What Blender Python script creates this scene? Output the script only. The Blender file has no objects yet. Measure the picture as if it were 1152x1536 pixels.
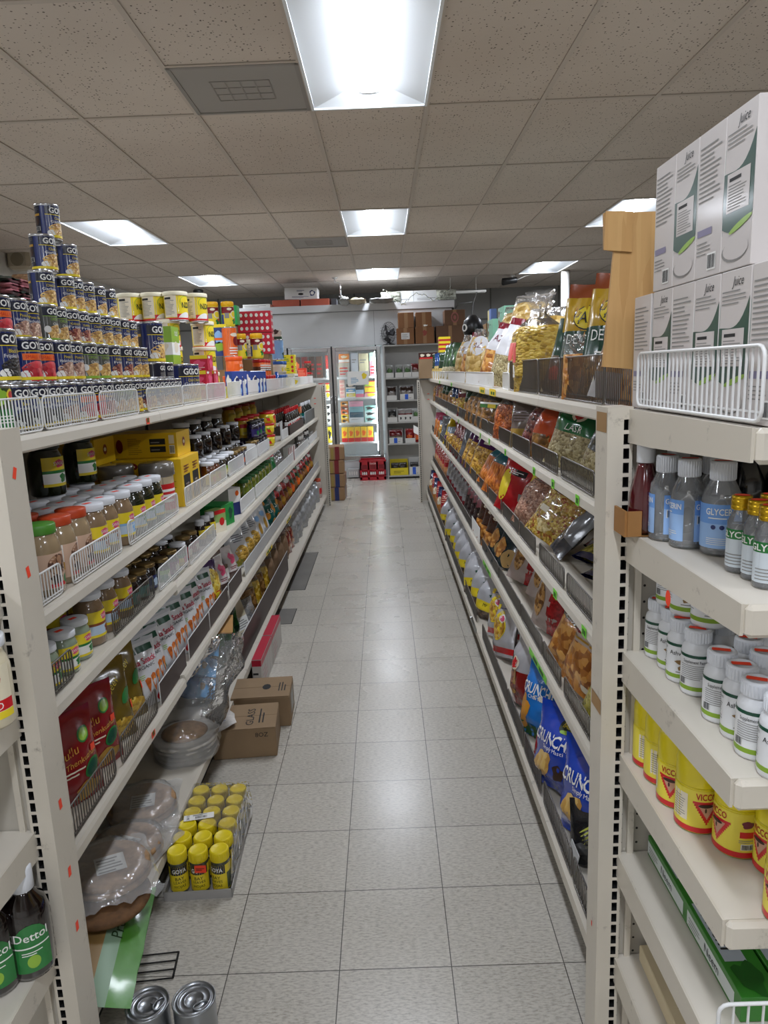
import bpy, math, random
from mathutils import Vector, Matrix, noise
random.seed(7)
SC = bpy.context.scene
COL = SC.collection
PI = math.pi
sin, cos = math.sin, math.cos

# ------------------------------------------------------------------ materials
MATS = {}
def _new(name):
    m = bpy.data.materials.new(name); m.use_nodes = True
    return m, m.node_tree.nodes, m.node_tree.links, m.node_tree.nodes['Principled BSDF']
def lin(c):
    return tuple((x/12.92 if x <= .04045 else ((x+.055)/1.055)**2.4) for x in c)
def rgb(h):
    if isinstance(h, str):
        return lin(tuple(int(h[i:i+2], 16)/255 for i in (0, 2, 4)))
    return h
def M(name, col, rough=.5, metal=0., coat=0., var=0., vs=8., bump=0., bs=60., alpha=1., trans=0.):
    """plain surface: colour with a soft cloud of variation and an optional fine bump"""
    if name in MATS: return MATS[name]
    m, n, l, p = _new(name)
    c = rgb(col)
    p.inputs['Roughness'].default_value = rough
    p.inputs['Metallic'].default_value = metal
    p.inputs['Coat Weight'].default_value = coat
    p.inputs['Coat Roughness'].default_value = .12
    p.inputs['Transmission Weight'].default_value = trans
    tc = n.new('ShaderNodeTexCoord')
    if var:
        nz = n.new('ShaderNodeTexNoise'); nz.inputs['Scale'].default_value = vs; nz.inputs['Detail'].default_value = 4
        rp = n.new('ShaderNodeValToRGB')
        rp.color_ramp.elements[0].position = .3; rp.color_ramp.elements[1].position = .7
        rp.color_ramp.elements[0].color = tuple(x*(1-var) for x in c)+(1,)
        rp.color_ramp.elements[1].color = tuple(min(1, x*(1+var*.5)) for x in c)+(1,)
        l.new(tc.outputs['Object'], nz.inputs['Vector']); l.new(nz.outputs['Fac'], rp.inputs['Fac'])
        l.new(rp.outputs['Color'], p.inputs['Base Color'])
    else:
        p.inputs['Base Color'].default_value = c+(1,)
    if bump:
        nb = n.new('ShaderNodeTexNoise'); nb.inputs['Scale'].default_value = bs; nb.inputs['Detail'].default_value = 3
        bp = n.new('ShaderNodeBump'); bp.inputs['Strength'].default_value = bump; bp.inputs['Distance'].default_value = .004
        l.new(tc.outputs['Object'], nb.inputs['Vector']); l.new(nb.outputs['Fac'], bp.inputs['Height'])
        l.new(bp.outputs['Normal'], p.inputs['Normal'])
    MATS[name] = m
    return m
def G(name, cols, scale=90., rough=.45, coat=.3, bump=.5, stretch=(1, 1, 1)):
    """a heap of grains: beans, pasta, nuts seen through film or printed on a pack"""
    if name in MATS: return MATS[name]
    m, n, l, p = _new(name)
    tc = n.new('ShaderNodeTexCoord'); mp = n.new('ShaderNodeMapping'); mp.inputs['Scale'].default_value = stretch
    v = n.new('ShaderNodeTexVoronoi'); v.inputs['Scale'].default_value = scale
    l.new(tc.outputs['Object'], mp.inputs['Vector']); l.new(mp.outputs['Vector'], v.inputs['Vector'])
    sp = n.new('ShaderNodeSeparateColor'); l.new(v.outputs['Color'], sp.inputs['Color'])
    rp = n.new('ShaderNodeValToRGB'); el = rp.color_ramp.elements
    k = len(cols)
    el[0].position = 0; el[0].color = rgb(cols[0])+(1,)
    el[1].position = 1; el[1].color = rgb(cols[-1])+(1,)
    for i in range(1, k-1):
        e = el.new(i/(k-1)); e.color = rgb(cols[i])+(1,)
    l.new(sp.outputs['Red'], rp.inputs['Fac']); l.new(rp.outputs['Color'], p.inputs['Base Color'])
    bp = n.new('ShaderNodeBump'); bp.inputs['Strength'].default_value = bump; bp.inputs['Distance'].default_value = .006; bp.invert = True
    l.new(v.outputs['Distance'], bp.inputs['Height']); l.new(bp.outputs['Normal'], p.inputs['Normal'])
    p.inputs['Roughness'].default_value = rough; p.inputs['Coat Weight'].default_value = coat; p.inputs['Coat Roughness'].default_value = .1
    MATS[name] = m
    return m
def FILM(name, tint='ffffff', opacity=.25, rough=.08, bump=.6, bs=25.):
    """thin clear plastic film: mostly see-through, glossy, crinkled"""
    if name in MATS: return MATS[name]
    m, n, l, p = _new(name)
    n.remove(p)
    out = n['Material Output']
    tr = n.new('ShaderNodeBsdfTransparent'); df = n.new('ShaderNodeBsdfDiffuse'); gl = n.new('ShaderNodeBsdfGlossy')
    c = rgb(tint)+(1,)
    tr.inputs['Color'].default_value = (1, 1, 1, 1); df.inputs['Color'].default_value = c; gl.inputs['Color'].default_value = (1, 1, 1, 1)
    gl.inputs['Roughness'].default_value = rough
    tc = n.new('ShaderNodeTexCoord'); nb = n.new('ShaderNodeTexNoise'); nb.inputs['Scale'].default_value = bs; nb.inputs['Detail'].default_value = 3
    bp = n.new('ShaderNodeBump'); bp.inputs['Strength'].default_value = bump; bp.inputs['Distance'].default_value = .02
    l.new(tc.outputs['Object'], nb.inputs['Vector']); l.new(nb.outputs['Fac'], bp.inputs['Height'])
    l.new(bp.outputs['Normal'], gl.inputs['Normal'])
    m1 = n.new('ShaderNodeMixShader'); m1.inputs[0].default_value = opacity
    l.new(tr.outputs[0], m1.inputs[1]); l.new(df.outputs[0], m1.inputs[2])
    fr = n.new('ShaderNodeFresnel'); fr.inputs['IOR'].default_value = 1.6; l.new(bp.outputs['Normal'], fr.inputs['Normal'])
    m2 = n.new('ShaderNodeMixShader'); l.new(fr.outputs[0], m2.inputs[0]); l.new(m1.outputs[0], m2.inputs[1]); l.new(gl.outputs[0], m2.inputs[2])
    l.new(m2.outputs[0], out.inputs['Surface'])
    MATS[name] = m
    return m
def EMIT(name, col, s):
    if name in MATS: return MATS[name]
    m, n, l, p = _new(name)
    p.inputs['Base Color'].default_value = (.9, .9, .9, 1)
    p.inputs['Emission Color'].default_value = rgb(col)+(1,); p.inputs['Emission Strength'].default_value = s
    MATS[name] = m
    return m

# ------------------------------------------------------------------ mesh builder
class MB:
    def __init__(s): s.v = []; s.f = []; s.m = []; s.s = []; s.mats = []
    def mi(s, mat):
        if mat not in s.mats: s.mats.append(mat)
        return s.mats.index(mat)
    def face(s, ids, mat, sm=False):
        s.f.append(ids); s.m.append(s.mi(mat)); s.s.append(sm)
    def quad(s, a, b, c, d, mat, sm=False):
        i = len(s.v); s.v += [a, b, c, d]; s.face((i, i+1, i+2, i+3), mat, sm)
    def box(s, x0, x1, y0, y1, z0, z1, mat, top=None, bev=0.):
        i = len(s.v)
        if bev <= 0:
            s.v += [(x0, y0, z0), (x1, y0, z0), (x1, y1, z0), (x0, y1, z0), (x0, y0, z1), (x1, y0, z1), (x1, y1, z1), (x0, y1, z1)]
            for k, q in enumerate(((0, 3, 2, 1), (4, 5, 6, 7), (0, 1, 5, 4), (1, 2, 6, 5), (2, 3, 7, 6), (3, 0, 4, 7))):
                s.face(tuple(i+j for j in q), top if (top and k == 1) else mat)
            return
        b = min(bev, (x1-x0)*.45, (y1-y0)*.45, (z1-z0)*.45)
        def ring(z, e):
            return [(x0+e, y0+b, z), (x0+b, y0+e, z), (x1-b, y0+e, z), (x1-e, y0+b, z), (x1-e, y1-b, z), (x1-b, y1-e, z), (x0+b, y1-e, z), (x0+e, y1-b, z)]
        rs = [ring(z0, b), ring(z0+b, 0), ring(z1-b, 0), ring(z1, b)]
        for r in rs: s.v += r
        for k in range(3):
            for j in range(8):
                a = i+k*8+j; c = i+k*8+(j+1) % 8
                s.face((a, c, c+8, a+8), mat)
        s.face(tuple(i+7-j for j in range(8)), mat)
        s.face(tuple(i+24+j for j in range(8)), top or mat)
    def hull(s, pts8, mat):
        i = len(s.v); s.v += list(pts8)
        for q in ((0, 3, 2, 1), (4, 5, 6, 7), (0, 1, 5, 4), (1, 2, 6, 5), (2, 3, 7, 6), (3, 0, 4, 7)):
            s.face(tuple(i+j for j in q), mat)
    def prism(s, poly, axis, a, b, mat):
        """extrude a polygon (2-D) along axis 'x','y' or 'z' from a to b"""
        def P(p, t):
            return (t, p[0], p[1]) if axis == 'x' else ((p[0], t, p[1]) if axis == 'y' else (p[0], p[1], t))
        i = len(s.v); n = len(poly)
        s.v += [P(p, a) for p in poly]+[P(p, b) for p in poly]
        for k in range(n):
            s.face((i+k, i+(k+1) % n, i+n+(k+1) % n, i+n+k), mat)
        s.face(tuple(i+n-1-k for k in range(n)), mat); s.face(tuple(i+n+k for k in range(n)), mat)
    def lathe(s, prof, mat, segs=24, cx=0, cy=0, sm=True, mats=None, sq=0.):
        """sq > 0 squares the section (square bottles)"""
        i = len(s.v); n = len(prof)
        for (r, z) in prof:
            for k in range(segs):
                a = 2*PI*k/segs
                q = 1.
                if sq:
                    q = 1/((abs(cos(a))**(2+sq)+abs(sin(a))**(2+sq))**(1/(2+sq)))
                s.v.append((cx+r*q*cos(a), cy+r*q*sin(a), z))
        for j in range(n-1):
            mm = mats[j] if mats else mat
            for k in range(segs):
                k2 = (k+1) % segs
                s.face((i+j*segs+k, i+j*segs+k2, i+(j+1)*segs+k2, i+(j+1)*segs+k), mm, sm)
        if prof[0][0] > 1e-6: s.face(tuple(i+segs-1-k for k in range(segs)), mats[0] if mats else mat)
        if prof[-1][0] > 1e-6: s.face(tuple(i+(n-1)*segs+k for k in range(segs)), mats[-1] if mats else mat)
    def tube(s, pts, r, mat, n=6, closed=False, sm=True):
        pts = [Vector(p) for p in pts]; N = len(pts); i = len(s.v)
        up = Vector((0, 0, 1))
        prev = None
        for k, p in enumerate(pts):
            if closed: t = pts[(k+1) % N]-pts[k-1]
            else: t = pts[min(k+1, N-1)]-pts[max(k-1, 0)]
            t.normalize()
            if prev is None:
                a = t.cross(up)
                if a.length < .01: a = t.cross(Vector((1, 0, 0)))
            else:
                a = prev-t*prev.dot(t)
                if a.length < .01: a = t.cross(up)
            a.normalize(); prev = a
            b = t.cross(a)
            for j in range(n):
                g = 2*PI*j/n
                s.v.append(tuple(p+(a*cos(g)+b*sin(g))*(r[k] if isinstance(r, (list, tuple)) else r)))
        for k in range(N if closed else N-1):
            k2 = (k+1) % N
            for j in range(n):
                j2 = (j+1) % n
                s.face((i+k*n+j, i+k*n+j2, i+k2*n+j2, i+k2*n+j), mat, sm)
        if not closed:
            s.face(tuple(i+n-1-j for j in range(n)), mat); s.face(tuple(i+(N-1)*n+j for j in range(n)), mat)
    def bar(s, a, b, w, mat):
        """thin square bar between two points"""
        a = Vector(a); b = Vector(b); t = (b-a).normalized()
        u = t.cross(Vector((0, 0, 1)))
        if u.length < .01: u = t.cross(Vector((1, 0, 0)))
        u.normalize(); v = t.cross(u); i = len(s.v)
        for p in (a, b):
            for (c, d) in ((-1, -1), (1, -1), (1, 1), (-1, 1)):
                s.v.append(tuple(p+u*c*w/2+v*d*w/2))
        for k in range(4):
            k2 = (k+1) % 4
            s.face((i+k, i+k2, i+4+k2, i+4+k), mat)
        s.face((i+3, i+2, i+1, i), mat); s.face((i+4, i+5, i+6, i+7), mat)
    # ---- flat print laid on a surface S(x, z, off) -> point
    def d_rect(s, S, x0, x1, z0, z1, mat, off=.0004, nx=None, nz=1):
        nx = nx or max(1, int(abs(x1-x0)/.007))
        i = len(s.v)
        for b in range(nz+1):
            for a in range(nx+1):
                s.v.append(S(x0+(x1-x0)*a/nx, z0+(z1-z0)*b/nz, off))
        for b in range(nz):
            for a in range(nx):
                k = i+b*(nx+1)+a
                s.face((k, k+1, k+nx+2, k+nx+1), mat, True)
    def d_oval(s, S, cx, cz, rx, rz, mat, off=.0006, n=18, rings=3, rot=0., wob=0.):
        i = len(s.v); s.v.append(S(cx, cz, off))
        for q in range(1, rings+1):
            for k in range(n):
                a = 2*PI*k/n; w = 1+wob*sin(3*a+1)*.5+wob*sin(5*a)*.5
                dx = rx*q/rings*cos(a)*w; dz = rz*q/rings*sin(a)*w
                s.v.append(S(cx+dx*cos(rot)-dz*sin(rot), cz+dx*sin(rot)+dz*cos(rot), off))
        for k in range(n): s.face((i, i+1+k, i+1+(k+1) % n), mat, True)
        for q in range(1, rings):
            for k in range(n):
                a = i+1+(q-1)*n+k; b = i+1+(q-1)*n+(k+1) % n
                s.face((a, a+n, b+n, b), mat, True)
    def d_text(s, S, txt, cx, cz, h, mat, off=.0008, w=None, rot=0., bold=0., shear=0.):
        V, F, tw, th = text2d(txt, bold)
        sc = h/.72
        sx = sc if w is None else w/max(tw, 1e-6)
        i = len(s.v)
        for (x, y) in V:
            dx = (x-tw/2)*sx+shear*(y-.36)*sc; dz = (y-.36)*sc
            s.v.append(S(cx+dx*cos(rot)-dz*sin(rot), cz+dx*sin(rot)+dz*cos(rot), off))
        for f in F: s.face(tuple(i+k for k in f), mat, False)
    def d_lines(s, S, x0, x1, z0, z1, n, mat, off=.0006, fill=.4, seed=1):
        """rows of fine print too small to read"""
        rr = random.Random(seed); d = (z1-z0)/n
        for k in range(n):
            e = x0+(x1-x0)*rr.uniform(.6, 1)
            s.d_rect(S, x0, e, z0+k*d, z0+(k+fill)*d, mat, off)
    def d_bars(s, S, x0, x1, z0, z1, white, black, off=.0006, n=11):
        s.d_rect(S, x0, x1, z0, z1, white, off)
        w = (x1-x0)
        rr = random.Random(5); x = x0+w*.08
        while x < x1-w*.08:
            b = w*rr.choice((.02, .03, .05))
            s.d_rect(S, x, x+b, z0+(z1-z0)*.1, z1-(z1-z0)*.1, black, off+.0003, nx=1); x += b+w*rr.choice((.025, .04))
    def mesh(s, name):
        me = bpy.data.meshes.new(name)
        me.from_pydata(s.v, [], s.f)
        for m in s.mats: me.materials.append(m)
        me.polygons.foreach_set('material_index', s.m)
        me.polygons.foreach_set('use_smooth', s.s)
        me.update()
        return me
    def build(s, name, parent=None, loc=(0, 0, 0), rot=(0, 0, 0)):
        return link(name, s.mesh(name), parent, loc, rot)

_T = {}
def text2d(txt, bold=0.):
    key = (txt, bold)
    if key in _T: return _T[key]
    cu = bpy.data.curves.new('lettering', 'FONT'); cu.body = txt; cu.size = 1.; cu.resolution_u = 2
    cu.offset = bold
    o = bpy.data.objects.new('lettering', cu); COL.objects.link(o)
    bpy.context.view_layer.update()
    dg = bpy.context.evaluated_depsgraph_get()
    me = bpy.data.meshes.new_from_object(o.evaluated_get(dg))
    V = [(v.co.x, v.co.y) for v in me.vertices]; F = [tuple(p.vertices) for p in me.polygons]
    bpy.data.objects.remove(o); bpy.data.meshes.remove(me); bpy.data.curves.remove(cu)
    x0 = min((v[0] for v in V), default=0); x1 = max((v[0] for v in V), default=1)
    V = [(x-x0, y) for x, y in V]
    _T[key] = (V, F, x1-x0, .72)
    return _T[key]

def cylS(r, cx=0, cy=0):
    return lambda x, z, o: (cx+(r+o)*cos(x/r), cy+(r+o)*sin(x/r), z)
def planeS(X):                       # the +X face of something
    return lambda x, z, o: (X+o, x, z)
def planeY(Yv):                      # the -Y face; reads left to right along +X
    return lambda x, z, o: (x, Yv-o, z)
def planeT(Z):                       # a top face; reads along +Y with its top towards -X
    return lambda x, z, o: (-z, x, Z+o)
def planeTx(Z):                      # a top face; reads along +X with its top towards +Y
    return lambda x, z, o: (x, z, Z+o)

# ------------------------------------------------------------------ objects
def link(name, data, parent=None, loc=(0, 0, 0), rot=(0, 0, 0)):
    o = bpy.data.objects.new(name, data); COL.objects.link(o)
    o.location = loc; o.rotation_euler = rot
    if parent is not None: o.parent = parent
    return o
def tag(o, label, cat, group=None, kind=None):
    o['label'] = label; o['category'] = cat
    if group: o['group'] = group
    if kind: o['kind'] = kind
    return o
def thing(name, label, cat, loc=(0, 0, 0), rot=(0, 0, 0), group=None):
    return tag(link(name, None, None, loc, rot), label, cat, group)
def struct(name, mb, label=None):
    o = mb.build(name); o['kind'] = 'structure'
    if label: o['label'] = label
    return o
KINDS = {}
def kind(key, name, cat, parts):
    """parts: list of (part name, MB, index of the part it belongs to or None)"""
    KINDS[key] = (name, cat, [(p[0], p[1].mesh(p[0]), p[2] if len(p) > 2 else None) for p in parts])
def place(key, label, loc, rz=0., group=None, tilt=0., roll=0., sc=1.):
    name, cat, parts = KINDS[key]
    rot = (roll, tilt, rz)
    if len(parts) == 1:
        o = link(name, parts[0][1], None, loc, rot)
    else:
        o = link(name, None, None, loc, rot)
    o.rotation_mode = 'XYZ'
    if sc != 1.: o.scale = (sc, sc, sc) if isinstance(sc, (int, float)) else sc
    tag(o, label, cat, group)
    if len(parts) > 1:
        L = []
        for (pn, me, pi) in parts:
            L.append(link(pn, me, o if pi is None else L[pi]))
    return o
ORD = ['first', 'second', 'third', 'fourth', 'fifth', 'sixth', 'seventh', 'eighth', 'ninth', 'tenth', 'eleventh', 'twelfth', 'thirteenth',
       'fourteenth', 'fifteenth', 'sixteenth', 'seventeenth', 'eighteenth', 'nineteenth', 'twentieth', 'twenty-first', 'twenty-second',
       'twenty-third', 'twenty-fourth', 'twenty-fifth', 'twenty-sixth', 'twenty-seventh', 'twenty-eighth', 'twenty-ninth', 'thirtieth']
HIDDEN = {(-105,545,108),(60,97,106),(75,510,51),(-96,738,14),(75,750,51),(77,605,123),(77,695,123),(75,710,51),(-106,375,108),(86,390,150),(55,124,106),(49,83,130),(-94,228,86),(-86,660,84),(75,580,87),(-96,362,49),(66,108,106),(58,87,130),(86,470,148),(-96,702,14),(-93,370,14),(-98,295,49),(58,117,64),(57,83,130),(-97,478,84),(74,124,130),(-102,356,148),(77,650,123),(57,98,130),(66,114,106),(-98,442,49),(-98,312,49),(75,454,87),(-192,1115,151),(77,335,123),(77,425,123),(62,154,148),(60,117,106),(64,308,17),(-105,490,108),(75,706,87),(60,123,106),(-106,450,108),(-96,630,14),(50,87,130),(-94,237,86),(54,95,130),(66,188,123),(77,380,123),(77,470,123),(75,670,51),(-98,278,49),(75,430,51),(75,538,87),(-98,490,14),(65,166,123),(75,630,51),(72,245,52),(56,96,40),(55,88,106),(-96,506,84),(78,225,148),(-97,219,86),(86,430,148),(92,520,174),(77,740,123),(-95,522,108),(75,412,87),(-97,464,84),(80,123,130),(77,515,123),(60,86,106),(-97,176,108),(66,100,106),(-98,242,48),(-98,180,48),(54,87,130),(-93,580,84),(-117,1115,120),(77,200,123),(60,103,106),(75,470,51),(53,91,130),(77,785,123),(75,496,87),(-106,425,108),(-98,514,14),(60,102,85),(-86,796,84),(-105,570,108),(75,390,51),(77,245,123),(75,590,51),(64,395,123),(58,110,85),(66,94,106),(-96,492,84),(75,370,87),(66,120,106),(70,272,154),(57,91,130),(65,117,64),(75,790,87),(-128,1115,120),(-105,1115,120),(-96,520,84),(-100,226,48),(77,290,123),(75,664,87),(65,99,64),(75,622,87),(-92,462,148),(85,480,160),(-99,210,48),(80,330,52),(-118,302,108),(-96,810,14),(-98,260,49),(63,170,51),(66,88,106),(58,116,68),(77,560,123),(-96,774,14),(-99,307,148),(-86,514,148),(60,91,106),(-98,540,14),(58,95,130),(-105,515,108),(-176,1115,151),(-96,666,14),(53,83,130),(-106,400,108),(55,118,106),(55,94,106),(85,440,162),(-98,420,49),(75,550,51)}
# ------------------------------------------------------------------ the room
CEIL = 2.968
GX, GY = -1.542, 4.156              # one crossing of the ceiling grid
FX, FY = -.179, 1.681               # one corner of the floor tiles
XL, XR, YB, YF = -3.95, 5.77, 13.4, -5.6

def floor_mat():
    m, n, l, p = _new('vinyl tile')
    tc = n.new('ShaderNodeTexCoord'); sx = n.new('ShaderNodeSeparateXYZ'); l.new(tc.outputs['Object'], sx.inputs[0])
    def mth(op, a, b=None):
        q = n.new('ShaderNodeMath'); q.operation = op
        for i, x in enumerate((a, b)):
            if x is None: continue
            if isinstance(x, (int, float)): q.inputs[i].default_value = x
            else: l.new(x, q.inputs[i])
        return q.outputs[0]
    gx = mth('DIVIDE', mth('SUBTRACT', sx.outputs['X'], FX), .3048); gy = mth('DIVIDE', mth('SUBTRACT', sx.outputs['Y'], FY), .3048)
    def edge(g):
        f = mth('FRACT', g); d = mth('ABSOLUTE', mth('SUBTRACT', f, .5)); return mth('GREATER_THAN', d, .4955)
    line = mth('MAXIMUM', edge(gx), edge(gy))
    cx = mth('FLOOR', gx); cy = mth('FLOOR', gy)
    cb = n.new('ShaderNodeCombineXYZ'); l.new(cx, cb.inputs[0]); l.new(cy, cb.inputs[1])
    wn = n.new('ShaderNodeTexWhiteNoise'); l.new(cb.outputs[0], wn.inputs['Vector'])
    mp = n.new('ShaderNodeMapping'); mp.inputs['Scale'].default_value = (60, 190, 1); l.new(tc.outputs['Object'], mp.inputs['Vector'])
    nz = n.new('ShaderNodeTexNoise'); nz.inputs['Scale'].default_value = 1.; nz.inputs['Detail'].default_value = 5; nz.inputs['Roughness'].default_value = .65
    l.new(mp.outputs[0], nz.inputs['Vector'])
    rp = n.new('ShaderNodeValToRGB'); e = rp.color_ramp.elements
    e[0].position = .33; e[0].color = rgb('a09a90')+(1,); e[1].position = .56; e[1].color = rgb('cac5ba')+(1,)
    l.new(nz.outputs['Fac'], rp.inputs['Fac'])
    hs = n.new('ShaderNodeHueSaturation'); l.new(rp.outputs['Color'], hs.inputs['Color'])
    l.new(mth('ADD', mth('MULTIPLY', wn.outputs['Value'], .09), .955), hs.inputs['Value'])
    dn = n.new('ShaderNodeTexNoise'); dn.inputs['Scale'].default_value = 2.3; dn.inputs['Detail'].default_value = 6; l.new(tc.outputs['Object'], dn.inputs['Vector'])
    dr = n.new('ShaderNodeValToRGB'); dr.color_ramp.elements[0].position = .35; dr.color_ramp.elements[0].color = (.95, .947, .94, 1); dr.color_ramp.elements[1].position = .6
    l.new(dn.outputs['Fac'], dr.inputs['Fac'])
    mx = n.new('ShaderNodeMixRGB'); mx.blend_type = 'MULTIPLY'; mx.inputs[0].default_value = 1; l.new(hs.outputs[0], mx.inputs[1]); l.new(dr.outputs[0], mx.inputs[2])
    m2 = n.new('ShaderNodeMixRGB'); l.new(line, m2.inputs[0]); l.new(mx.outputs[0], m2.inputs[1]); m2.inputs[2].default_value = rgb('4c4842')+(1,)
    l.new(m2.outputs[0], p.inputs['Base Color'])
    rr = n.new('ShaderNodeMapRange'); rr.inputs['To Min'].default_value = .22; rr.inputs['To Max'].default_value = .34
    l.new(dn.outputs['Fac'], rr.inputs['Value']); l.new(rr.outputs[0], p.inputs['Roughness'])
    bp = n.new('ShaderNodeBump'); bp.inputs['Strength'].default_value = .12; bp.inputs['Distance'].default_value = .002
    n3 = n.new('ShaderNodeTexNoise'); n3.inputs['Scale'].default_value = 9; l.new(tc.outputs['Object'], n3.inputs['Vector'])
    l.new(n3.outputs['Fac'], bp.inputs['Height']); l.new(bp.outputs[0], p.inputs['Normal'])
    return m
def ceil_mat():
    m, n, l, p = _new('acoustic tile')
    tc = n.new('ShaderNodeTexCoord')
    v = n.new('ShaderNodeTexVoronoi'); v.inputs['Scale'].default_value = 62; l.new(tc.outputs['Object'], v.inputs['Vector'])
    nz = n.new('ShaderNodeTexNoise'); nz.inputs['Scale'].default_value = 30; l.new(tc.outputs['Object'], nz.inputs['Vector'])
    sp = n.new('ShaderNodeSeparateColor'); l.new(v.outputs['Color'], sp.inputs[0])
    th = n.new('ShaderNodeMath'); th.operation = 'MULTIPLY'; l.new(sp.outputs['Red'], th.inputs[0]); th.inputs[1].default_value = .3
    lt = n.new('ShaderNodeMath'); lt.operation = 'LESS_THAN'; l.new(v.outputs['Distance'], lt.inputs[0]); l.new(th.outputs[0], lt.inputs[1])
    mx = n.new('ShaderNodeMixRGB'); mx.inputs[1].default_value = rgb('cfc4b8')+(1,); mx.inputs[2].default_value = rgb('675e55')+(1,)
    l.new(lt.outputs[0], mx.inputs[0])
    big = n.new('ShaderNodeTexNoise'); big.inputs['Scale'].default_value = .8; l.new(tc.outputs['Object'], big.inputs['Vector'])
    br = n.new('ShaderNodeValToRGB'); br.color_ramp.elements[0].position = .3; br.color_ramp.elements[0].color = (.86, .84, .82, 1); br.color_ramp.elements[1].position = .65
    l.new(big.outputs['Fac'], br.inputs[0])
    m2 = n.new('ShaderNodeMixRGB'); m2.blend_type = 'MULTIPLY'; m2.inputs[0].default_value = 1; l.new(mx.outputs[0], m2.inputs[1]); l.new(br.outputs[0], m2.inputs[2])
    l.new(m2.outputs[0], p.inputs['Base Color']); p.inputs['Roughness'].default_value = .95
    bp = n.new('ShaderNodeBump'); bp.inputs['Strength'].default_value = .3; bp.inputs['Distance'].default_value = .003
    l.new(nz.outputs['Fac'], bp.inputs['Height']); l.new(bp.outputs[0], p.inputs['Normal'])
    return m
b = MB(); b.quad((XL, YF, 0), (XR, YF, 0), (XR, YB, 0), (XL, YB, 0), floor_mat()); struct('floor', b)

TROFF = [(0, y) for y in (-4.377, -.719, 2.9366, 6.594, 10.2518)]+[(-2.4384, y) for y in (-4.377, -.719, 2.9366, 6.594, 10.2518)] \
      + [(2.4384, y) for y in (-4.377, -.719, 2.9366, 6.594, 10.2518)]
TC = [(GX+2.5*.6096+x, y+.6096) for x, y in TROFF]      # centres
GRILLE = [(GX+1.5*.6096, GY-.3048), (GX+1.5*.6096, GY+3*1.2192+.3048)]
b = MB(); cm = ceil_mat()
i0 = -4; i1 = 12; j0 = -8; j1 = 8
for i in range(i0, i1):
    for j in range(j0*2, j1*2):
        x0, x1 = GX+i*.6096, GX+(i+1)*.6096; y0, y1 = GY+j*.6096, GY+(j+1)*.6096
        cx, cy = (x0+x1)/2, (y0+y1)/2
        if any(abs(cx-a) < .3 and abs(cy-c) < .6 for a, c in TC): continue
        if any(abs(cx-a) < .3 and abs(cy-c) < .3 for a, c in GRILLE): continue
        x0 = max(x0, XL); x1 = min(x1, XR); y0 = max(y0, YF); y1 = min(y1, YB)
        if x1 <= x0 or y1 <= y0: continue
        b.quad((x0, y0, CEIL), (x0, y1, CEIL), (x1, y1, CEIL), (x1, y0, CEIL), cm)
struct('ceiling', b)
tb = M('grid bar', 'bdb2a6', .6)
b = MB()
for i in range(i0+1, i1+1):
    x = GX+i*.6096
    if XL < x < XR: b.box(x-.0125, x+.0125, YF, YB, CEIL-.007, CEIL-.001, tb)
for j in range(j0, j1):
    y = GY+j*1.2192
    if YF < y < YB: b.box(XL, XR, y-.0125, y+.0125, CEIL-.006, CEIL-.001, tb)
for (a, c) in GRILLE:
    e = c-.3048 if c < 6 else c+.3048
    b.box(a-.3, a+.3, e-.0125, e+.0125, CEIL-.006, CEIL-.001, tb)
struct('trim_1', b)
wg = M('grey wall paint', '9b9a96', .8, var=.12, vs=1.5); ww = M('white wall paint', 'd6d2ca', .8, var=.08, vs=1.2)
b = MB(); b.box(XL-.1, XR+.1, YB, YB+.1, 0, CEIL, wg)
for x in (-2.9, -1.68, -.46, .76, 1.98, 3.2, 4.42): b.box(x-.012, x+.012, YB-.012, YB, 0, CEIL, M('batten', '6d6c68', .7))
b.box(XL, XR, YB-.015, YB, 2.42, 2.45, M('batten', '6d6c68', .7))
struct('wall_back', b)
b = MB(); b.box(XL-.1, XL, YF, YB, 0, CEIL, ww); struct('wall_left', b)
b = MB(); b.box(XR, XR+.1, YF, YB, 0, CEIL, wg); struct('wall_right', b)
b = MB(); b.box(XL-.1, XR+.1, YF-.1, YF, 0, CEIL, ww); struct('wall_front', b)
b = MB(); b.lathe([(.062, 0), (.062, CEIL)], M('white pole paint', 'e4e3df', .5), 24, 2.80, 11.3)
struct('trim_2', b, 'white round column in front of the grey back wall')

# ---- ceiling lights
def troffer():
    wm = M('troffer white', 'e2e7ea', .45)
    f = MB(); w, d = .3048, .6096
    for (x0, x1, y0, y1) in ((-w, -w+.014, -d, d), (w-.014, w, -d, d), (-w, w, -d, -d+.014), (-w, w, d-.014, d)):
        f.box(x0, x1, y0, y1, -.009, 0, wm)
    r = MB(); a, e, h = .29, .082, .062; q = .50
    r.quad((-a, -d+.014, 0), (-a, d-.014, 0), (-e, q, h), (-e, -q, h), wm)
    r.quad((a, d-.014, 0), (a, -d+.014, 0), (e, -q, h), (e, q, h), wm)
    r.quad((a, -d+.014, 0), (-a, -d+.014, 0), (-e, -q, h), (e, -q, h), wm)
    r.quad((-a, d-.014, 0), (a, d-.014, 0), (e, q, h), (-e, q, h), wm)
    r.quad((-e, -q, h), (-e, q, h), (e, q, h), (e, -q, h), wm)
    ln = MB(); em = EMIT('lit lens', 'eef4ff', LAMP); pts = []
    N = 10; L = .52
    for yy in (-L, L):
        for k in range(N+1):
            t = PI*k/N; ln.v.append((-e*cos(t), yy, .060-.022*sin(t)))
    for k in range(N):
        ln.face((k, k+1, N+1+k+1, N+1+k), em, True)
    ln.face(tuple(range(N, -1, -1)), wm); ln.face(tuple(range(N+1, 2*N+2)), wm)
    return [('frame', f), ('reflector', r), ('lens', ln)]
LAMP = 60.
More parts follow.
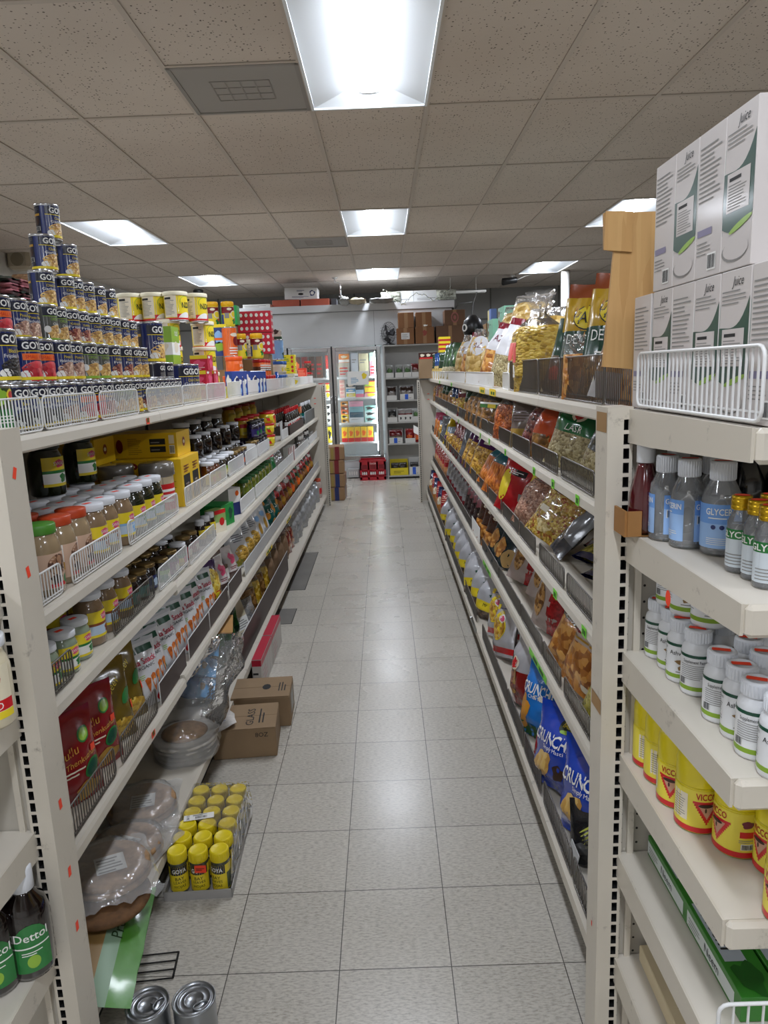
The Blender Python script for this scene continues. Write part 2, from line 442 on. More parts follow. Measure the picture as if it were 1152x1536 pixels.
kind('troffer', 'ceiling_light', 'light', troffer())
rown = {-4.377: 'behind', -.719: 'overhead', 2.9366: 'nearest', 6.594: 'middle', 10.2518: 'farthest'}
for (x, y), (cx, cy) in zip(TROFF, TC):
    side = 'centre aisle' if x == 0 else ('left' if x < 0 else 'right')
    lb = {'nearest': 'large bright recessed ceiling light nearest the viewer, above the %s row' % side,
          'middle': 'bright recessed ceiling light halfway down the store, %s row' % side,
          'farthest': 'small distant recessed ceiling light close to the back wall, %s row' % side,
          'overhead': 'recessed ceiling light directly overhead out of view, %s row' % side,
          'behind': 'recessed ceiling light at the front of the store, %s row' % side}[rown[y]]
    place('troffer', lb, (cx, cy, CEIL), group='recessed ceiling lights')
# ---- return air grilles
def perf_mat():
    m, n, l, p = _new('perforated grille')
    tc = n.new('ShaderNodeTexCoord'); v = n.new('ShaderNodeTexVoronoi'); v.inputs['Scale'].default_value = 110; v.inputs['Randomness'].default_value = 0
    l.new(tc.outputs['Object'], v.inputs['Vector'])
    lt = n.new('ShaderNodeMath'); lt.operation = 'LESS_THAN'; l.new(v.outputs['Distance'], lt.inputs[0]); lt.inputs[1].default_value = .36
    mx = n.new('ShaderNodeMixRGB'); l.new(lt.outputs[0], mx.inputs[0]); mx.inputs[1].default_value = rgb('98948e')+(1,); mx.inputs[2].default_value = rgb('3b3936')+(1,)
    l.new(mx.outputs[0], p.inputs['Base Color']); p.inputs['Roughness'].default_value = .6
    return m
pm = perf_mat(); gm = M('grille frame', '8d8983', .6)
f = MB(); pl = MB(); w = .3
for (x0, x1, y0, y1) in ((-w, -w+.02, -w, w), (w-.02, w, -w, w), (-w, w, -w, -w+.02), (-w, w, w-.02, w)): f.box(x0, x1, y0, y1, -.008, .002, gm)
pl.box(-w+.02, w-.02, -w+.02, w-.02, -.004, -.001, pm)
du = MB()
for k in range(5): du.box(-.14+.07*k-.003, -.14+.07*k+.003, -.12, .12, -.0065, -.004, gm)
for k in range(4): du.box(-.14, .14, -.12+.08*k-.003, -.12+.08*k+.003, -.0065, -.004, gm)
kind('grille', 'ceiling_vent', 'vent', [('frame', f), ('perforated_panel', pl), ('damper', du)])
place('grille', 'grey perforated return air grille beside the nearest ceiling light', (GRILLE[0][0], GRILLE[0][1], CEIL), group='ceiling vents')
place('grille', 'small grey ceiling vent left of the distant centre lights', (GRILLE[1][0], GRILLE[1][1], CEIL), group='ceiling vents')
# ---- security cameras
bk = M('black plastic', '121212', .4); chrome = M('chrome', 'd5d6d8', .18, 1.)
wp = M('white plastic', 'e8e7e2', .4)
b1 = MB(); b1.lathe([(.05, 0), (.05, -.02), (.02, -.03)], wp, 16)
b2 = MB(); b2.lathe([(.075, -.03), (.08, -.05), (.07, -.09), (.04, -.12), (.001, -.13)], bk, 20)
kind('dome', 'security_camera', 'camera', [('mount', b1), ('dome', b2)])
place('dome', 'black dome security camera under the far left ceiling light', (-2.83, 11.68, CEIL))
b1 = MB(); b1.lathe([(.04, 0), (.04, -.02), (.012, -.025), (.012, -.08)], wp, 16)
b2 = MB(); b2.tube([(-.16, 0, -.1), (-.15, 0, -.1), (.06, 0, -.08), (.07, 0, -.08)], [.045, .055, .045, .04], bk, 14)
b3 = MB(); b3.tube([(.07, 0, -.08), (.2, 0, -.03), (.3, 0, -.004)], .008, wp, 6)
kind('bullet', 'security_camera', 'camera', [('mount', b1), ('housing', b2), ('cable', b3)])
place('bullet', 'black bullet security camera beside the far right ceiling light', (2.05, 11.58, CEIL))
# ------------------------------------------------------------------ shelving
def enamel(name, col, dirt, amt=.5):
    """worn beige enamel with scuffs and grime"""
    m, n, l, p = _new(name)
    tc = n.new('ShaderNodeTexCoord')
    nz = n.new('ShaderNodeTexNoise'); nz.inputs['Scale'].default_value = 14; nz.inputs['Detail'].default_value = 8; nz.inputs['Roughness'].default_value = .75
    l.new(tc.outputs['Object'], nz.inputs['Vector'])
    rp = n.new('ShaderNodeValToRGB'); e = rp.color_ramp.elements
    e[0].position = .24; e[0].color = rgb(dirt)+(1,); e[1].position = .24+.22*amt; e[1].color = rgb(col)+(1,)
    l.new(nz.outputs['Fac'], rp.inputs['Fac']); l.new(rp.outputs[0], p.inputs['Base Color'])
    p.inputs['Roughness'].default_value = .42
    MATS[name] = m
    return m
EN = enamel('beige enamel', 'd3ccbe', '8f8578', .4)
EN2 = enamel('worn beige enamel', 'd0c8b9', '6a6055', .75)
DARKGAP = M('dark metal and slot shade', '121110', .7); KICK = M('black kick plate', '1b1a19', .5)
BACK = M('back panel enamel', '857d70', .6, var=.1)
def perfo(name, col):
    """pegboard steel with rows of round holes"""
    m, n, l, p = _new(name)
    tc = n.new('ShaderNodeTexCoord'); v = n.new('ShaderNodeTexVoronoi'); v.inputs['Scale'].default_value = 32; v.inputs['Randomness'].default_value = 0
    l.new(tc.outputs['Object'], v.inputs['Vector'])
    lt = n.new('ShaderNodeMath'); lt.operation = 'LESS_THAN'; l.new(v.outputs['Distance'], lt.inputs[0]); lt.inputs[1].default_value = .13
    mx = n.new('ShaderNodeMixRGB'); l.new(lt.outputs[0], mx.inputs[0]); mx.inputs[1].default_value = rgb(col)+(1,); mx.inputs[2].default_value = rgb('191715')+(1,)
    l.new(mx.outputs[0], p.inputs['Base Color']); p.inputs['Roughness'].default_value = .45
    MATS[name] = m
    return m
PEG = perfo('perforated deck', 'cbc4b6')
Y0, BAY, NB = 1.345, 1.2192, 6
YE = Y0+BAY*NB
LIPL, LIPR = -.795, .545
LZ = {1: 1.483, 2: 1.082, 3: .858, 4: .488}; LZ3 = .842
RZ = {1: 1.484, 2: 1.230, 3: .868, 4: .506}
LB, RB = .140, .148                     # base decks
def shelf_mb(s, lip, depth, z, ya, yb, deck):
    b = MB(); back = lip+s*depth
    x0, x1 = sorted((lip+s*.012, back))
    b.box(x0, x1, ya, yb, z-.018, z, EN, top=deck)
    # rolled lip with a price channel
    P = [(lip, z-.034), (lip-s*.004, z-.03), (lip-s*.002, z-.008), (lip+s*.003, z+.002), (lip+s*.014, z+.002), (lip+s*.014, z-.036), (lip+s*.003, z-.036)]
    if s < 0: P = P[::-1]
    b.prism(P, 'y', ya, yb, EN)
    return b
def slotted(b, X0, X1, Yf, D, z0, z1, slot_x, mat, pitch=.0254, w=.0105, h=.0185, side=None):
    """upright post whose front (-Y) face carries a column of real slots"""
    n = int((z1-z0)/pitch); ym = Yf+D
    xa, xb = slot_x-w/2, slot_x+w/2
    b.quad((X0, Yf, z0), (xa, Yf, z0), (xa, Yf, z1), (X0, Yf, z1), mat); b.quad((xb, Yf, z0), (X1, Yf, z0), (X1, Yf, z1), (xb, Yf, z1), mat)
    zc = z0
    for k in range(n):
        a = z0+k*pitch+(pitch-h)/2; c = a+h
        b.quad((xa, Yf, zc), (xb, Yf, zc), (xb, Yf, a), (xa, Yf, a), mat)
        b.quad((xa, Yf, a), (xa, Yf+.022, a), (xa, Yf+.022, c), (xa, Yf, c), DARKGAP); b.quad((xb, Yf+.022, a), (xb, Yf, a), (xb, Yf, c), (xb, Yf+.022, c), DARKGAP)  # slot walls near black: the shade inside is put into their colour
        b.quad((xa, Yf, a), (xb, Yf, a), (xb, Yf+.022, a), (xa, Yf+.022, a), DARKGAP); b.quad((xa, Yf+.022, c), (xb, Yf+.022, c), (xb, Yf, c), (xa, Yf, c), DARKGAP)
        b.quad((xa, Yf+.022, a), (xb, Yf+.022, a), (xb, Yf+.022, c), (xa, Yf+.022, c), DARKGAP)
        zc = c
    b.quad((xa, Yf, zc), (xb, Yf, zc), (xb, Yf, z1), (xa, Yf, z1), mat)
    b.quad((X0, ym, z0), (X0, Yf, z0), (X0, Yf, z1), (X0, ym, z1), mat); b.quad((X1, Yf, z0), (X1, ym, z0), (X1, ym, z1), (X1, Yf, z1), mat)
    b.quad((X1, ym, z0), (X0, ym, z0), (X0, ym, z1), (X1, ym, z1), mat); b.quad((X0, Yf, z1), (X1, Yf, z1), (X1, ym, z1), (X0, ym, z1), mat)
STK = M('orange sticker', 'ff4a2a', .5); GRN = M('green price tag', '7ee036', .5); YEL = M('yellow price tag', 'f3d21c', .5); INK = M('black ink', '151515', .6); WHT = M('white print', 'f2f1ec', .5)
def gondola(s, lip, blip, Z, zb, label):
    g = thing('gondola_shelving', label, 'shelving', (0, 0, 0))
    depth = .45; back = lip+s*depth
    for k in range(NB+1):
        y = Y0+k*BAY; x0, x1 = sorted((back, back+s*.05))
        u = MB(); u.box(x0, x1, y-.02 if k else y, y+.02 if k < NB else y, .0, 1.47, EN); u.build('upright', g)
    for k in range(NB):
        ya, yb = Y0+k*BAY, Y0+(k+1)*BAY
        x0, x1 = sorted((back, back+s*.015))
        p = MB(); p.box(x0, x1, ya, yb, .02, 1.47, BACK); p.build('back_panel', g)
        for q in (1, 2, 3, 4):
            z = Z[q]
            if s < 0 and q == 3 and k > 0: z = LZ3
            if s < 0 and q == 4 and k == 0: z = .476
            sb = shelf_mb(s, lip, depth if q > 1 else depth+.35, z, ya+.001, yb-.001, PEG if (s < 0 and q == 3 and k == 0) else EN)
            so = sb.build('shelf', g); SHELF[(s, q, k)] = so
        d = MB(); x0, x1 = sorted((blip+s*.01, back)); d.box(x0, x1, ya+.001, yb-.001, zb-.02, zb, EN, top=PEG if k == 0 else EN)
        P = [(blip, zb-.032), (blip-s*.003, zb-.028), (blip, zb+.001), (blip+s*.012, zb+.001), (blip+s*.012, zb-.034)]
        d.prism(P if s > 0 else P[::-1], 'y', ya+.001, yb-.001, EN2); SHELF[(s, 5, k)] = d.build('base_deck', g)
        kk = MB(); x0, x1 = sorted((blip+s*.05, blip+s*.06)); kk.box(x0, x1, ya, yb, 0, zb-.02, KICK); kk.build('kick_plate', g)
    return g
SHELF = {}
GL = gondola(-1, LIPL, -.74, LZ, LB, 'long beige shelving run lining the left side of the aisle')
GR = gondola(1, LIPR, .47, RZ, RB, 'long beige shelving run lining the right side of the aisle')
# price tags in the channels (parts of the shelf they sit on)
def ptag(side, q, y, w=.035, mat=None, h=.03, lip=None, txt=None):
    k = min(NB-1, int((y-Y0)/BAY)); s = side
    lp = (LIPL if s < 0 else LIPR) if q < 5 else (-.74 if s < 0 else .47)
    z = {1: (LZ if s < 0 else RZ).get(q, LB if s < 0 else RB)}[1]
    if s < 0 and q == 3 and k: z = LZ3
    b = MB(); x0, x1 = sorted((lp-s*.0045, lp-s*.0055)); b.box(x0, x1, y-w/2, y+w/2, z-.033, z-.033+h, mat or GRN)
    for j in range(2):
        xx = sorted((lp-s*.0056, lp-s*.006)); b.box(xx[0], xx[1], y-w*.35+j*w*.35, y-w*.1+j*w*.35, z-.027, z-.012, M('green ink', '1d5a12', .6))
    o = b.build('price_tag', SHELF[(s, q, k)])
    return o
for y in (6.3, 5.3, 2.02, 2.32, 2.62, 3.25, 3.75, 4.1): ptag(1, 2, y)
for y in (1.93, 2.28): ptag(1, 3, y, .045)
for y in (2.55, 3.9): ptag(1, 4, y, .3, h=.026)
for y in (4.0, 3.62): ptag(1, 1, y, .2, YEL, .034)
for y in (5.8, 7.0): ptag(1, 1, y, .1)
for y in (4.6, 5.6): ptag(-1, 4, y, .25, YEL, .02)
ptag(-1, 1, 2.42, .03, STK, .02); ptag(-1, 4, 2.16, .03, STK, .02)
# ---- near end of each run: the end-display uprights with their slots
def endcap(label, x_in, sgn, Yf, D, shelf_z, X_far, depth):
    """x_in: aisle-side edge of the post; the display runs away from the aisle and its shelves face the viewer"""
    g = thing('end_display_shelving', label, 'shelving', (0, 0, 0))
    for xe in (x_in, X_far):
        u = MB(); a, c = (xe, xe+sgn*.045); x0, x1 = min(a, c), max(a, c)
        slotted(u, x0, x1, Yf, D, 0, 1.517, xe+sgn*.034, EN2)
        up = u.build('upright', g)
    bp = MB(); x0, x1 = sorted((x_in+sgn*.045, X_far)); bp.box(x0, x1, Yf+.012, Yf+.03, .02, 1.51, PEG2, top=EN); bp.build('back_panel', g)
    seam = MB(); xs = x_in+sgn*.058; seam.box(min(xs, xs+sgn*.012), max(xs, xs+sgn*.012), Yf+.004, Yf+.013, .02, 1.5, EN2); seam.build('inner_channel', g)
    for z in shelf_z:
        x0, x1 = sorted((x_in+sgn*.042, X_far+sgn*.0))
        sh = MB(); yf = Yf-depth; sh.box(x0, x1, yf+.008, Yf+.01, z-.02, z, EN2, top=DECK2)
        sh.box(x0, x1, yf-.004, yf+.012, z-.042, z+.001, EN2, bev=.006)
        so = sh.build('shelf', g)
        for xx in (x0 if sgn > 0 else x1, x1 if sgn > 0 else x0):
            br = MB()
            e = sorted((xx, xx-sgn*.004)) if xx == (x0 if sgn > 0 else x1) else sorted((xx, xx+sgn*.004))
            pts = [(Yf+.005, z-.058), (Yf+.005, z+.001), (yf+.006, z+.001), (yf+.006, z-.04), (Yf-.1, z-.056)]
            br.prism(pts, 'x', e[0], e[1], EN2)
            br.build('bracket', so)
    return g
PEG2 = perfo('pegboard back', 'b9b3a7'); DECK2 = enamel('worn shelf deck', 'd6cfc2', '8a7f70', .55)
EZ = [1.512, 1.297, 1.062, .853, .637, .400]
EZL = [1.227, .985, .718, .445]
ER = endcap('beige end display rack at the right with shelves facing the viewer', .390, 1, 1.266, .07, EZ, 1.30, .43)
EL = endcap('beige end display rack at the left edge with slotted upright', -.690, -1, 1.285, .08, EZL, -1.60, .40)
# the aisle side of the end posts carries orange stickers
def post_sticker(par, x, y, z, w=.012, h=.022, mat=None, rot=0.):
    b = MB(); S = lambda a, c, o: (x+o, y+a*cos(rot)-c*sin(rot), z+a*sin(rot)+c*cos(rot))
    b.d_rect(S, -w/2, w/2, -h/2, h/2, mat or STK, .0006 if x < 0 else -.0006, nx=1); b.build('price_sticker', par)
for z, r in ((1.435, -.4), (1.245, .2), (.755, .1), (.60, 0.), (.47, 0.)): post_sticker(EL, -.690, 1.325, z, rot=r)
post_sticker(ER, .390, 1.30, .455, .006, .012)
post_sticker(ER, .390, 1.30, 1.49, .06, .035, M('brown tape', 'a07c4e', .5)); post_sticker(ER, .390, 1.30, .95, .06, .03, M('brown tape', 'a07c4e', .5))
b = MB(); b.d_oval(lambda x, z, o: (.43-.004-o, 1.06+x, 1.235+z), 0, 0, .010, .013, STK, .0008); b.build('price_sticker', ER)
# ---- far ends of the two runs
def farend(label, xa, sgn, xb):
    g = label
    u = MB(); x0, x1 = sorted((xa, xa+sgn*.032)); slotted(u, x0, x1, YE-.02, .05, 0, 1.47, (x0+x1)/2, EN); u.build('upright', g)
    p = MB(); x0, x1 = sorted((xa+sgn*.032, xb)); p.box(x0, x1, YE+.002, YE+.02, .02, 1.465, EN); p.build('end_panel', g)
    for z in (1.30, 1.235): 
        q = MB(); q.d_rect(planeY(YE+.001), xa+sgn*.13-.012, xa+sgn*.13+.012, z, z+.008, STK, .001, nx=1); q.build('price_sticker', g)
farend(GL, -.690, -1, -1.3)
farend(GR, .400, 1, 1.05)

# ------------------------------------------------------------------ wire fences on the shelf edges
WHW = M('white coated wire', 'e6e6e4', .35); CHW = M('grey chrome wire', '77736f', .28, .85); BRW = M('brown tinted acrylic', '3c2e2a', .5); GYP = M('grey plastic strip', 'b4b5b6', .4)
_FE = {}
def fence(side, X, ya, yb, z, H, mat, label, style='wire'):
    L = yb-ya
    key = (round(L, 2), H, mat.name, style)
    if key not in _FE:
        fr = MB(); w = MB(); r = .006; c = .014
        if style == 'wire':
            pts = []
            for (cy, cz, a0) in ((L-c, H-c, 0), (c, H-c, PI/2), (c, c, PI), (L-c, c, 1.5*PI)):
                for k in range(4):
                    a = a0+PI/2*k/3; pts.append((0, cy+c*cos(a), cz+c*sin(a)))
            fr.tube(pts, .0026, mat, 6, closed=True)
            n = max(3, int(L/.0145)); 
            for k in range(1, n):
                y = L*k/n; w.bar((0.001, y, .001), (0.001, y, H-.001), .0024, mat)
            w.bar((.0028, .004, H*.12), (.0028, L-.004, H*.12), .0024, mat)
        else:
            fr.tube([(0, 0, 0), (0, 0, H), (0, L, H), (0, L, 0)], .002, mat if style != 'plate' else WHW, 5)
            w.box(-.0015, .0015, .002, L-.002, .002, H-.002, mat)
        kn = 'fence'+str(len(_FE)); _FE[key] = kn
        kind(kn, 'shelf_fence', 'shelf fence', [('rim', fr), ('wires' if style == 'wire' else 'strip', w)])
    place(_FE[key], label, (X, ya, z+.005), group='fences along the shelf edges')
ROWN = {1: 'top', 2: 'second', 3: 'third', 4: 'fourth', 5: 'bottom'}
def fences(side, q, lst, H, mat, style='wire', X=None, desc='white wire', z=None):
    s = -1 if side == 'left' else 1
    for (ya, yb) in lst:
        zz = z if z is not None else {1: LZ if s < 0 else RZ}[1].get(q, LB if s < 0 else RB)
        if s < 0 and q == 3 and ya > 2.5: zz = LZ3
        if s < 0 and q == 4 and ya < 2.5: zz = .476
        x = X if X is not None else ((LIPL if s < 0 else LIPR)+s*.02)
        k = FCNT.setdefault((side, q), 0); FCNT[(side, q)] += 1
        fence(side, x, ya, yb, zz, H, mat, '%s fence on the %s %s shelf edge, %s from the near end' % (desc, side, ROWN[q], ORD[k]), style)
FCNT = {}
fences('left', 1, [(1.42, 1.725), (1.737, 2.06), (2.09, 2.41), (2.51, 2.95), (2.96, 3.36), (3.37, 3.76), (3.82, 4.75), (4.77, 5.9), (5.93, 7.2), (7.22, 8.5)], .078, WHW)
fences('left', 2, [(1.42, 1.72), (1.78, 2.13), (2.2, 2.75), (2.86, 3.28), (3.29, 3.63), (3.69, 4.1), (4.16, 4.55), (4.58, 5.04), (5.7, 6.05)], .075, WHW)
fences('left', 2, [(7.42, 8.45)], .12, M('dark grey strip', '5b5a57', .5), 'plate', desc='dark grey')
fences('left', 3, [(1.42, 1.72), (2.0, 2.38)], .075, CHW, desc='chrome wire')
fences('left', 3, [(2.44, 2.81), (2.84, 3.29), (3.92, 4.36), (4.4, 4.86), (4.88, 5.33), (5.37, 5.96), (5.97, 6.3), (6.43, 7.59), (7.7, 8.6)], .078, WHW)
fences('left', 4, [(1.5, 1.9), (1.95, 2.29)], .085, CHW, desc='chrome wire')
fences('left', 4, [(2.33, 2.66), (2.71, 3.05), (3.06, 3.44), (3.47, 3.8)], .082, BRW, 'plate', desc='brown acrylic')
fences('left', 4, [(3.9, 6.48), (6.5, 8.6)], .078, GYP, 'plate', desc='long grey plastic')
fences('left', 5, [(3.4, 5.25)], .15, BRW, 'plate', X=-.77, desc='tall brown acrylic')
fences('right', 1, [(1.38, 1.86), (1.87, 2.33), (2.34, 2.66), (2.67, 3.25)], .125, CHW, desc='tall chrome wire')
fences('right', 1, [(3.28, 3.45), (3.75, 5.02), (5.05, 6.7), (6.72, 8.5)], .075, WHW, desc='white wire')
fences('right', 2, [(1.94, 2.31), (2.36, 2.77), (2.82, 3.2), (3.24, 3.58), (3.61, 3.94), (3.97, 4.42), (4.46, 5.22), (5.27, 6.6), (6.62, 8.0)], .068, CHW, desc='chrome wire')
fences('right', 3, [(1.5, 2.22), (2.26, 2.63), (2.71, 3.03), (3.06, 3.48), (3.52, 3.95), (4.0, 4.46), (4.52, 5.22), (5.28, 6.8), (6.82, 8.6)], .068, CHW, desc='chrome wire')
fences('right', 4, [(1.45, 2.24), (2.29, 2.56), (2.58, 3.0), (3.02, 3.6), (3.62, 4.25)], .068, CHW, desc='chrome wire')
fences('right', 4, [(4.37, 4.76)], .1, WHT, 'plate', desc='white card')
fences('right', 4, [(4.78, 6.6), (6.62, 8.6)], .068, CHW, desc='chrome wire')
fences('right', 5, [(1.40, 1.8), (1.82, 2.18), (2.23, 2.51), (2.54, 2.89), (2.92, 3.69), (3.96, 4.42), (4.46, 5.86), (5.94, 8.5)], .085, CHW, X=.486, desc='chrome wire')
# ------------------------------------------------------------------ goods: builders
TIN = M('tinplate', 'c9cbce', .25, 1.); NAVY = M('navy label', '1b2a66', .3, coat=.4); NAVYD = M('dark navy label', '10152e', .3, coat=.4)
YELL = M('yellow print', 'efd62c', .35, coat=.3); RED = M('red print', 'cf1f24', .35, coat=.3); GREEN = M('green print', '1f7a35', .35, coat=.3)
LIME = M('lime print', '8fb838', .35, coat=.3); GREY = M('charcoal label', '55564f', .4, coat=.2); GOLD = M('gold print', 'c79a3c', .35, .4)
PRINT = M('grey fine print', '8c8a86', .6); BROWNP = M('brown print', '3a2318', .5); CREAM = M('cream print', 'e9dfc8', .5); ORANGE = M('orange print', 'ee6a1f', .35, coat=.3)
MAROON = M('maroon print', '7a1420', .3, coat=.4); PINK = M('pink print', 'e0527a', .4); SKY = M('sky blue print', '8db9e6', .4); TEAL = M('teal print', '137a74', .35, coat=.3)
PURPLE = M('purple print', '5b1f6e', .35, coat=.3); DGREEN = M('dark green print', '0f4a35', .35, coat=.3); BLUE = M('blue print', '1d58c8', .35, coat=.3)
CHICK = G('chickpeas picture', ['8a5a22', 'd9a955', 'f0cf86', 'c58a3a'], 120); PINTO = G('pinto beans picture', ['5a2f22', 'b98a74', 'e1c0a6', '84503c'], 150)
KIDN = G('kidney beans picture', ['4a120f', '8d3327', 'c98f6c', 'e2c7a0'], 150); BLKB = G('black beans picture', ['0b0b0d', '1c1a1c', '3a3536', '111013'], 150)
TOMA = G('tomato picture', ['8e0f18', 'd8243a', 'ef6a6a', 'b81628'], 60)
BARW = WHT
def wrapcan(r, h, base, decal, rim=True, lid=None, ridged=False, plastic=None):
    b = MB(); rr = r
    p = [(0, .002), (r*.92, .002), (r*.93, 0), (r, .001), (r, .005), (r*.975, .008), (r*.975, h-.008), (r, h-.005), (r, h-.001), (r*.93, h), (r*.92, h-.004), (r*.6, h-.004), (r*.57, h-.003), (r*.5, h-.0045), (0, h-.0045)]
    b.lathe(p, TIN, 26)
    l = MB(); R = r*.978; l.lathe([(R, .008), (R, h-.008)], base, 30)
    l.f = [f for f in l.f if len(f) == 4]; l.m = l.m[:len(l.f)]; l.s = l.s[:len(l.f)]
    if ridged:
        pass
    decal(l, cylS(R))
    parts = [('can_body', b), ('label', l)]
    if lid:
        q = MB(); q.lathe([(r*1.03, h-.012), (r*1.04, h-.01), (r*1.04, h+.004), (r*1.0, h+.007), (r*.85, h+.007), (r*.83, h+.003), (0, h+.003)], lid, 26)
        parts.append(('plastic_lid', q))
    return parts
def goya(pic, l1, l2, r=.0375, h=.113, base=None, organic=False, red=False):
    base = base or NAVY
    k = h/.113
    def d(l, S):
        l.d_rect(S, -.046*k, .046*k, h*.70, h*.915, NAVYD)
        l.d_text(S, 'GOYA', 0, h*.815, h*.15, WHT, .0012, w=.066*k, bold=.025)
        l.d_rect(S, -.046*k, .046*k, h*.685, h*.70, LIME if organic else YELL, .0008)
        if organic:
            l.d_text(S, 'ORGANICS', 0, h*.62, h*.07, LIME, .001, w=.05)
        if red:
            l.d_rect(S, -.034, .034, h*.5, h*.64, ORANGE, .0008); l.d_text(S, 'SMALL RED', 0, h*.57, h*.075, RED, .0012, w=.055)
        else:
            l.d_text(S, l1, .006, h*.60 if not organic else h*.50, h*.07, YELL if not organic else WHT, .001)
            if l2: l.d_text(S, l2, .004, h*.51, h*.07, WHT, .001, w=min(.07, .0085*len(l2))*k)
        l.d_oval(S, .004, h*.26, .043*k, h*.22, pic, .0010, wob=.12)
        l.d_oval(S, -.03*k, h*.2, .014*k, h*.08, WHT, .0008) if not organic else l.d_oval(S, -.036, h*.36, .01, .01, WHT, .001)
        l.d_rect(S, -.115*k if r < .05 else -.14, .115*k if r < .05 else .14, h*.075, h*.14, LIME if organic else YELL, .0014)
        # nutrition side
        l.d_rect(S, -.093*k, -.062*k, h*.12, h*.93, NAVYD, .0006); l.d_rect(S, -.093*k, -.064*k, h*.66, h*.72, GOLD, .001); l.d_oval(S, -.079*k, h*.52, .012*k, h*.12, BROWNP, .001)
        l.d_lines(S, -.092*k, -.064*k, h*.78, h*.9, 3, PRINT); l.d_bars(S, -.091*k, -.066*k, h*.26, h*.38, WHT, INK)
    return wrapcan(r, h, base, d)
kind('chick', 'food_can', 'can', goya(CHICK, 'Chick Peas', 'Garbanzos'))
kind('pinto', 'food_can', 'can', goya(PINTO, 'Pinto Beans', 'Habichuelas Pintas'))
kind('kidney', 'food_can', 'can', goya(KIDN, 'Kidney Beans', 'Frijoles'))
kind('blackb', 'food_can', 'can', goya(BLKB, 'Black Beans', 'Frijoles Negros'))
kind('redb', 'food_can', 'can', goya(TOMA, '', '', red=True))
kind('organic', 'food_can', 'can', goya(CHICK, 'Chick Peas', '', base=GREY, organic=True))
kind('bigblack', 'food_can', 'can', goya(BLKB, 'Black Beans', 'Frijoles Negros', r=.052, h=.125))
kind('bigchick', 'food_can', 'can', goya(CHICK, 'Chick Peas', 'Garbanzos', r=.055, h=.172))
def flat(l, S):
    l.d_rect(S, -.05, .05, .008, .056, NAVYD); l.d_text(S, 'GOYA', 0, .04, .017, WHT, .001, w=.06, bold=.02); l.d_lines(S, -.03, .03, .012, .026, 2, PRINT)
kind('flatcan', 'food_can', 'can', wrapcan(.05, .062, NAVYD, flat))
def salsa(l, S):
    l.d_rect(S, -.05, .05, .02, .06, GREEN); l.d_oval(S, .012, .09, .016, .014, YELL); l.d_oval(S, .012, .09, .011, .009, RED, .001); l.d_oval(S, -.02, .088, .014, .02, LIME, .0008, wob=.3)
    l.d_lines(S, -.03, .03, .03, .05, 3, WHT)
kind('salsacan', 'food_can', 'can', wrapcan(.045, .113, M('deep green label', '2d4420', .3, coat=.4), salsa))
def nido(l, S):
    h = .13
    l.d_rect(S, -.10, -.035, .02, h-.012, CREAM); l.d_lines(S, -.096, -.042, .03, h-.03, 11, PRINT); l.d_rect(S, -.095, -.06, h-.03, h-.02, INK, .001)
    l.d_rect(S, -.035, .075, .01, .034, RED); l.d_oval(S, .0, .018, .034, .02, WHT, .0007, rot=.5); l.d_oval(S, .012, .09, .03, .026, LIME, .0007); l.d_oval(S, .012, .09, .0275, .0235, YELL, .0009)
    l.d_text(S, 'NIDO', .022, .075, .026, INK, .0012, w=.062, bold=.02)
    l.d_rect(S, -.172, .172, .008, .016, RED, .0012)
kind('nido', 'milk_powder_tin', 'tin', wrapcan(.056, .13, YELL, nido, lid=M('ivory lid', 'e6dfc4', .4)))

def spin(prof, mat, lidp, lidm, decal, R, segs=24, sq=0., mats=None, part='jar_body', lid='lid', knurl=0, extra=None):
    b = MB(); b.lathe(prof, mat, segs, mats=mats, sq=sq)
    q = MB(); q.lathe(lidp, lidm, 28)
    if knurl:
        r0, z0, z1 = knurl
        for k in range(28):
            a = 2*PI*k/28; q.bar(((r0)*cos(a), r0*sin(a), z0), (r0*cos(a), r0*sin(a), z1), .0016, lidm)
    parts = [(part, b), (lid, q)]
    if decal:
        l = MB(); decal(l, cylS(R)); parts.append(('label', l))
    if extra: parts += extra
    return parts
def jarp(r, h, neck=.8):
    return [(0, .002), (r*.9, 0), (r, .006), (r, h*.62), (r*.985, h*.68), (r*.9, h*.77), (r*neck, h*.83), (r*neck, h*.9)]
def lidp(r, z0, z1):
    return [(r*.98, z0), (r, z0+.001), (r, z1-.002), (r*.96, z1), (0, z1)]
WLID = M('white lid', 'e4e7ec', .4); ORLID = M('orange lid', 'c0441c', .4); GRLID = M('green lid', '4b8a2b', .4); GOLDL = M('gold lid', '9a8152', .3, .8); BLKL = M('black lid', '17171a', .35); REDL = M('red lid', 'c8161c', .35); YLID = M('yellow lid', 'f0b81c', .35)
TAN = M('tan paste', '9d8768', .12, coat=.9, var=.1); TAN2 = M('brown tan paste', '8d7458', .12, coat=.9, var=.1); OLV = M('dark green brine', '1d2413', .08, coat=1., var=.3, vs=30); DKJ = M('dark relish', '1a0f0d', .08, coat=1.); PURJ = M('deep purple preserve', '17102c', .08, coat=1.)
HONEY = M('honey', '5a2c0c', .08, coat=1.); PICK = G('pickled peppers', ['3c5216', '7d8f2c', 'b5a845', '55641c'], 45, .1, 1.); AMB = M('amber bottle', '3c150a', .06, coat=1.)
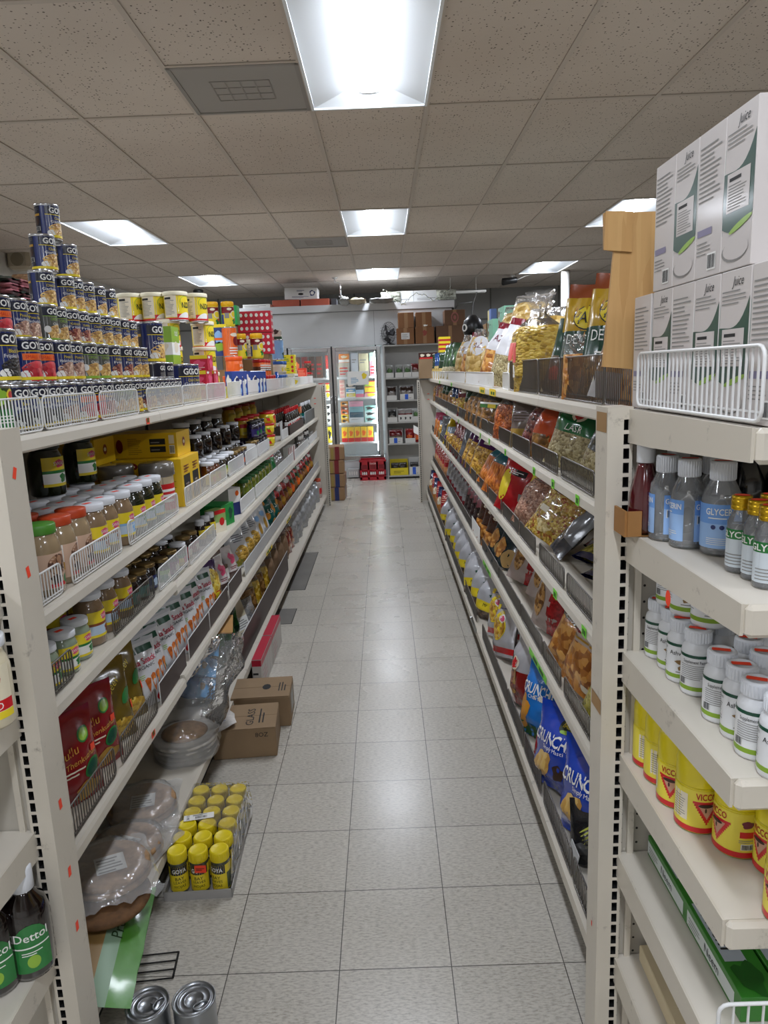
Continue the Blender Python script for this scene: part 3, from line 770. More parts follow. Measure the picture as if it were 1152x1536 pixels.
def lab_tahini(l, S):
    l.d_rect(S, -.035, .09, .018, .105, M('pinkish label', 'cfae96', .5)); l.d_oval(S, .03, .075, .03, .026, G('walnut picture', ['3a2318', '7a4e35', 'c49a78'], 70)); l.d_rect(S, -.075, -.02, .04, .105, WHT, .0006); l.d_text(S, 'PASTE', -.045, .072, .010, INK, .001)
    l.d_rect(S, -.075, -.02, .04, .06, GOLD, .0008); l.d_oval(S, .055, .035, .012, .012, GREEN, .001); l.d_oval(S, .02, .04, .016, .012, BROWNP, .001, wob=.3); l.d_rect(S, .0, .05, .02, .03, RED, .0008)
kind('tahini_o', 'paste_jar', 'jar', spin(jarp(.047, .176), TAN, lidp(.040, .152, .176), ORLID, lab_tahini, .047))
kind('tahini_g', 'paste_jar', 'jar', spin(jarp(.047, .176), TAN, lidp(.040, .152, .176), GRLID, lab_tahini, .047))
def swad(c2, c3, h0=.03, h1=.105, w=.045):
    def d(l, S):
        m = h1-h0
        l.d_rect(S, -w, w, h0+m*.55, h1, YELL); l.d_oval(S, .012, h0+m*.78, .018, m*.13, PINK, .0008, wob=.3); l.d_text(S, 'SWAD', .012, h0+m*.78, m*.13, WHT, .0012)
        l.d_rect(S, -w, w, h0+m*.45, h0+m*.55, c2); l.d_rect(S, -w, w, h0+m*.1, h0+m*.45, c3); l.d_rect(S, -w, w, h0, h0+m*.1, YELL)
        l.d_oval(S, .02, h0+m*.28, .014, m*.15, c2, .0008, wob=.3)
    return d
TAG1 = lambda z, r: ('price_sticker', _tagmb(z, r))
def _tagmb(z, r, S=None):
    b = MB(); b.d_rect(planeT(z), -r*.6, r*.3, -.006, .008, STK, .0006, nx=1); return b
BRN = M('rust print', '8e4a22', .4); PALEB = M('pale blue print', 'c2d6ea', .4)
kind('paste_w', 'paste_jar', 'jar', spin(jarp(.045, .17), TAN2, lidp(.041, .15, .17), WLID, swad(BRN, PALEB), .045, extra=[TAG1(.17, .03)]))
kind('paste_b', 'paste_jar', 'jar', spin(jarp(.045, .17), TAN2, lidp(.041, .15, .17), WLID, swad(SKY, PALEB), .045, extra=[TAG1(.17, .03)]))
kind('pickle', 'pickle_jar', 'jar', spin(jarp(.045, .17), OLV, lidp(.042, .15, .17), WLID, swad(GREEN, PALEB), .045, extra=[TAG1(.17, .03)]))
kind('pickle_tall', 'pickle_jar', 'jar', spin(jarp(.052, .165), OLV, lidp(.046, .145, .165), M('dark green lid', '1c2a1c', .4), swad(GREEN, WHT, .03, .12), .052))
kind('paste_tall', 'paste_jar', 'jar', spin(jarp(.043, .15), TAN2, lidp(.039, .134, .15), WLID, swad(BRN, PALEB, .025, .1), .043))
kind('paste_short', 'paste_jar', 'jar', spin(jarp(.038, .112), M('pale green paste', '8c9a84', .12, coat=.8), lidp(.035, .096, .112), WLID, swad(GREEN, WHT, .012, .075, .036), .038, extra=[TAG1(.112, .025)]))
def plain(base, top=None, h0=.015, h1=.06, w=.04, dot=None):
    def d(l, S):
        l.d_rect(S, -w, w, h0, h1, base)
        if top: l.d_rect(S, -w, w, h1-(h1-h0)*.35, h1, top, .0007)
        if dot: l.d_oval(S, .005, (h0+h1)/2, .015, (h1-h0)*.3, dot, .0009, wob=.25)
        l.d_lines(S, -w*.7, w*.7, h0+.004, h0+(h1-h0)*.3, 3, PRINT, .0009)
    return d
def smalljar(key, body, lid, lab, r=.036, h=.1):
    kind(key, 'relish_jar', 'jar', spin(jarp(r, h), body, lidp(r*.9, h*.87, h), lid, lab, r))
smalljar('jar_green', DKJ, GOLDL, plain(GREEN, LIME, .012, .058, .04, CREAM)); smalljar('jar_mag', DKJ, GOLDL, plain(M('magenta print', '8a1468', .4), None, .012, .058, .04, CREAM))
smalljar('jar_navy', DKJ, GOLDL, plain(NAVY, None, .012, .058, .04, PALEB)); smalljar('jar_teal', DKJ, GOLDL, plain(M('sea green print', '4a8c84', .4), None, .012, .05, .04, PRINT))
smalljar('jar_wlid', DKJ, WLID, plain(YELL, GREEN, .012, .058, .04, PINK)); smalljar('jar_crim', DKJ, GOLDL, plain(M('crimson print', 'a01830', .4), None, .012, .058, .04, CREAM))
smalljar('honey_y', HONEY, WLID, plain(YELL, None, .012, .06, .045, ORANGE), .037, .115); smalljar('honey_w', DKJ, WLID, plain(WHT, LIME, .012, .06, .045, YELL), .037, .115)
smalljar('honey_d', DKJ, WLID, None, .042, .115); smalljar('dark_y', DKJ, WLID, plain(M('mustard print', 'b8941c', .4), None, .03, .09, .02), .05, .17)
smalljar('gold_navy', PURJ, GOLDL, plain(NAVY, None, .012, .06, .04, ORANGE), .04, .1); smalljar('dark_pur', PURJ, BLKL, plain(M('berry print', '2a1c5c', .4), None, .012, .06, .045, GREEN), .04, .11)
smalljar('redlid', M('mustard jar', 'c79a1e', .15, coat=.8), REDL, plain(YELL, RED, .02, .09, .055, ORANGE), .05, .13)
smalljar('yellid', M('mustard jar', 'c79a1e', .15, coat=.8), M('red collar', '8c1c18', .4), plain(M('olive yellow print', 'a8901c', .4), None, .02, .09, .05, None), .045, .13)
smalljar('pickle_gr', PICK, M('green lid 2', '2f6a34', .4), None, .038, .14); smalljar('silverjar', M('pale relish', '8f8a82', .1, coat=1.), M('silver lid', 'b9bbbd', .25, .9), plain(WHT, None, .015, .05, .035), .034, .1)
smalljar('blackjar', DKJ, BLKL, plain(WHT, None, .015, .05, .03), .034, .1)
kind('slimbottle', 'sauce_bottle', 'bottle', spin([(0, 0), (.026, .002), (.026, .07), (.02, .09), (.018, .1)], DKJ, lidp(.021, .095, .12), WLID, plain(YELL, None, .035, .075, .03), .026))
kind('redcap', 'sauce_bottle', 'bottle', spin([(0, 0), (.03, .002), (.03, .12), (.014, .16), (.013, .19)], M('dark sauce', '1c0d0a', .08, coat=1.), lidp(.017, .175, .21), REDL, plain(WHT, None, .03, .1, .04, RED), .03))
kind('whitecap', 'sauce_bottle', 'bottle', spin([(0, 0), (.034, .002), (.034, .13), (.018, .165), (.016, .19)], M('dark bottle', '0f1712', .08, coat=1.), lidp(.019, .18, .215), WLID, plain(PALEB, TEAL, .03, .11, .045), .034))
def maltlab(l, S):
    l.d_rect(S, -.16, .16, .108, .158, MAROON); l.d_rect(S, -.16, .16, .02, .108, YELL, .0003); l.d_oval(S, .02, .1, .034, .03, CREAM, .0008); l.d_oval(S, .02, .1, .026, .022, YELL, .001)
    l.d_rect(S, -.06, -.025, .07, .11, PRINT, .0012); l.d_oval(S, .02, .045, .02, .02, GREEN, .0008, wob=.3); l.d_oval(S, .03, .06, .012, .01, RED, .001); l.d_oval(S, -.02, .14, .02, .01, CREAM, .001); l.d_rect(S, -.12, -.07, .02, .1, M('blue patch', '3a4f9a', .4), .0008)
kind('malt', 'drink_mix_jar', 'jar', spin([(0, 0), (.046, .002), (.05, .012), (.05, .1), (.047, .12), (.047, .165), (.044, .168)], YELL, [(.047, .163), (.049, .164), (.049, .195), (.045, .2), (0, .2)], YLID, maltlab, .0502, knurl=(.0492, .166, .193)))
def orj(l, S): l.d_rect(S, -.06, .06, .02, .07, ORANGE); l.d_text(S, 'Malt', .0, .06, .02, WHT, .001); l.d_oval(S, 0, .03, .03, .01, CREAM, .001); l.d_rect(S, -.06, .06, .01, .02, RED, .0006)
kind('orjar', 'drink_mix_jar', 'jar', spin([(0, 0), (.05, .002), (.052, .01), (.052, .085), (.048, .092)], ORANGE, lidp(.053, .088, .115), M('bright orange lid', 'ee5a12', .4), orj, .052))
def ortin(l, S): l.d_oval(S, .01, .1, .025, .03, MAROON); l.d_lines(S, -.04, .04, .02, .07, 3, WHT); l.d_oval(S, .0, .14, .03, .012, CREAM)
kind('ortin', 'drink_mix_tin', 'tin', wrapcan(.048, .19, ORANGE, ortin))
def box(key, name, cat, X, Y, Zh, mat, decal=None, top=None, bev=.0008, decalY=None, decalT=None, part='carton', extra=None):
    """X deep (front face +X), Y wide, Zh high; origin at the bottom centre"""
    b = MB(); b.box(-X/2, X/2, -Y/2, Y/2, 0, Zh, mat, top=top, bev=bev)
    parts = [(part, b)]
    if decal or decalY or decalT:
        l = MB()
        if decal: decal(l, planeS(X/2))
        if decalY: decalY(l, planeY(-Y/2))
        if decalT: decalT(l, planeT(Zh))
        parts.append(('print', l))
    if extra: parts += extra
    kind(key, name, cat, parts)

# ---- bags and pouches
FILMC = FILM('clear film', 'ffffff', .06); FILMW = FILM('milky film', 'f4f4f2', .26, .12)
def sstep(a, b, x):
    t = max(0., min(1., (x-a)/(b-a))); return t*t*(3-2*t)
def pouch(key, name, cat, W, H, T, mat, bands=(), decal=None, style='pillow', bot=.25, seed=0, wr=.006, back=None, topT=.06, lean=0., extra=None, part='bag', nx=12, nz=20):
    def ws(v):
        if style == 'twist':
            return 1-.74*sstep(.6, .8, v)+.34*sstep(.82, 1., v)
        if style == 'gather':
            return 1-.55*sstep(.5, 1., v)
        if style == 'tri':
            return 1.03-.75*v
        return 1-.05*sin(PI*v)
    def half(u, v):
        g = min(1, bot+(1-bot)*sstep(0, .25, v))*(1-(1-topT)*sstep(.62, .95, v))
        if style == 'twist': g = min(1, bot+(1-bot)*sstep(0, .2, v))*(1-.75*sstep(.6, .8, v)+.15*sstep(.82, 1, v))
        e = max(0., 1-abs(2*u)**2.4)**.65
        t = T/2*g*e
        return t+wr*noise.noise(Vector((u*5+seed*3.1, v*6, seed*1.7)))*e**.5+wr*.5*noise.noise(Vector((u*14, v*9+seed, 2.)))*e
    def sag(u, v): return lean*v*v*H+.35*wr*noise.noise(Vector((u*3, v*3, seed+9.)))
    def S(x, z, o):
        v = max(0., min(1., z/H)); u = max(-.5, min(.5, x/(W*ws(v))))
        return (sag(u, v)+max(half(u, v), .0008)+o, x, z)
    b = MB()
    for sd in (1, -1):
        i = len(b.v)
        for a in range(nz+1):
            v = a/nz
            for c in range(nx+1):
                u = c/nx-.5
                hh = max(half(u, v), .0006 if 0 < c < nx else 0.)
                zz = v*H
                if a in (0, nz): zz += .004*noise.noise(Vector((u*6, seed, v)))
                b.v.append((sag(u, v)+sd*hh, u*W*ws(v), zz))
        for a in range(nz):
            vm = (a+.5)/nz; mm = mat if sd > 0 else (back or mat)
            for (v0, v1, m2) in bands:
                if v0 <= vm < v1: mm = m2
            for c in range(nx):
                k = i+a*(nx+1)+c; q = (k, k+1, k+nx+2, k+nx+1)
                b.face(q if sd > 0 else q[::-1], mm, True)
    parts = [(part, b)]
    if decal:
        l = MB(); decal(l, S); parts.append(('print', l))
    if extra: parts += extra
    kind(key, name, cat, parts)
def FOIL(n, c, bump=.35): return M(n, c, .25, coat=.6, bump=bump, bs=22, var=.12, vs=10)

# ------------------------------------------------------------------ bookkeeping: each thing gets a label of its own
ITEMS = []
def put(key, desc, row, loc, rz=0., group=None, tilt=0., roll=0., sc=1., order=None):
    if (round(loc[0]*100), round(loc[1]*100), round(loc[2]*100)) in HIDDEN: return None     # wholly out of sight in the photograph
    o = place(key, desc, loc, rz, group, tilt, roll, sc)
    ITEMS.append((o, desc, row, loc[1] if order is None else order))
    return o
def finish_labels():
    d = {}
    for o, a, r, y in ITEMS:
        for p, q in (('second row of the ', 'back row of '), ('deeper row of the ', 'back row of '), ('third row of the ', 'third row of '), (' of the left second shelf', ' of left second shelf'), ('high row at the back of ', 'high back row of '), ('lower middle row of left second', 'lower middle row, left second'), ('lower back row of left second', 'lower back row, left second')): r = r.replace(p, q)
        d.setdefault((a, r), []).append((y, o))
    for (a, r), L in d.items():
        L.sort(key=lambda t: t[0])
        for k, (y, o) in enumerate(L):
            if len(L) == 1: o['label'] = '%s, %s' % (a, r)
            else:
                f = 'from the post' if y < 0 and 'wall rack' not in r and 'cooler' not in r else ('from left' if 'wall rack' in r or 'cooler' in r or 'tonic' in a else 'from near end')
                o['label'] = '%s, %s %s, %s' % (a, ORD[k], f, r)
            if len(L) > 1 and 'group' not in o: o['group'] = '%ss, %s' % (a, r)
# ------------------------------------------------------------------ left run, top shelf: the pyramid of cans
rnd = random.Random(3)
Z1 = LZ[1]+.001; CH = .1135
def canrow(row, X, z, lst):
    for (k, y) in lst:
        desc = {'chick': 'navy chickpea can', 'pinto': 'navy pinto bean can', 'kidney': 'navy kidney bean can', 'blackb': 'navy black bean can', 'redb': 'navy red bean can', 'organic': 'grey organic chickpea can',
                'bigblack': 'wide black bean can', 'bigchick': 'tall navy chickpea can', 'flatcan': 'squat dark navy can', 'salsacan': 'deep green can with red badge'}[k]
        put(k, desc, row, (X+rnd.uniform(-.006, .006), y, z), rnd.uniform(-.35, .05), group='canned beans stacked on the left top shelf')
T0 = [1.655, 1.75, 1.835, 1.93, 2.025, 2.12, 2.205, 2.30, 2.385, 2.475, 2.565, 2.65, 2.735, 2.82, 2.90, 2.985]
canrow('lowest tier of the left pyramid', -.862, Z1, list(zip(T0, ['x']*16)) if False else [('salsacan', 1.60)]+[(k, y) for k, y in zip(['blackb', 'blackb', 'blackb', 'pinto', 'redb', 'redb', 'kidney', 'organic', 'organic', 'chick', 'kidney', 'chick', 'pinto', 'chick', 'chick', 'kidney'], [1.70, 1.79, 1.875, 1.965, 2.055, 2.14, 2.225, 2.31, 2.395, 2.48, 2.565, 2.65, 2.735, 2.82, 2.905, 2.99])])
canrow('second tier of the left pyramid', -.895, Z1+CH, [('bigblack', 1.70), ('redb', 1.835), ('redb', 1.93), ('pinto', 2.02), ('pinto', 2.105), ('organic', 2.215), ('organic', 2.315), ('kidney', 2.41), ('kidney', 2.515), ('chick', 2.60), ('chick', 2.685)])
canrow('short cans beside the tall navy can', -.885, Z1+CH, [('flatcan', 2.80), ('flatcan', 2.91)])
X2 = -1.0
canrow('third tier of the left pyramid', X2, Z1+2*CH, [('redb', 1.93), ('pinto', 2.02), ('pinto', 2.10), ('organic', 2.20), ('organic', 2.29), ('kidney', 2.375), ('kidney', 2.455), ('chick', 2.54), ('chick', 2.65), ('chick', 2.735), ('chick', 2.82), ('chick', 2.92)])
canrow('fourth tier of the left pyramid', -1.045, Z1+3*CH, [('chick', 2.33), ('chick', 2.47), ('chick', 2.555), ('chick', 2.64), ('chick', 2.76), ('chick', 2.86)])
canrow('fifth tier of the left pyramid', -1.055, Z1+4*CH, [('chick', 2.375), ('chick', 2.555)])
canrow('topmost on the left pyramid', -1.075, Z1+5*CH, [('chick', 2.49)])
canrow('behind the squat navy cans', -.99, Z1, [('bigchick', 3.07)])
canrow('on top beside the pyramid', -.965, Z1+.172, [('bigchick', 3.07)])
canrow('front row beyond the pyramid', -.875, Z1, [('bigchick', 3.16), ('bigchick', 3.285)])
box('canbase', 'stock_carton', 'carton', .16, 1.0, 2*CH-.001, M('brown shipping carton', '8a6a45', .8), None)
put('canbase', 'long brown carton carrying the upper tiers of navy cans', 'left top shelf', (-1.035, 2.44, Z1))
# milk powder tins
NH = .1255
for (x, y, lv, row) in ((-1.19, 3.55, 3, 'leftmost of the top level'), (-1.08, 3.56, 3, 'second from left of the top level'), (-.972, 3.55, 3, 'third from left of the top level'), (-.905, 3.66, 3, 'half hidden at the right of the top level'),
       (-1.02, 3.55, 2, 'behind the green carton'), (-.905, 3.76, 2, 'below the half hidden tin'), (-.90, 3.74, 1, 'above the crimson boxes'), (-.90, 3.78, 0, 'at shelf level behind small boxes'), (-1.02, 3.56, 1, 'behind the crimson boxes'), (-1.02, 3.56, 0, 'lowest at the back')):
    put('nido', 'yellow milk powder tin', row, (x, y, Z1+NH*lv), rnd.uniform(-.75, -.5), group='milk powder tins on the left top shelf')
box('stock', 'stock_carton', 'carton', .24, .16, NH*3-.001, M('brown shipping carton', '8a6a45', .8), None)
put('stock', 'brown carton carrying two yellow tins', 'back of the left top shelf', (-1.16, 3.58, Z1))
put('nido', 'yellow milk powder tin', 'behind the maroon banded jars', (-.93, 5.25, Z1+.225), -.6, group='milk powder tins on the left top shelf')
box('cauli', 'frozen_style_carton', 'carton', .1, .12, .17, WHT, lambda l, S: (l.d_rect(S, -.06, .06, .1, .17, LIME), l.d_rect(S, -.06, .06, 0, .045, LIME), l.d_oval(S, .0, .08, .03, .025, CREAM, wob=.2), l.d_text(S, 'OLÉ', .01, .14, .02, WHT, .001)),
    decalY=lambda l, S: (l.d_rect(S, -.05, .05, .1, .17, LIME), l.d_rect(S, -.05, .05, 0, .045, LIME), l.d_oval(S, .0, .08, .03, .025, CREAM, wob=.2)))
put('cauli', 'tall white and lime green carton', 'beside the tall navy can', (-.985, 3.36, Z1+.172))
box('jello', 'gelatin_box', 'carton', .085, .10, .072, M('pomegranate box', 'c2183c', .4), lambda l, S: (l.d_oval(S, .01, .032, .03, .02, PINK, wob=.3), l.d_rect(S, -.05, .05, .055, .072, RED), l.d_oval(S, -.02, .062, .018, .006, WHT, .001)),
    decalY=lambda l, S: (l.d_oval(S, .0, .03, .026, .02, PINK, wob=.3), l.d_rect(S, -.042, .042, .055, .072, YELL), l.d_lines(S, -.03, .03, .005, .02, 2, WHT)))
box('lemonbox', 'gelatin_box', 'carton', .085, .085, .06, YELL, lambda l, S: (l.d_oval(S, 0, .03, .025, .018, LIME, wob=.2), l.d_oval(S, 0, .045, .02, .006, GREEN, .001)), decalY=lambda l, S: l.d_oval(S, 0, .03, .025, .018, LIME, wob=.2))
for (y, x, lv) in ((3.58, -.88, 2), (3.56, -.885, 1), (3.52, -.88, 0), (3.66, -.875, 0), (3.68, -.88, 1)): put('jello', 'crimson gelatin box, %s' % ['bottom of its stack', 'middle of its stack', 'top of its stack'][lv], 'by the tins', (x, y, Z1+.0725*lv), rnd.uniform(-.2, .1), group='gelatin boxes on the left top shelf')
for y in (3.82, 3.92): put('lemonbox', 'yellow lime flavoured gelatin box', 'left top shelf by the tins', (-.87, y, Z1), rnd.uniform(-.1, .1), group='gelatin boxes on the left top shelf')
put('jello', 'crimson gelatin box beside yellow boxes', 'left top shelf by the tins', (-.87, 3.75, Z1), -.1, group='gelatin boxes on the left top shelf')
# jars with yellow lids, orange tins and mixed cartons further along
box('stackblk', 'stock_carton', 'carton', .16, .34, .155, M('brown shipping carton', '8a6a45', .8), None)
MT = [(4.98, -1.125, Z1+.435), (5.0, -1.025, Z1+.435), (4.99, -.955, Z1+.223), (5.02, -.85, Z1+.223)]
for i, (y, x, z) in enumerate(MT):
    put('malt', 'yellow lidded jar with maroon band', ['left of the upper pair', 'right of the upper pair', 'left of the lower pair', 'right of the lower pair'][i], (x, y, z), rnd.uniform(-.9, -.6), group='drink mix jars on the left top shelf', sc=.84)
box('bluebox', 'drink_mix_carton', 'carton', .1, .1, .2, M('blue carton', '2a3f7c', .35, coat=.3), lambda l, S: (l.d_rect(S, -.05, .05, .18, .2, YELL), l.d_oval(S, 0, .13, .03, .03, SKY, wob=.2), l.d_rect(S, -.04, .04, .05, .09, ORANGE)),
    decalY=lambda l, S: (l.d_rect(S, -.05, .05, .18, .2, YELL), l.d_oval(S, 0, .12, .03, .04, SKY, wob=.2), l.d_oval(S, 0, .06, .03, .03, LIME, wob=.2), l.d_rect(S, -.03, .04, .10, .115, ORANGE, .001)))
put('bluebox', 'blue carton with yellow top edge', 'among the tins on the left top shelf', (-1.05, 4.84, Z1+.245))
put('ortin', 'tall orange drink tin', 'under the maroon banded jars', (-.985, 4.8, Z1+.235), -.6)
put('stackblk', 'brown carton under the orange tin', 'back of the left top shelf', (-1.05, 4.95, Z1)); put('stackblk', 'brown carton under the upper jars', 'back of the left top shelf', (-1.07, 5.02, Z1+.26), sc=(1, .5, 1.1))
for i, (y, z) in enumerate(((4.45, Z1), (4.62, Z1), (4.56, Z1+.1165))):
    put('orjar', 'orange lidded short jar', 'upper of its stack' if i == 2 else 'left top shelf', (-.92, y, z), -.2, group='orange lidded jars')
box('bluepack', 'coffee_packet', 'packet', .045, .11, .14, M('blue foil pack', '24489c', .25, coat=.6, bump=.3), lambda l, S: (l.d_oval(S, .0, .07, .035, .04, WHT, wob=.4), l.d_oval(S, .0, .09, .02, .015, NAVY, .001), l.d_oval(S, .02, .03, .02, .02, SKY)),
    decalY=lambda l, S: l.d_oval(S, 0, .07, .015, .05, WHT, wob=.3))
for y in (4.15, 4.3, 4.74, 4.87, 5.0): put('bluepack', 'blue and white coffee packet', 'left top shelf behind the fence', (-.845, y, Z1), -.35, group='blue packets on the left top shelf')
box('redgreen', 'biscuit_carton', 'carton', .3, .1, .16, M('red carton', 'd0203a', .4), lambda l, S: [l.d_oval(S, -.03+.03*k, .04+.05*j, .01, .014, WHT) for k in range(3) for j in range(3)], decalY=lambda l, S: [l.d_oval(S, -.12+.04*k, .03+.05*j, .012, .014, WHT) for k in range(7) for j in range(3)])
box('greencart', 'biscuit_carton', 'carton', .12, .1, .14, M('green carton', '2bab53', .4), None, decalY=lambda l, S: [l.d_oval(S, -.03+.03*k, .03+.04*j, .009, .01, WHT) for k in range(3) for j in range(3)])
put('redgreen', 'upper red carton with rows of white dots', 'behind the maroon banded jars', (-1.0, 5.8, Z1+.44)); put('redgreen', 'lower red dotted carton', 'behind the maroon banded jars', (-1.0, 5.8, Z1+.275))
put('greencart', 'green carton with white dots', 'left of the red dotted carton', (-1.13, 5.6, Z1+.49)); put('stackblk', 'brown carton carrying the green dotted carton', 'back of the left top shelf', (-1.145, 5.6, Z1), sc=(.7, .3, 3.155)); put('stackblk', 'brown carton carrying the dotted cartons', 'back of the left top shelf', (-1.0, 5.8, Z1), sc=(1.5, .6, 1.75))
def redj(l, S): l.d_rect(S, -.15, .15, .03, .06, M('cream brown', '6b3a1e', .4)); l.d_lines(S, -.035, .04, .036, .08, 3, WHT, .001, .55); l.d_rect(S, -.15, .15, .0, .028, ORANGE)
kind('redjar', 'drink_mix_jar', 'jar', spin([(0, 0), (.045, .002), (.047, .01), (.047, .085), (.043, .092)], ORANGE, lidp(.048, .088, .11), REDL, redj, .047))
for i, (y, z) in enumerate(((5.14, 0), (5.25, 0), (5.36, 0), (5.47, 0), (5.16, .111), (5.27, .111), (5.38, .111), (5.58, 0))):
    put('redjar', 'orange red jar with red lid', 'upper row' if z else 'front row', (-.865, y, Z1+z), -.5, group='red lidded jars on the left top shelf')
box('bluepouch', 'snack_packet', 'packet', .02, .07, .13, M('bright blue pack', '1f62d0', .25, coat=.6, bump=.3), None); put('bluepouch', 'bright blue packet leaning by red jars', 'left top shelf', (-.85, 5.85, Z1), 0, roll=-.25)
def milkcan(l, S): l.d_rect(S, -.15, .15, .1, .15, SKY); l.d_oval(S, 0, .04, .03, .025, M('forest green', '1d3a22', .4), wob=.3); l.d_oval(S, .01, .11, .02, .012, WHT, .001)
kind('skytin', 'milk_powder_tin', 'tin', wrapcan(.05, .17, SKY, milkcan)); put('skytin', 'sky blue tin under a small carton', 'far part of the left top shelf', (-.89, 6.3, Z1+.235))
box('smallcart', 'small_carton', 'carton', .075, .075, .075, M('beige carton', 'cfc6b6', .6), lambda l, S: (l.d_oval(S, 0, .05, .02, .02, BROWNP), l.d_rect(S, -.045, .045, 0, .02, GREEN)), decalY=lambda l, S: (l.d_oval(S, 0, .06, .02, .02, BROWNP, wob=.3), l.d_rect(S, -.045, .045, 0, .02, DGREEN)))
put('smallcart', 'small beige carton with brown mark', 'on the sky blue tin', (-.89, 6.3, Z1+.408)); 
box('yelbox', 'spice_carton', 'carton', .17, .12, .085, M('bright yellow carton', 'f0dc14', .4), lambda l, S: (l.d_lines(S, -.05, .05, .01, .075, 4, GREEN), l.d_oval(S, .04, .05, .012, .02, RED, .001)), decalY=lambda l, S: (l.d_lines(S, -.075, .04, .01, .075, 4, GREEN), l.d_oval(S, .06, .06, .012, .014, RED, .001), l.d_oval(S, .06, .025, .012, .014, RED, .001)))
put('yelbox', 'bright yellow long carton', 'on the display box', (-.90, 6.9, Z1+.203)); put('yelbox', 'bright yellow long carton under another', 'on the display box', (-.90, 6.9, Z1+.117))
def bl(l, S): l.d_rect(S, -.15, .15, .02, .07, CREAM); l.d_oval(S, .01, .045, .03, .018, YELL, wob=.2)
kind('bluelid', 'cream_tub', 'tub', spin([(0, 0), (.04, .002), (.045, .09)], CREAM, lidp(.049, .085, .11), M('blue lid', '2f63b4', .4), bl, .0435))
for i, (y, z) in enumerate(((6.02, 0), (6.14, 0), (6.3, 0), (6.12, .111), (6.3, .111))): put('bluelid', 'cream tub with blue lid', 'upper row' if z else 'front row', (-.87, y, Z1+z), -.4, group='blue lidded tubs')
box('display', 'display_carton', 'carton', .17, .3, .115, M('pale display box', 'd9d4c4', .6), lambda l, S: [l.d_oval(S, -.1+.07*k, .045, .03, .025, YELL, wob=.2) for k in range(4)]+[l.d_rect(S, -.12, .12, .085, .093, INK, .001)], decalY=lambda l, S: [l.d_oval(S, -.08+.08*k, .04, .03, .025, YELL, wob=.2) for k in range(3)]+[l.d_rect(S, -.07, .07, .08, .087, INK, .001)])
put('display', 'open display carton of yellow packets', 'far end of the left top shelf', (-.90, 6.9, Z1))
box('redtall', 'tall_carton', 'carton', .09, .1, .17, M('scarlet carton', 'd8321e', .4), lambda l, S: l.d_lines(S, -.04, .04, .08, .16, 5, M('salmon', 'f09a7a', .5)), decalY=lambda l, S: (l.d_lines(S, -.04, .04, .08, .16, 5, M('salmon', 'f09a7a', .5)), l.d_rect(S, -.045, .045, 0, .06, RED)))
put('redtall', 'tall scarlet carton', 'last on the left top shelf', (-.875, 8.0, Z1))
kind('spicejar', 'spice_jar', 'jar', spin([(0, 0), (.042, .002), (.042, .1), (.038, .105)], G('peppercorns', ['2a1a14', '5a4030', '8a6a50', '3a2820'], 60), lidp(.04, .1, .125), REDL, None, .04))
put('spicejar', 'peppercorn jar with red lid, lower of two', 'end of the left top shelf', (-.86, 8.45, Z1)); put('spicejar', 'peppercorn jar with red lid, upper of two', 'end of the left top shelf', (-.86, 8.45, Z1+.126))
# yellow ribbon tag hanging over the strip
b = MB()
for k in range(5): b.d_rect(lambda x, z, o, k=k: (-.788+.006*k, 6.0+.03*k+x+(.05-z)*.3*(k-2), Z1+.07+z), -.007, .007, -.04-.01*k, .03, M('pale yellow paper', 'e6dc8e', .6), 0, nx=1, nz=3)
tag(b.build('paper_tag'), 'pale yellow paper strips hanging over the left top strip', 'tag')
# ------------------------------------------------------------------ left run, second shelf
Z2 = LZ[2]+.001; R2 = 'left second shelf'
def line(key, desc, row, X, z, ys, rz=-.35, group=None, jit=.15, xj=.004, **k):
    for y in ys: put(key, desc, row, (X+rnd.uniform(-xj, xj), y, z), rz+rnd.uniform(-jit, jit), group=group, **k)
put('tahini_g', 'tan paste jar with green lid', R2, (-.862, 1.73, Z2), -.9)
line('tahini_o', 'tan paste jar with orange lid', R2, -.868, Z2, [1.835, 1.935], -.5)
line('tahini_o', 'tan paste jar with orange lid', 'second row of the left second shelf', -.965, Z2, [1.76, 1.86], -.5)
line('paste_w', 'brown paste jar with white lid', R2, -.862, Z2, [2.04, 2.14], -.5)
put('paste_b', 'brown paste jar with blue label', R2, (-.858, 2.25, Z2), -.35)
line('paste_w', 'brown paste jar with white lid', 'second row of the left second shelf', -.955, Z2, [1.98, 2.08, 2.18, 2.29], -.4)
line('paste_w', 'brown paste jar with white lid', 'third row of the left second shelf', -1.05, Z2, [2.0, 2.11, 2.22, 2.33, 2.45], -.4)
line('pickle', 'dark green pickle jar with white lid', R2, -.862, Z2, [2.38, 2.49, 2.59], -.35)
line('pickle', 'green pickle jar with white lid', 'second row of the left second shelf', -.955, Z2, [2.40, 2.50, 2.60], -.35)
line('pickle_tall', 'tall dark green jar with yellow label', 'standing on the jars', -1.055, Z2+.171, [2.22, 2.47], -.45, jit=.05)
def tinlab(l, S):
    l.d_rect(S, -.19, .19, .03, .125, RED); l.d_text(S, 'Mother', -.0, .105, .016, WHT, .001); l.d_rect(S, .03, .07, .03, .125, WHT, .001); l.d_text(S, 'Pure', -.01, .07, .016, CREAM, .001); l.d_rect(S, -.19, .19, .06, .063, WHT, .0008)
GT = M('smoky plastic lid', '6d6860', .25, coat=.5)
b = MB(); b.lathe([(.065, .15), (.068, .152), (.066, .195), (.06, .2), (0, .2)], GT, 26)
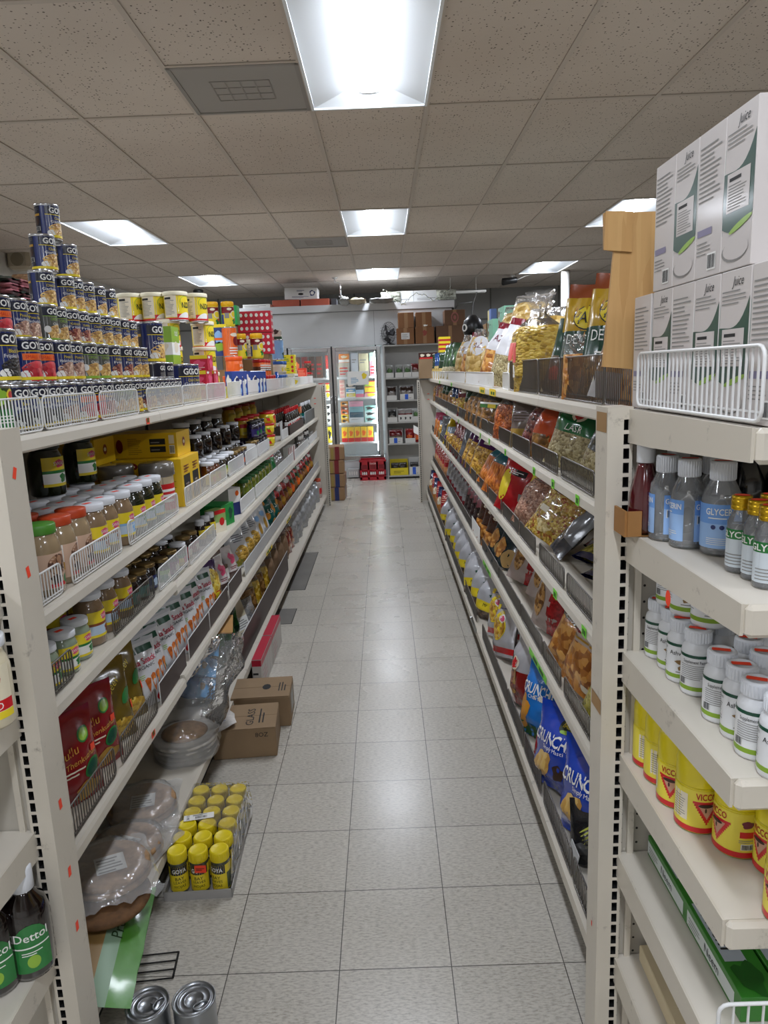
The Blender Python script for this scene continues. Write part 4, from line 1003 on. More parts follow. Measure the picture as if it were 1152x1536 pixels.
kind('ghee', 'ghee_tin', 'tin', wrapcan(.062, .155, M('cream tin', 'c9b999', .4), lambda l, S: (l.d_rect(S, -.1, .1, .02, .12, RED), l.d_lines(S, -.05, .05, .05, .11, 3, WHT, .001, .5), l.d_rect(S, .05, .1, .02, .12, WHT, .001)))+[('tall_lid', b)])
put('ghee', 'red labelled tin with tall smoky lid', R2, (-.885, 2.75, Z2), -.45)
put('ghee', 'red labelled tin with tall smoky lid', 'second row of the left second shelf', (-1.03, 2.72, Z2), -.45)
YC = M('yellow carton', 'e3b90f', .45, coat=.2); OVL = M('oxblood oval', '7a1712', .4)
def winfront(l, S):
    for c in (-.068, .068):
        l.d_rect(S, c-.048, c+.048, .012, .125, INK); l.d_rect(S, c-.022, c+.022, .015, .09, AMB, .0008); l.d_oval(S, c, .06, .02, .018, OVL, .0012); l.d_oval(S, c, .062, .014, .008, CREAM, .0015)
        l.d_text(S, '250', c-.01, .152, .018, BROWNP, .001); l.d_lines(S, c-.04, c+.045, .135, .17, 3, OVL, .0008)
def winside(l, S):
    l.d_oval(S, 0, .17, .035, .017, OVL); l.d_oval(S, 0, .17, .024, .008, CREAM, .001); l.d_lines(S, -.035, .05, .02, .12, 12, M('ochre print', 'a88208', .5), .0006)
box('ycase', 'bottle_case', 'carton', .138, .28, .195, YC, winfront, decalY=winside)
for x in (-.895, -1.035, -1.175): put('ycase', 'yellow bottle case with red oval', 'lower layer, %s' % {-.895: 'nearest the aisle', -1.035: 'middle', -1.175: 'at the back'}[x], (x, 3.02, Z2), 0, group='yellow cases on the left second shelf')
def capside(l, S):
    l.d_oval(S, -.105, .05, .014, .028, OVL); l.d_lines(S, -.07, -.01, .015, .085, 9, M('ochre print', 'a88208', .5)); l.d_rect(S, .02, .085, .053, .077, INK); l.d_rect(S, .02, .085, .022, .046, INK); l.d_bars(S, .1, .122, .014, .05, WHT, INK); l.d_rect(S, .1, .122, .055, .09, CREAM)
    l.d_lines(S, .025, .08, .06, .07, 1, PRINT, .001); l.d_lines(S, .025, .08, .03, .04, 1, PRINT, .001)
box('ycase2', 'bottle_case', 'carton', .265, .20, .10, YC, lambda l, S: (l.d_oval(S, 0, .055, .02, .02, OVL), l.d_oval(S, 0, .055, .012, .008, CREAM, .001)), decalY=capside)
put('ycase2', 'long yellow bottle case with barcode', 'upper layer, left second shelf', (-.99, 3.06, Z2+.196)); put('ycase2', 'long yellow bottle case in shadow', 'upper layer, left second shelf', (-1.165, 2.78, Z2+.2), 0, sc=(.6, 1, 1))
put('ycase', 'yellow bottle case deep in shadow', 'left second shelf', (-1.17, 2.72, Z2))
# small jars with white lids, second half of the shelf
line('honey_y', 'amber honey jar with yellow label', R2, -.855, Z2, [3.42, 3.53], -.4)
line('honey_w', 'dark jar with white label', R2, -.855, Z2, [3.66, 3.76], -.4)
put('honey_d', 'dark jar with plain white lid', R2, (-.86, 3.88, Z2)); 
line('honey_w', 'dark jar with white label', 'second row of the left second shelf', -.94, Z2, [3.48, 3.6, 3.72, 3.84], -.4)
line('gold_navy', 'gold lidded navy jar', R2, -.86, Z2, [3.98, 4.08, 4.18, 4.28], -.4)
line('honey_d', 'dark jar with plain white lid', 'raised row of the left second shelf', -.96, Z2+.116, [3.62, 3.82, 4.03, 4.28, 4.55], 0)
line('dark_y', 'tall dark jar with mustard label', 'back row of the left second shelf', -1.06, Z2+.116, [3.75, 4.0, 4.25, 4.5], -.3)
line('honey_d', 'dark jar with plain white lid', 'lower middle row of the left second shelf', -.96, Z2, [3.98, 4.12, 4.28, 4.42, 4.55], 0)
line('honey_d', 'dark jar with plain white lid', 'lower back row of the left second shelf', -1.06, Z2, [3.75, 4.0, 4.25, 4.5], 0)
box('whitecart', 'small_carton', 'carton', .05, .07, .095, M('white carton', 'd9d9d6', .5), lambda l, S: (l.d_oval(S, 0, .05, .012, .012, GREEN), l.d_lines(S, -.03, .02, .02, .04, 2, PRINT)))
line('whitecart', 'small white carton', R2, -.85, Z2, [4.4, 4.48], -.3)
line('gold_navy', 'gold lidded navy jar', 'beyond the white cartons', -.86, Z2, [4.62, 4.72], -.4)
line('dark_pur', 'deep purple jar', R2, -.86, Z2, [4.82, 4.92, 5.02], -.4); line('dark_pur', 'deep purple jar', 'second layer of the left second shelf', -.865, Z2+.111, [4.72, 4.85, 4.98], -.4)
line('redlid', 'red lidded mustard jar', R2, -.945, Z2+.112, [4.78, 5.0, 5.22], -.4); line('dark_pur', 'deep purple jar', 'carrying the red lidded jars', -.95, Z2, [4.78, 5.0, 5.22], -.4)
line('yellid', 'mustard jar with red collar', 'high back row, left second shelf', -1.05, Z2+.18, [4.9, 5.15, 5.45, 5.7], -.4); line('dark_y', 'tall dark jar with mustard label', 'carrying the red collared jars', -1.05, Z2, [4.9, 5.15, 5.45, 5.7], -.3)
def noodle(l, S): l.d_oval(S, 0, .04, .05, .022, RED, wob=.2); l.d_oval(S, .01, .036, .03, .016, YELL, .001, wob=.2); l.d_oval(S, -.03, .05, .014, .01, LIME, .001)
kind('noodle', 'noodle_tub', 'tub', spin([(0, 0), (.045, .002), (.055, .07)], YELL, lidp(.057, .068, .082), REDL, noodle, .051))
for k in range(3): put('noodle', 'yellow noodle tub with red lid', ['bottom of the stack of three', 'middle of the stack of three', 'top of the stack of three'][k], (-.868, 5.32, Z2+.083*k), -.6, group='noodle tubs on the left second shelf')
line('redlid', 'red lidded mustard jar', 'beside the noodle tubs', -.88, Z2+.12, [5.5], -.5); line('honey_d', 'dark jar with plain white lid', 'under the red lidded jar', -.88, Z2, [5.5], 0)
box('card', 'price_card', 'card', .004, .11, .15, M('grey white card', 'c9cac9', .5)); put('card', 'plain grey white card', 'standing beyond the noodle tubs', (-.82, 5.72, Z2))
TRAY = M('dark brown tray', '3a2a22', .6)
def tray(key, X, Y, h, mat, th=.004):
    b = MB(); b.box(-X/2, X/2, -Y/2, Y/2, 0, th, mat); kind_parts = [('tray_base', b)]
    for (x0, x1, y0, y1, n) in ((X/2-th, X/2, -Y/2, Y/2, 'front_wall'), (-X/2, -X/2+th, -Y/2, Y/2, 'rear_wall'), (-X/2, X/2, -Y/2, -Y/2+th, 'side_wall'), (-X/2, X/2, Y/2-th, Y/2, 'side_wall')):
        w = MB(); w.box(x0, x1, y0, y1, th, h, mat); kind_parts.append((n, w))
    kind(key, 'tray', 'tray', kind_parts)
tray('btray', .2, 1.1, .08, TRAY); put('btray', 'dark brown tray of red capped bottles', R2, (-.915, 6.73, Z2))
line('redcap', 'dark sauce bottle with red cap', 'front row in the dark tray', -.86, Z2+.006, [6.28, 6.42, 6.56, 6.7, 6.84, 6.98, 7.12], -.4); line('redcap', 'dark sauce bottle with red cap', 'back row in the dark tray', -.94, Z2+.006, [6.25, 6.39, 6.53, 6.67, 6.81, 6.95, 7.09], -.4)
line('whitecap', 'dark bottle with white cap', R2, -.87, Z2, [7.55, 7.75, 7.95, 8.15, 8.35], -.4)
box('tealcart', 'medicine_carton', 'carton', .1, .14, .19, M('teal carton', '1f6b5a', .4), lambda l, S: (l.d_rect(S, -.07, .07, .12, .19, ORANGE), l.d_oval(S, 0, .07, .03, .03, CREAM)), decalY=lambda l, S: l.d_rect(S, -.05, .05, .12, .19, ORANGE)); put('tealcart', 'teal and orange carton', 'between sauce bottles and white capped bottles', (-.9, 7.4, Z2))

# ------------------------------------------------------------------ left run, third shelf
Z3 = LZ[3]+.001; Z3b = LZ3+.001; R3 = 'left third shelf'
line('paste_short', 'short pale green jar', R3, -.858, Z3, [1.66, 1.76, 1.855], -.35)
line('paste_tall', 'tall brown jar with yellow label', R3, -.868, Z3, [1.965, 2.075, 2.20], -.3)
line('paste_tall', 'tall brown jar with yellow label', 'second row of the left third shelf', -.97, Z3, [1.95, 2.07, 2.19], -.3)
line('jar_teal', 'small dark jar with sea green label', R3, -.868, Z3, [2.29, 2.375], -.3); put('jar_navy', 'small dark jar with navy label', R3, (-.868, 2.47, Z3), -.3)
line('jar_navy', 'small dark jar with navy label', 'second row of the left third shelf', -.945, Z3, [2.28, 2.37, 2.46], -.3)
line('jar_green', 'small dark jar with bright green label', R3, -.862, Z3b, [2.60], -.3); line('jar_mag', 'small dark jar with magenta label', R3, -.862, Z3b, [2.72], -.3); line('jar_wlid', 'small white lidded jar with yellow label', R3, -.862, Z3b, [2.84], -.3)
line('jar_crim', 'small dark jar with crimson label', R3, -.87, Z3b, [2.96, 3.06], -.3); line('jar_mag', 'small dark jar with magenta label', 'second row of the left third shelf', -.95, Z3b, [2.58, 2.68, 2.78], -.3); line('jar_wlid', 'white lidded jar with yellow label', 'second row of the left third shelf', -.95, Z3b, [2.88, 2.98], -.3)
line('slimbottle', 'slim dark bottle with yellow label', R3, -.855, Z3b, [3.2, 3.29, 3.38], -.4)
box('greenred', 'spice_carton', 'carton', .06, .09, .11, M('pale green carton', '8fae62', .5), lambda l, S: (l.d_rect(S, -.045, .045, .09, .11, RED), l.d_rect(S, -.045, .045, .0, .05, CREAM), l.d_oval(S, .01, .05, .02, .02, RED, .001)))
line('greenred', 'small pale green carton with red top', R3, -.86, Z3b, [3.5], -.3)
box('greenbox', 'tea_carton', 'carton', .12, .14, .11, M('leaf green carton', '1f8a3c', .45), lambda l, S: l.d_oval(S, .03, .06, .02, .03, DGREEN, wob=.3)); put('greenbox', 'leaf green carton', R3, (-.885, 3.66, Z3b), -.25)
pouch('greenleaf', 'herb_packet', 'packet', .13, .17, .05, FOIL('green foil', '1c6a35'), decal=lambda l, S: l.d_oval(S, 0, .1, .04, .05, DGREEN, .0012, wob=.4), seed=3); put('greenleaf', 'crumpled green herb packet', R3+' on the green carton', (-.93, 3.72, Z3b+.112), -.2, tilt=-.3)
box('navywhite', 'salt_carton', 'carton', .1, .1, .15, M('white carton 2', 'd6d3cf', .5), lambda l, S: (l.d_rect(S, -.05, .05, 0, .07, NAVY), l.d_oval(S, .02, .12, .015, .015, ORANGE)), decalY=lambda l, S: l.d_rect(S, -.05, .05, 0, .07, NAVY)); put('navywhite', 'white and navy carton', R3, (-.885, 3.93, Z3b), -.5)
line('pickle_gr', 'jar of green pickled peppers', R3, -.875, Z3b, [4.3, 4.42, 4.54, 4.68, 4.82, 4.96, 5.1, 5.24], 0); line('pickle_gr', 'jar of green pickled peppers', 'second row of the left third shelf', -.965, Z3b, [4.36, 4.5, 4.64, 4.78, 4.92, 5.06, 5.2], 0)
pouch('greenbag', 'herb_packet', 'packet', .12, .18, .05, FOIL('bright green foil', '1f8a4a'), bands=[(.75, 1, RED)], seed=5); line('greenbag', 'bright green packet with red top', R3, -.87, Z3b, [5.36, 5.5], -.3, tilt=-.2)
box('greycase', 'tin_tray', 'tray', .2, .4, .04, M('grey tray', '8f8d88', .6)); put('greycase', 'low grey tray of silver packets', R3, (-.93, 5.8, Z3b)); 
pouch('silver', 'silver_packet', 'packet', .12, .1, .05, M('silver foil', 'b9bbbd', .22, .6, bump=.5, bs=25), seed=2); line('silver', 'silver packet in the low grey tray', R3, -.88, Z3b+.042, [5.68, 5.8, 5.92], -.3, tilt=-.4)
box('stripecart', 'small_carton', 'carton', .05, .09, .13, WHT, lambda l, S: [l.d_rect(S, -.04+.03*k, -.025+.03*k, 0, .13, MAROON) for k in range(3)]); line('stripecart', 'white carton with maroon stripes', R3, -.85, Z3b, [6.25, 6.36, 6.47], -.3)
line('blackjar', 'small black lidded jar', R3, -.86, Z3b, [6.6, 6.72, 6.84], -.3); line('silverjar', 'small silver lidded jar', R3, -.86, Z3b, [6.96, 7.08, 7.2, 7.32, 7.44], -.3); line('blackjar', 'small black lidded jar', 'far end of the left third shelf', -.86, Z3b, [7.6, 7.72, 7.84, 7.96], -.3); line('silverjar', 'small silver lidded jar', 'far end of the left third shelf', -.86, Z3b, [8.1, 8.22, 8.34], -.3)
line('silverjar', 'small silver lidded jar', 'upper layer of the left third shelf', -.862, Z3b+.101, [7.1, 7.22, 7.34], -.3); line('blackjar', 'small black lidded jar', 'upper layer of the left third shelf', -.862, Z3b+.101, [7.66, 7.78], -.3)
# ------------------------------------------------------------------ left run, fourth shelf: pouches
Z4 = .477; Z4b = LZ[4]+.001; R4 = 'left fourth shelf'
def mullu(l, S):
    l.d_text(S, 'Mullu', -.02, .155, .024, M('ochre lettering', 'd9a441', .4), .0016, rot=.12, shear=.2); l.d_text(S, 'Thenkuzhal', .02, .125, .016, M('ochre lettering', 'd9a441', .4), .0016, rot=.12, shear=.2); l.d_oval(S, .045, .185, .024, .015, GREEN, .0014, rot=.6); l.d_oval(S, .045, .185, .019, .011, LIME, .0018, rot=.6)
    l.d_oval(S, .05, .09, .032, .02, GREEN, .0014, rot=.5); l.d_oval(S, .05, .09, .026, .015, DGREEN, .0018, rot=.5); l.d_lines(S, -.05, .03, .09, .11, 2, CREAM, .0014); l.d_oval(S, .03, .035, .04, .028, GOLD, .0014, wob=.2)
    l.d_rect(S, .055, .075, .13, .15, STK, .002, nx=2)
pouch('mullu', 'snack_pouch', 'snack pouch', .2, .25, .08, FOIL('deep red foil', '8a1016'), decal=mullu, seed=1)
def olive(l, S): l.d_text(S, 'Seev', .02, .19, .024, YELL, .0016, rot=.5, shear=.2); l.d_oval(S, -.04, .2, .02, .012, GREEN, .0014, rot=.7); l.d_oval(S, .06, .14, .03, .016, GREEN, .0014, rot=.7); l.d_oval(S, .02, .045, .06, .035, G('corn snacks', ['a8780c', 'e0b52c', 'f0d060'], 60), .0014, wob=.1); l.d_rect(S, .075, .095, .09, .115, STK, .002, nx=2)
pouch('olive', 'snack_pouch', 'snack pouch', .2, .26, .08, FOIL('olive gold foil', '6f5a14'), decal=olive, seed=2)
put('mullu', 'deep red snack pouch', R4, (-.875, 1.76, Z4), -.5, tilt=-.12); put('mullu', 'deep red snack pouch', R4, (-.885, 1.93, Z4), -.55, tilt=-.12); put('mullu', 'deep red snack pouch', 'second row of the left fourth shelf', (-.98, 1.80, Z4), -.5, tilt=-.2)
for (x, y, t) in ((-.89, 2.08, -.15), (-.90, 2.22, -.2)): put('olive', 'olive gold snack pouch', R4, (x, y, Z4), -.5, tilt=t)
put('olive', 'olive gold snack pouch', 'second row of the left fourth shelf', (-.99, 2.1, Z4), -.5, tilt=-.25); put('olive', 'olive gold snack pouch', 'second row of the left fourth shelf', (-1.0, 2.26, Z4), -.5, tilt=-.25)
CAR = G('carrot picture', ['b8571c', 'e07a2a', 'f09a4a'], 60)
def gilla(l, S):
    for c in (-.045, .03): l.d_rect(S, c-.035, c+.033, .19, .212, DGREEN, .0014)
    l.d_lines(S, -.072, -.02, .196, .206, 2, WHT, .0018); l.d_text(S, "Gilla Snack", -.004, .165, .02, M('berry lettering', 'b01838', .4), .0016, w=.135, bold=.02); l.d_text(S, 'ORGANIC', .0, .143, .013, INK, .0016, w=.095)
    l.d_rect(S, -.065, -.042, .085, .108, PRINT, .0014); l.d_oval(S, -.05, .045, .019, .019, GREEN, .0016)
    for (cx, cz, sx, sz) in ((.0, .09, .012, .04), (.028, .095, .014, .052), (.055, .1, .012, .045)):
        i = len(l.v); P = [(-sx, sz*.2), (0, sz*.35), (sx, sz*.2), (sx*.6, -sz*.4), (0, -sz), (-sx*.6, -sz*.4)]
        for (px, pz) in P: l.v.append(S(cx+px, cz+pz, .0016))
        l.face(tuple(range(i+5, i-1, -1)), CAR, True)
    l.d_oval(S, .05, .022, .02, .016, RED, .0016); l.d_lines(S, -.03, -.005, .1, .12, 3, LIME, .0016)
pouch('gilla', 'snack_pouch', 'snack pouch', .17, .235, .065, FOIL('white pouch', 'dfe0e2', .2), bands=[(.93, 1, FOIL('clear white', 'c9ccd0', .2))], decal=gilla, seed=4, bot=.7)
for k, y in enumerate((2.345, 2.46, 2.60, 2.76, 2.90, 3.05, 3.20)): put('gilla', 'white carrot snack pouch', R4, (-.87-.01*(k % 2), y, Z4 if y < 2.5 else Z4b), -.5+.06*(k % 3), tilt=-.14, roll=.02*(k % 2))
for k, y in enumerate((2.42, 2.6, 2.78, 2.95, 3.12)): put('gilla', 'white carrot snack pouch', 'second row of the left fourth shelf', (-.975, y, Z4 if y < 2.5 else Z4b), -.5, tilt=-.2)
def popyel(l, S): l.d_oval(S, .01, .12, .05, .065, G('popcorn snack', ['c99a1c', 'f0d24a', 'f8ec9a'], 70), .0014); l.d_oval(S, .01, .05, .035, .02, RED, .0016, rot=.2); l.d_oval(S, .01, .05, .03, .015, YELL, .002, rot=.2)
pouch('popyel', 'snack_pouch', 'snack pouch', .16, .22, .07, FOIL('violet foil', '3f2a5c'), bands=[(0, .3, FOIL('sand foil', 'b09a5a'))], decal=popyel, seed=6); put('popyel', 'violet pouch with yellow puffs', R4, (-.88, 3.4, Z4b), -.4, tilt=-.15)
box('tanbox', 'bread_pack', 'pack', .14, .1, .1, M('brown wrapped pack', '5f4633', .3, coat=.7), lambda l, S: (l.d_rect(S, -.05, .05, .02, .08, WHT), l.d_oval(S, 0, .05, .02, .02, PINK, .001)), decalT=lambda l, S: l.d_oval(S, 0, 0, .04, .05, M('walnut brown', '8a6a4a', .4)))
pouch('crackw', 'cracker_pack', 'pack', .1, .19, .06, FOIL('pale wrapper', 'cfc7c4'), bands=[(0, .25, FOIL('brown wrapper', '5f4a44'))], decal=lambda l, S: (l.d_oval(S, .0, .12, .025, .03, PINK, .0014, wob=.3), l.d_lines(S, -.03, .03, .06, .08, 2, MAROON, .0014)), seed=7)
put('crackw', 'pale wrapped pack with pink print', R4, (-.872, 3.62, Z4b), -.4, tilt=-.25); put('crackw', 'pale wrapped pack with pink print', R4, (-.872, 3.86, Z4b), -.4, tilt=-.25)
for (x, y, z) in ((-.955, 3.62, 0), (-.955, 3.76, 0), (-.97, 3.68, .102)): put('tanbox', 'brown wrapped bread pack', R4, (x, y, Z4b+z), -.2, tilt=-.1)
PAS = G('penne', ['8a6a1c', 'c99a3a', 'e0bc62'], 45, .3, .6, stretch=(1, 1, 3))
def pasta(l, S): l.d_oval(S, .005, .075, .06, .05, PAS, .0014, wob=.15); l.d_lines(S, -.05, .05, .15, .2, 4, M('slate lettering', '6d7078', .5), .0014, .5); l.d_oval(S, -.03, .03, .03, .02, M('olive print', '8a8a2a', .4), .0016, wob=.3)
pouch('pastaw', 'pasta_bag', 'pasta bag', .19, .26, .08, FOIL('white pasta bag', 'd4d6d8', .15), decal=pasta, seed=8)
for (y, r) in ((4.12, -.5), (4.33, -.45), (4.52, -.5)): put('pastaw', 'white bag of pasta', R4, (-.875, y, Z4b), r, tilt=-.3)
for y in (4.2, 4.42): put('pastaw', 'white bag of pasta', 'second row of the left fourth shelf', (-.98, y, Z4b), -.5, tilt=-.35)
pouch('whitegold', 'chips_bag', 'chips bag', .17, .26, .06, FOIL('white glossy bag', 'dcdde0', .25), decal=lambda l, S: (l.d_oval(S, .02, .09, .02, .04, GOLD, .0014), l.d_oval(S, .01, .16, .03, .02, SKY, .0014)), seed=9)
for y in (4.72, 4.92): put('whitegold', 'white glossy bag with gold print', R4, (-.872, y, Z4b), -.5, tilt=-.3)
pouch('tealbag', 'chips_bag', 'chips bag', .19, .25, .08, FOIL('teal bag foil', '0d5a52'), decal=lambda l, S: [l.d_oval(S, cx, cz, .026, .026, M('chip orange', 'c9862a', .4), .0014) for cx, cz in ((-.04, .2), (.05, .15), (-.03, .09), (.04, .04))]+[l.d_text(S, '5.5', .0, .125, .03, WHT, .0018)], seed=10)
for y in (5.18, 5.4): put('tealbag', 'teal bag with round orange chips', R4, (-.875, y, Z4b), -.5, tilt=-.25)
pouch('maroonbag', 'chips_bag', 'chips bag', .17, .25, .07, FOIL('dark maroon foil', '4a1216'), decal=lambda l, S: (l.d_oval(S, 0, .08, .05, .045, M('fried snack', '8a5a2c', .4), .0014, wob=.3), l.d_oval(S, 0, .17, .045, .03, RED, .0014, wob=.2)), seed=11)
pouch('redfoil', 'chips_bag', 'chips bag', .17, .25, .07, FOIL('red chips foil', '9a1a1e'), decal=lambda l, S: (l.d_oval(S, 0, .08, .05, .045, GOLD, .0014, wob=.3), l.d_oval(S, 0, .18, .04, .02, WHT, .0014, wob=.2)), seed=12)
pouch('greenfoil', 'chips_bag', 'chips bag', .17, .25, .07, FOIL('green chips foil', '1f5a30'), decal=lambda l, S: (l.d_oval(S, 0, .08, .05, .045, ORANGE, .0014, wob=.3), l.d_oval(S, 0, .18, .04, .02, RED, .0014, wob=.2)), seed=13)
seq = ['maroonbag', 'redfoil', 'maroonbag', 'redfoil', 'greenfoil', 'maroonbag', 'greenfoil', 'redfoil', 'maroonbag', 'maroonbag', 'greenfoil', 'maroonbag', 'redfoil']
DN = {'maroonbag': 'dark maroon chips bag', 'redfoil': 'red chips bag', 'greenfoil': 'green chips bag'}
for k, n in enumerate(seq): put(n, DN[n], R4, (-.88, 5.66+.215*k, Z4b), -.5+.05*(k % 3), tilt=-.25)
# ------------------------------------------------------------------ left run, base deck
ZB = LB+.001; RBL = 'left base deck'
PITA = M('flat bread', 'b08a62', .7, var=.35, vs=40); 
def breadpack(key, seed, W=.25, D=.30):
    rr = random.Random(seed)
    disc = MB(); disc.lathe([(.11, 0), (.118, .006), (.112, .018), (0, .02)], PITA, 24)
    d2 = MB(); d2.lathe([(.108, .02), (.115, .026), (.109, .036), (0, .038)], PITA, 24)
    lab = MB(); lab.d_rect(lambda x, z, o: (x, z, .039+o), -.035, .045, -.05, .03, WHT, .001, nx=2); lab.d_lines(lambda x, z, o: (x, z, .039+o), -.03, .04, -.045, .025, 5, PRINT, .0016)
    f = MB(); n = 14; i = 0
    for a in range(n+1):
        for c in range(n+1):
            u = c/n*2-1; v = a/n*2-1; rr2 = (u*u+v*v)**.5
            x = u*W/2*(1+.06*rr.uniform(-1, 1)*(rr2 > .8)); y = v*D/2*(1+.08*rr.uniform(-1, 1)*(rr2 > .8))
            h = .045*(1-sstep(.72, 1.05, rr2))+.012*(noise.noise(Vector((u*3, v*3, seed)))+.5)*(rr2 > .55)
            f.v.append((x, y, max(.002, h)))
    for a in range(n):
        for c in range(n):
            k = a*(n+1)+c; f.face((k, k+1, k+n+2, k+n+1), FILMW if c > 1 else FILMC, True)
    kind(key, 'flatbread_pack', 'flatbread pack', [('flatbread', disc), ('flatbread', d2), ('paper_label', lab), ('plastic_bag', f)])
breadpack('bread1', 1); breadpack('bread2', 2); breadpack('bread3', 5)
put('bread1', 'flatbread pack in a clear bag, farthest of the near packs', RBL, (-.885, 2.24, ZB), .25)
put('bread2', 'flatbread pack in a clear bag, middle of the near packs', RBL, (-.865, 2.01, ZB), -.35)
put('bread3', 'flatbread pack in a crumpled bag, closest to the post', RBL, (-.835, 1.815, ZB+.075), .5, tilt=.05)
put('bread2', 'flatbread pack in a shadowed corner', RBL, (-1.06, 2.0, ZB), .1)
# dark green edged pack under the middle ones
pouch('darkgreenpack', 'bread_bag', 'bread bag', .24, .3, .03, FILMC, bands=[(.0, .12, DGREEN), (.86, 1, DGREEN)], seed=21, wr=.003)
put('darkgreenpack', 'clear bag with dark green edges lying flat', RBL, (-.87, 1.93, ZB+.014), .2, tilt=-1.5)
pouch('biggreen', 'rice_bag', 'rice bag', .42, .40, .05, M('tan bag panel', '9a7a48', .45, coat=.3, var=.2), bands=[(0, .13, M('lawn green woven bag', '4a8a2c', .4, coat=.4, bump=.3, bs=25)), (.13, .23, M('pale teal panel', '8aa68a', .45))], decal=lambda l, S: (l.d_text(S, 'Premium', .06, .072, .03, M('ink green', '24401c', .5), .002), l.d_oval(S, -.05, .22, .1, .07, M('sandy print', 'b8985a', .45), .0016)), seed=22, bot=.1)
put('biggreen', 'large green and tan rice bag', 'drooping over the left base edge by the post', (-.69, 1.66, ZB-.01), .16, tilt=-1.38)
ROUND = M('brown basket bread', '6b4a2a', .8, var=.3, vs=60)
b = MB(); b.lathe([(0, 0), (.09, 0), (.115, .012), (.12, .022), (.11, .028), (0, .03)], ROUND, 28)
kind('brownround', 'brown_flatbread', 'flatbread', [('flatbread', b)]); put('brownround', 'dark brown round flatbread sticking out over the edge', 'beside the left post', (-.815, 1.735, ZB+.045), 0, tilt=.06)
# big clear bag of plates with the twisted top
pl = []
for k in range(4):
    q = MB(); r0 = .115+.003*k; q.lathe([(r0*.8, .02*k), (r0, .02*k+.004), (r0+.004, .02*k+.016), (r0*.9, .02*k+.021), (0, .02*k+.021)], M('white paper plates', 'cfcac2', .6, var=.2, vs=30), 26); pl.append(('flatbread', q))
q = MB(); q.lathe([(0, .083), (.07, .083), (.09, .088), (.07, .1), (0, .102)], PITA, 24); pl.append(('flatbread', q))
f = MB(); n = 32; rings = 18
for a in range(rings+1):
    t = a/rings
    for c in range(n):
        g = 2*PI*c/n
        if t < .3: r = .125+.012*noise.noise(Vector((cos(g)*2, sin(g)*2, t*9))); z = .105*t/.3
        else:
            tt = (t-.3)/.7
            r = .125*(1-tt)**.8*.75+.05+.03*noise.noise(Vector((cos(g)*2.4, sin(g)*2.4, tt*4)))*(1+tt)
            z = .105+.26*tt
        lean = max(0, t-.3)
        f.v.append((r*cos(g)+.20*lean, r*sin(g)+.42*lean, max(.001, z)))
for a in range(rings):
    for c in range(n):
        k = a*n+c; k2 = a*n+(c+1) % n; f.face((k, k2, k2+n, k+n), FILMC if a > 5 else FILMW, True)
pl.append(('plastic_bag', f)); kind('platebag', 'bread_bag', 'bread bag', pl)
put('platebag', 'big clear plastic bag of stacked flatbread with loose top', RBL, (-.835, 2.62, ZB))
b = MB(); b.d_oval(lambda x, z, o: (x, z, .004+.01*sin(x*40)+o), 0, 0, .07, .10, M('torn newspaper', 'cfcac4', .7, var=.3, vs=40), 0, 14, 3, .4, .2); b.d_lines(lambda x, z, o: (x, z, .006+.01*sin(x*40)+o), -.03, .03, -.05, .04, 6, M('newsprint blue', '6a78a0', .6)); kind('paper', 'paper_scrap', 'paper', [('paper', b)])
put('paper', 'torn white paper scrap', 'hanging over the left base edge beside the carton', (-.76, 2.86, ZB+.006), .3)
# blue bags, cardboard, green bags
pouch('bluebread', 'bread_bag', 'bread bag', .22, .26, .09, FOIL('crinkled blue film', '1f6fae', .7), bands=[(.0, .3, FOIL('sky blue film', '3a8ec4', .7))], decal=lambda l, S: [l.d_oval(S, -.06+.06*k, .06+.05*(k % 2), .025, .012, M('olive tan print', '6d6038', .5), .0014) for k in range(3)], seed=31, wr=.014)
for k, (y, z) in enumerate(((3.10, .0), (3.16, .075), (3.24, .145))): put('bluebread', 'crinkled blue bread bag, %s' % ['bottom of the pile', 'middle of the pile', 'top of the pile'][k], RBL, (-.83, y, ZB+.045+z), .2, tilt=-1.25)
box('cardflap', 'cardboard_sheet', 'cardboard', .2, .26, .006, M('kraft cardboard', 'a97f48', .8, var=.1), None); put('cardflap', 'flat kraft cardboard sheet', 'lying on the blue bread bags', (-.87, 3.30, ZB+.285), .2, tilt=.1)
pouch('greenclear', 'herb_bag', 'herb bag', .2, .36, .1, M('glossy dark green bag', '12351c', .12, coat=.9, bump=.6, bs=18), bands=[(.3, .5, M('leek green bag', '2f6a2c', .15, coat=.9, bump=.5, bs=18))], seed=32, wr=.014)
for k, (x, y) in enumerate(((-.9, 3.42), (-.87, 3.56), (-.93, 3.7), (-.88, 3.78))): put('greenclear', 'glossy dark green bag', RBL, (x, y, ZB), -.5+.2*k, tilt=-.2)
box('creamsack', 'rice_sack', 'rice sack', .05, .16, .3, M('cream sack', 'cfc3a6', .6, var=.1), lambda l, S: (l.d_rect(S, -.06, -.01, .22, .28, RED), l.d_rect(S, -.05, .06, .05, .12, WHT), l.d_lines(S, -.045, .055, .06, .11, 4, PRINT, .001)), bev=.02); put('creamsack', 'cream sack with red square', RBL, (-.84, 3.86, ZB), -.4, tilt=-.35)
pouch('whiteplast', 'bread_bag', 'bread bag', .14, .18, .06, FILMW, seed=33, wr=.012); put('whiteplast', 'small milky plastic bag', RBL, (-.83, 4.02, ZB), -.4, tilt=-.2)
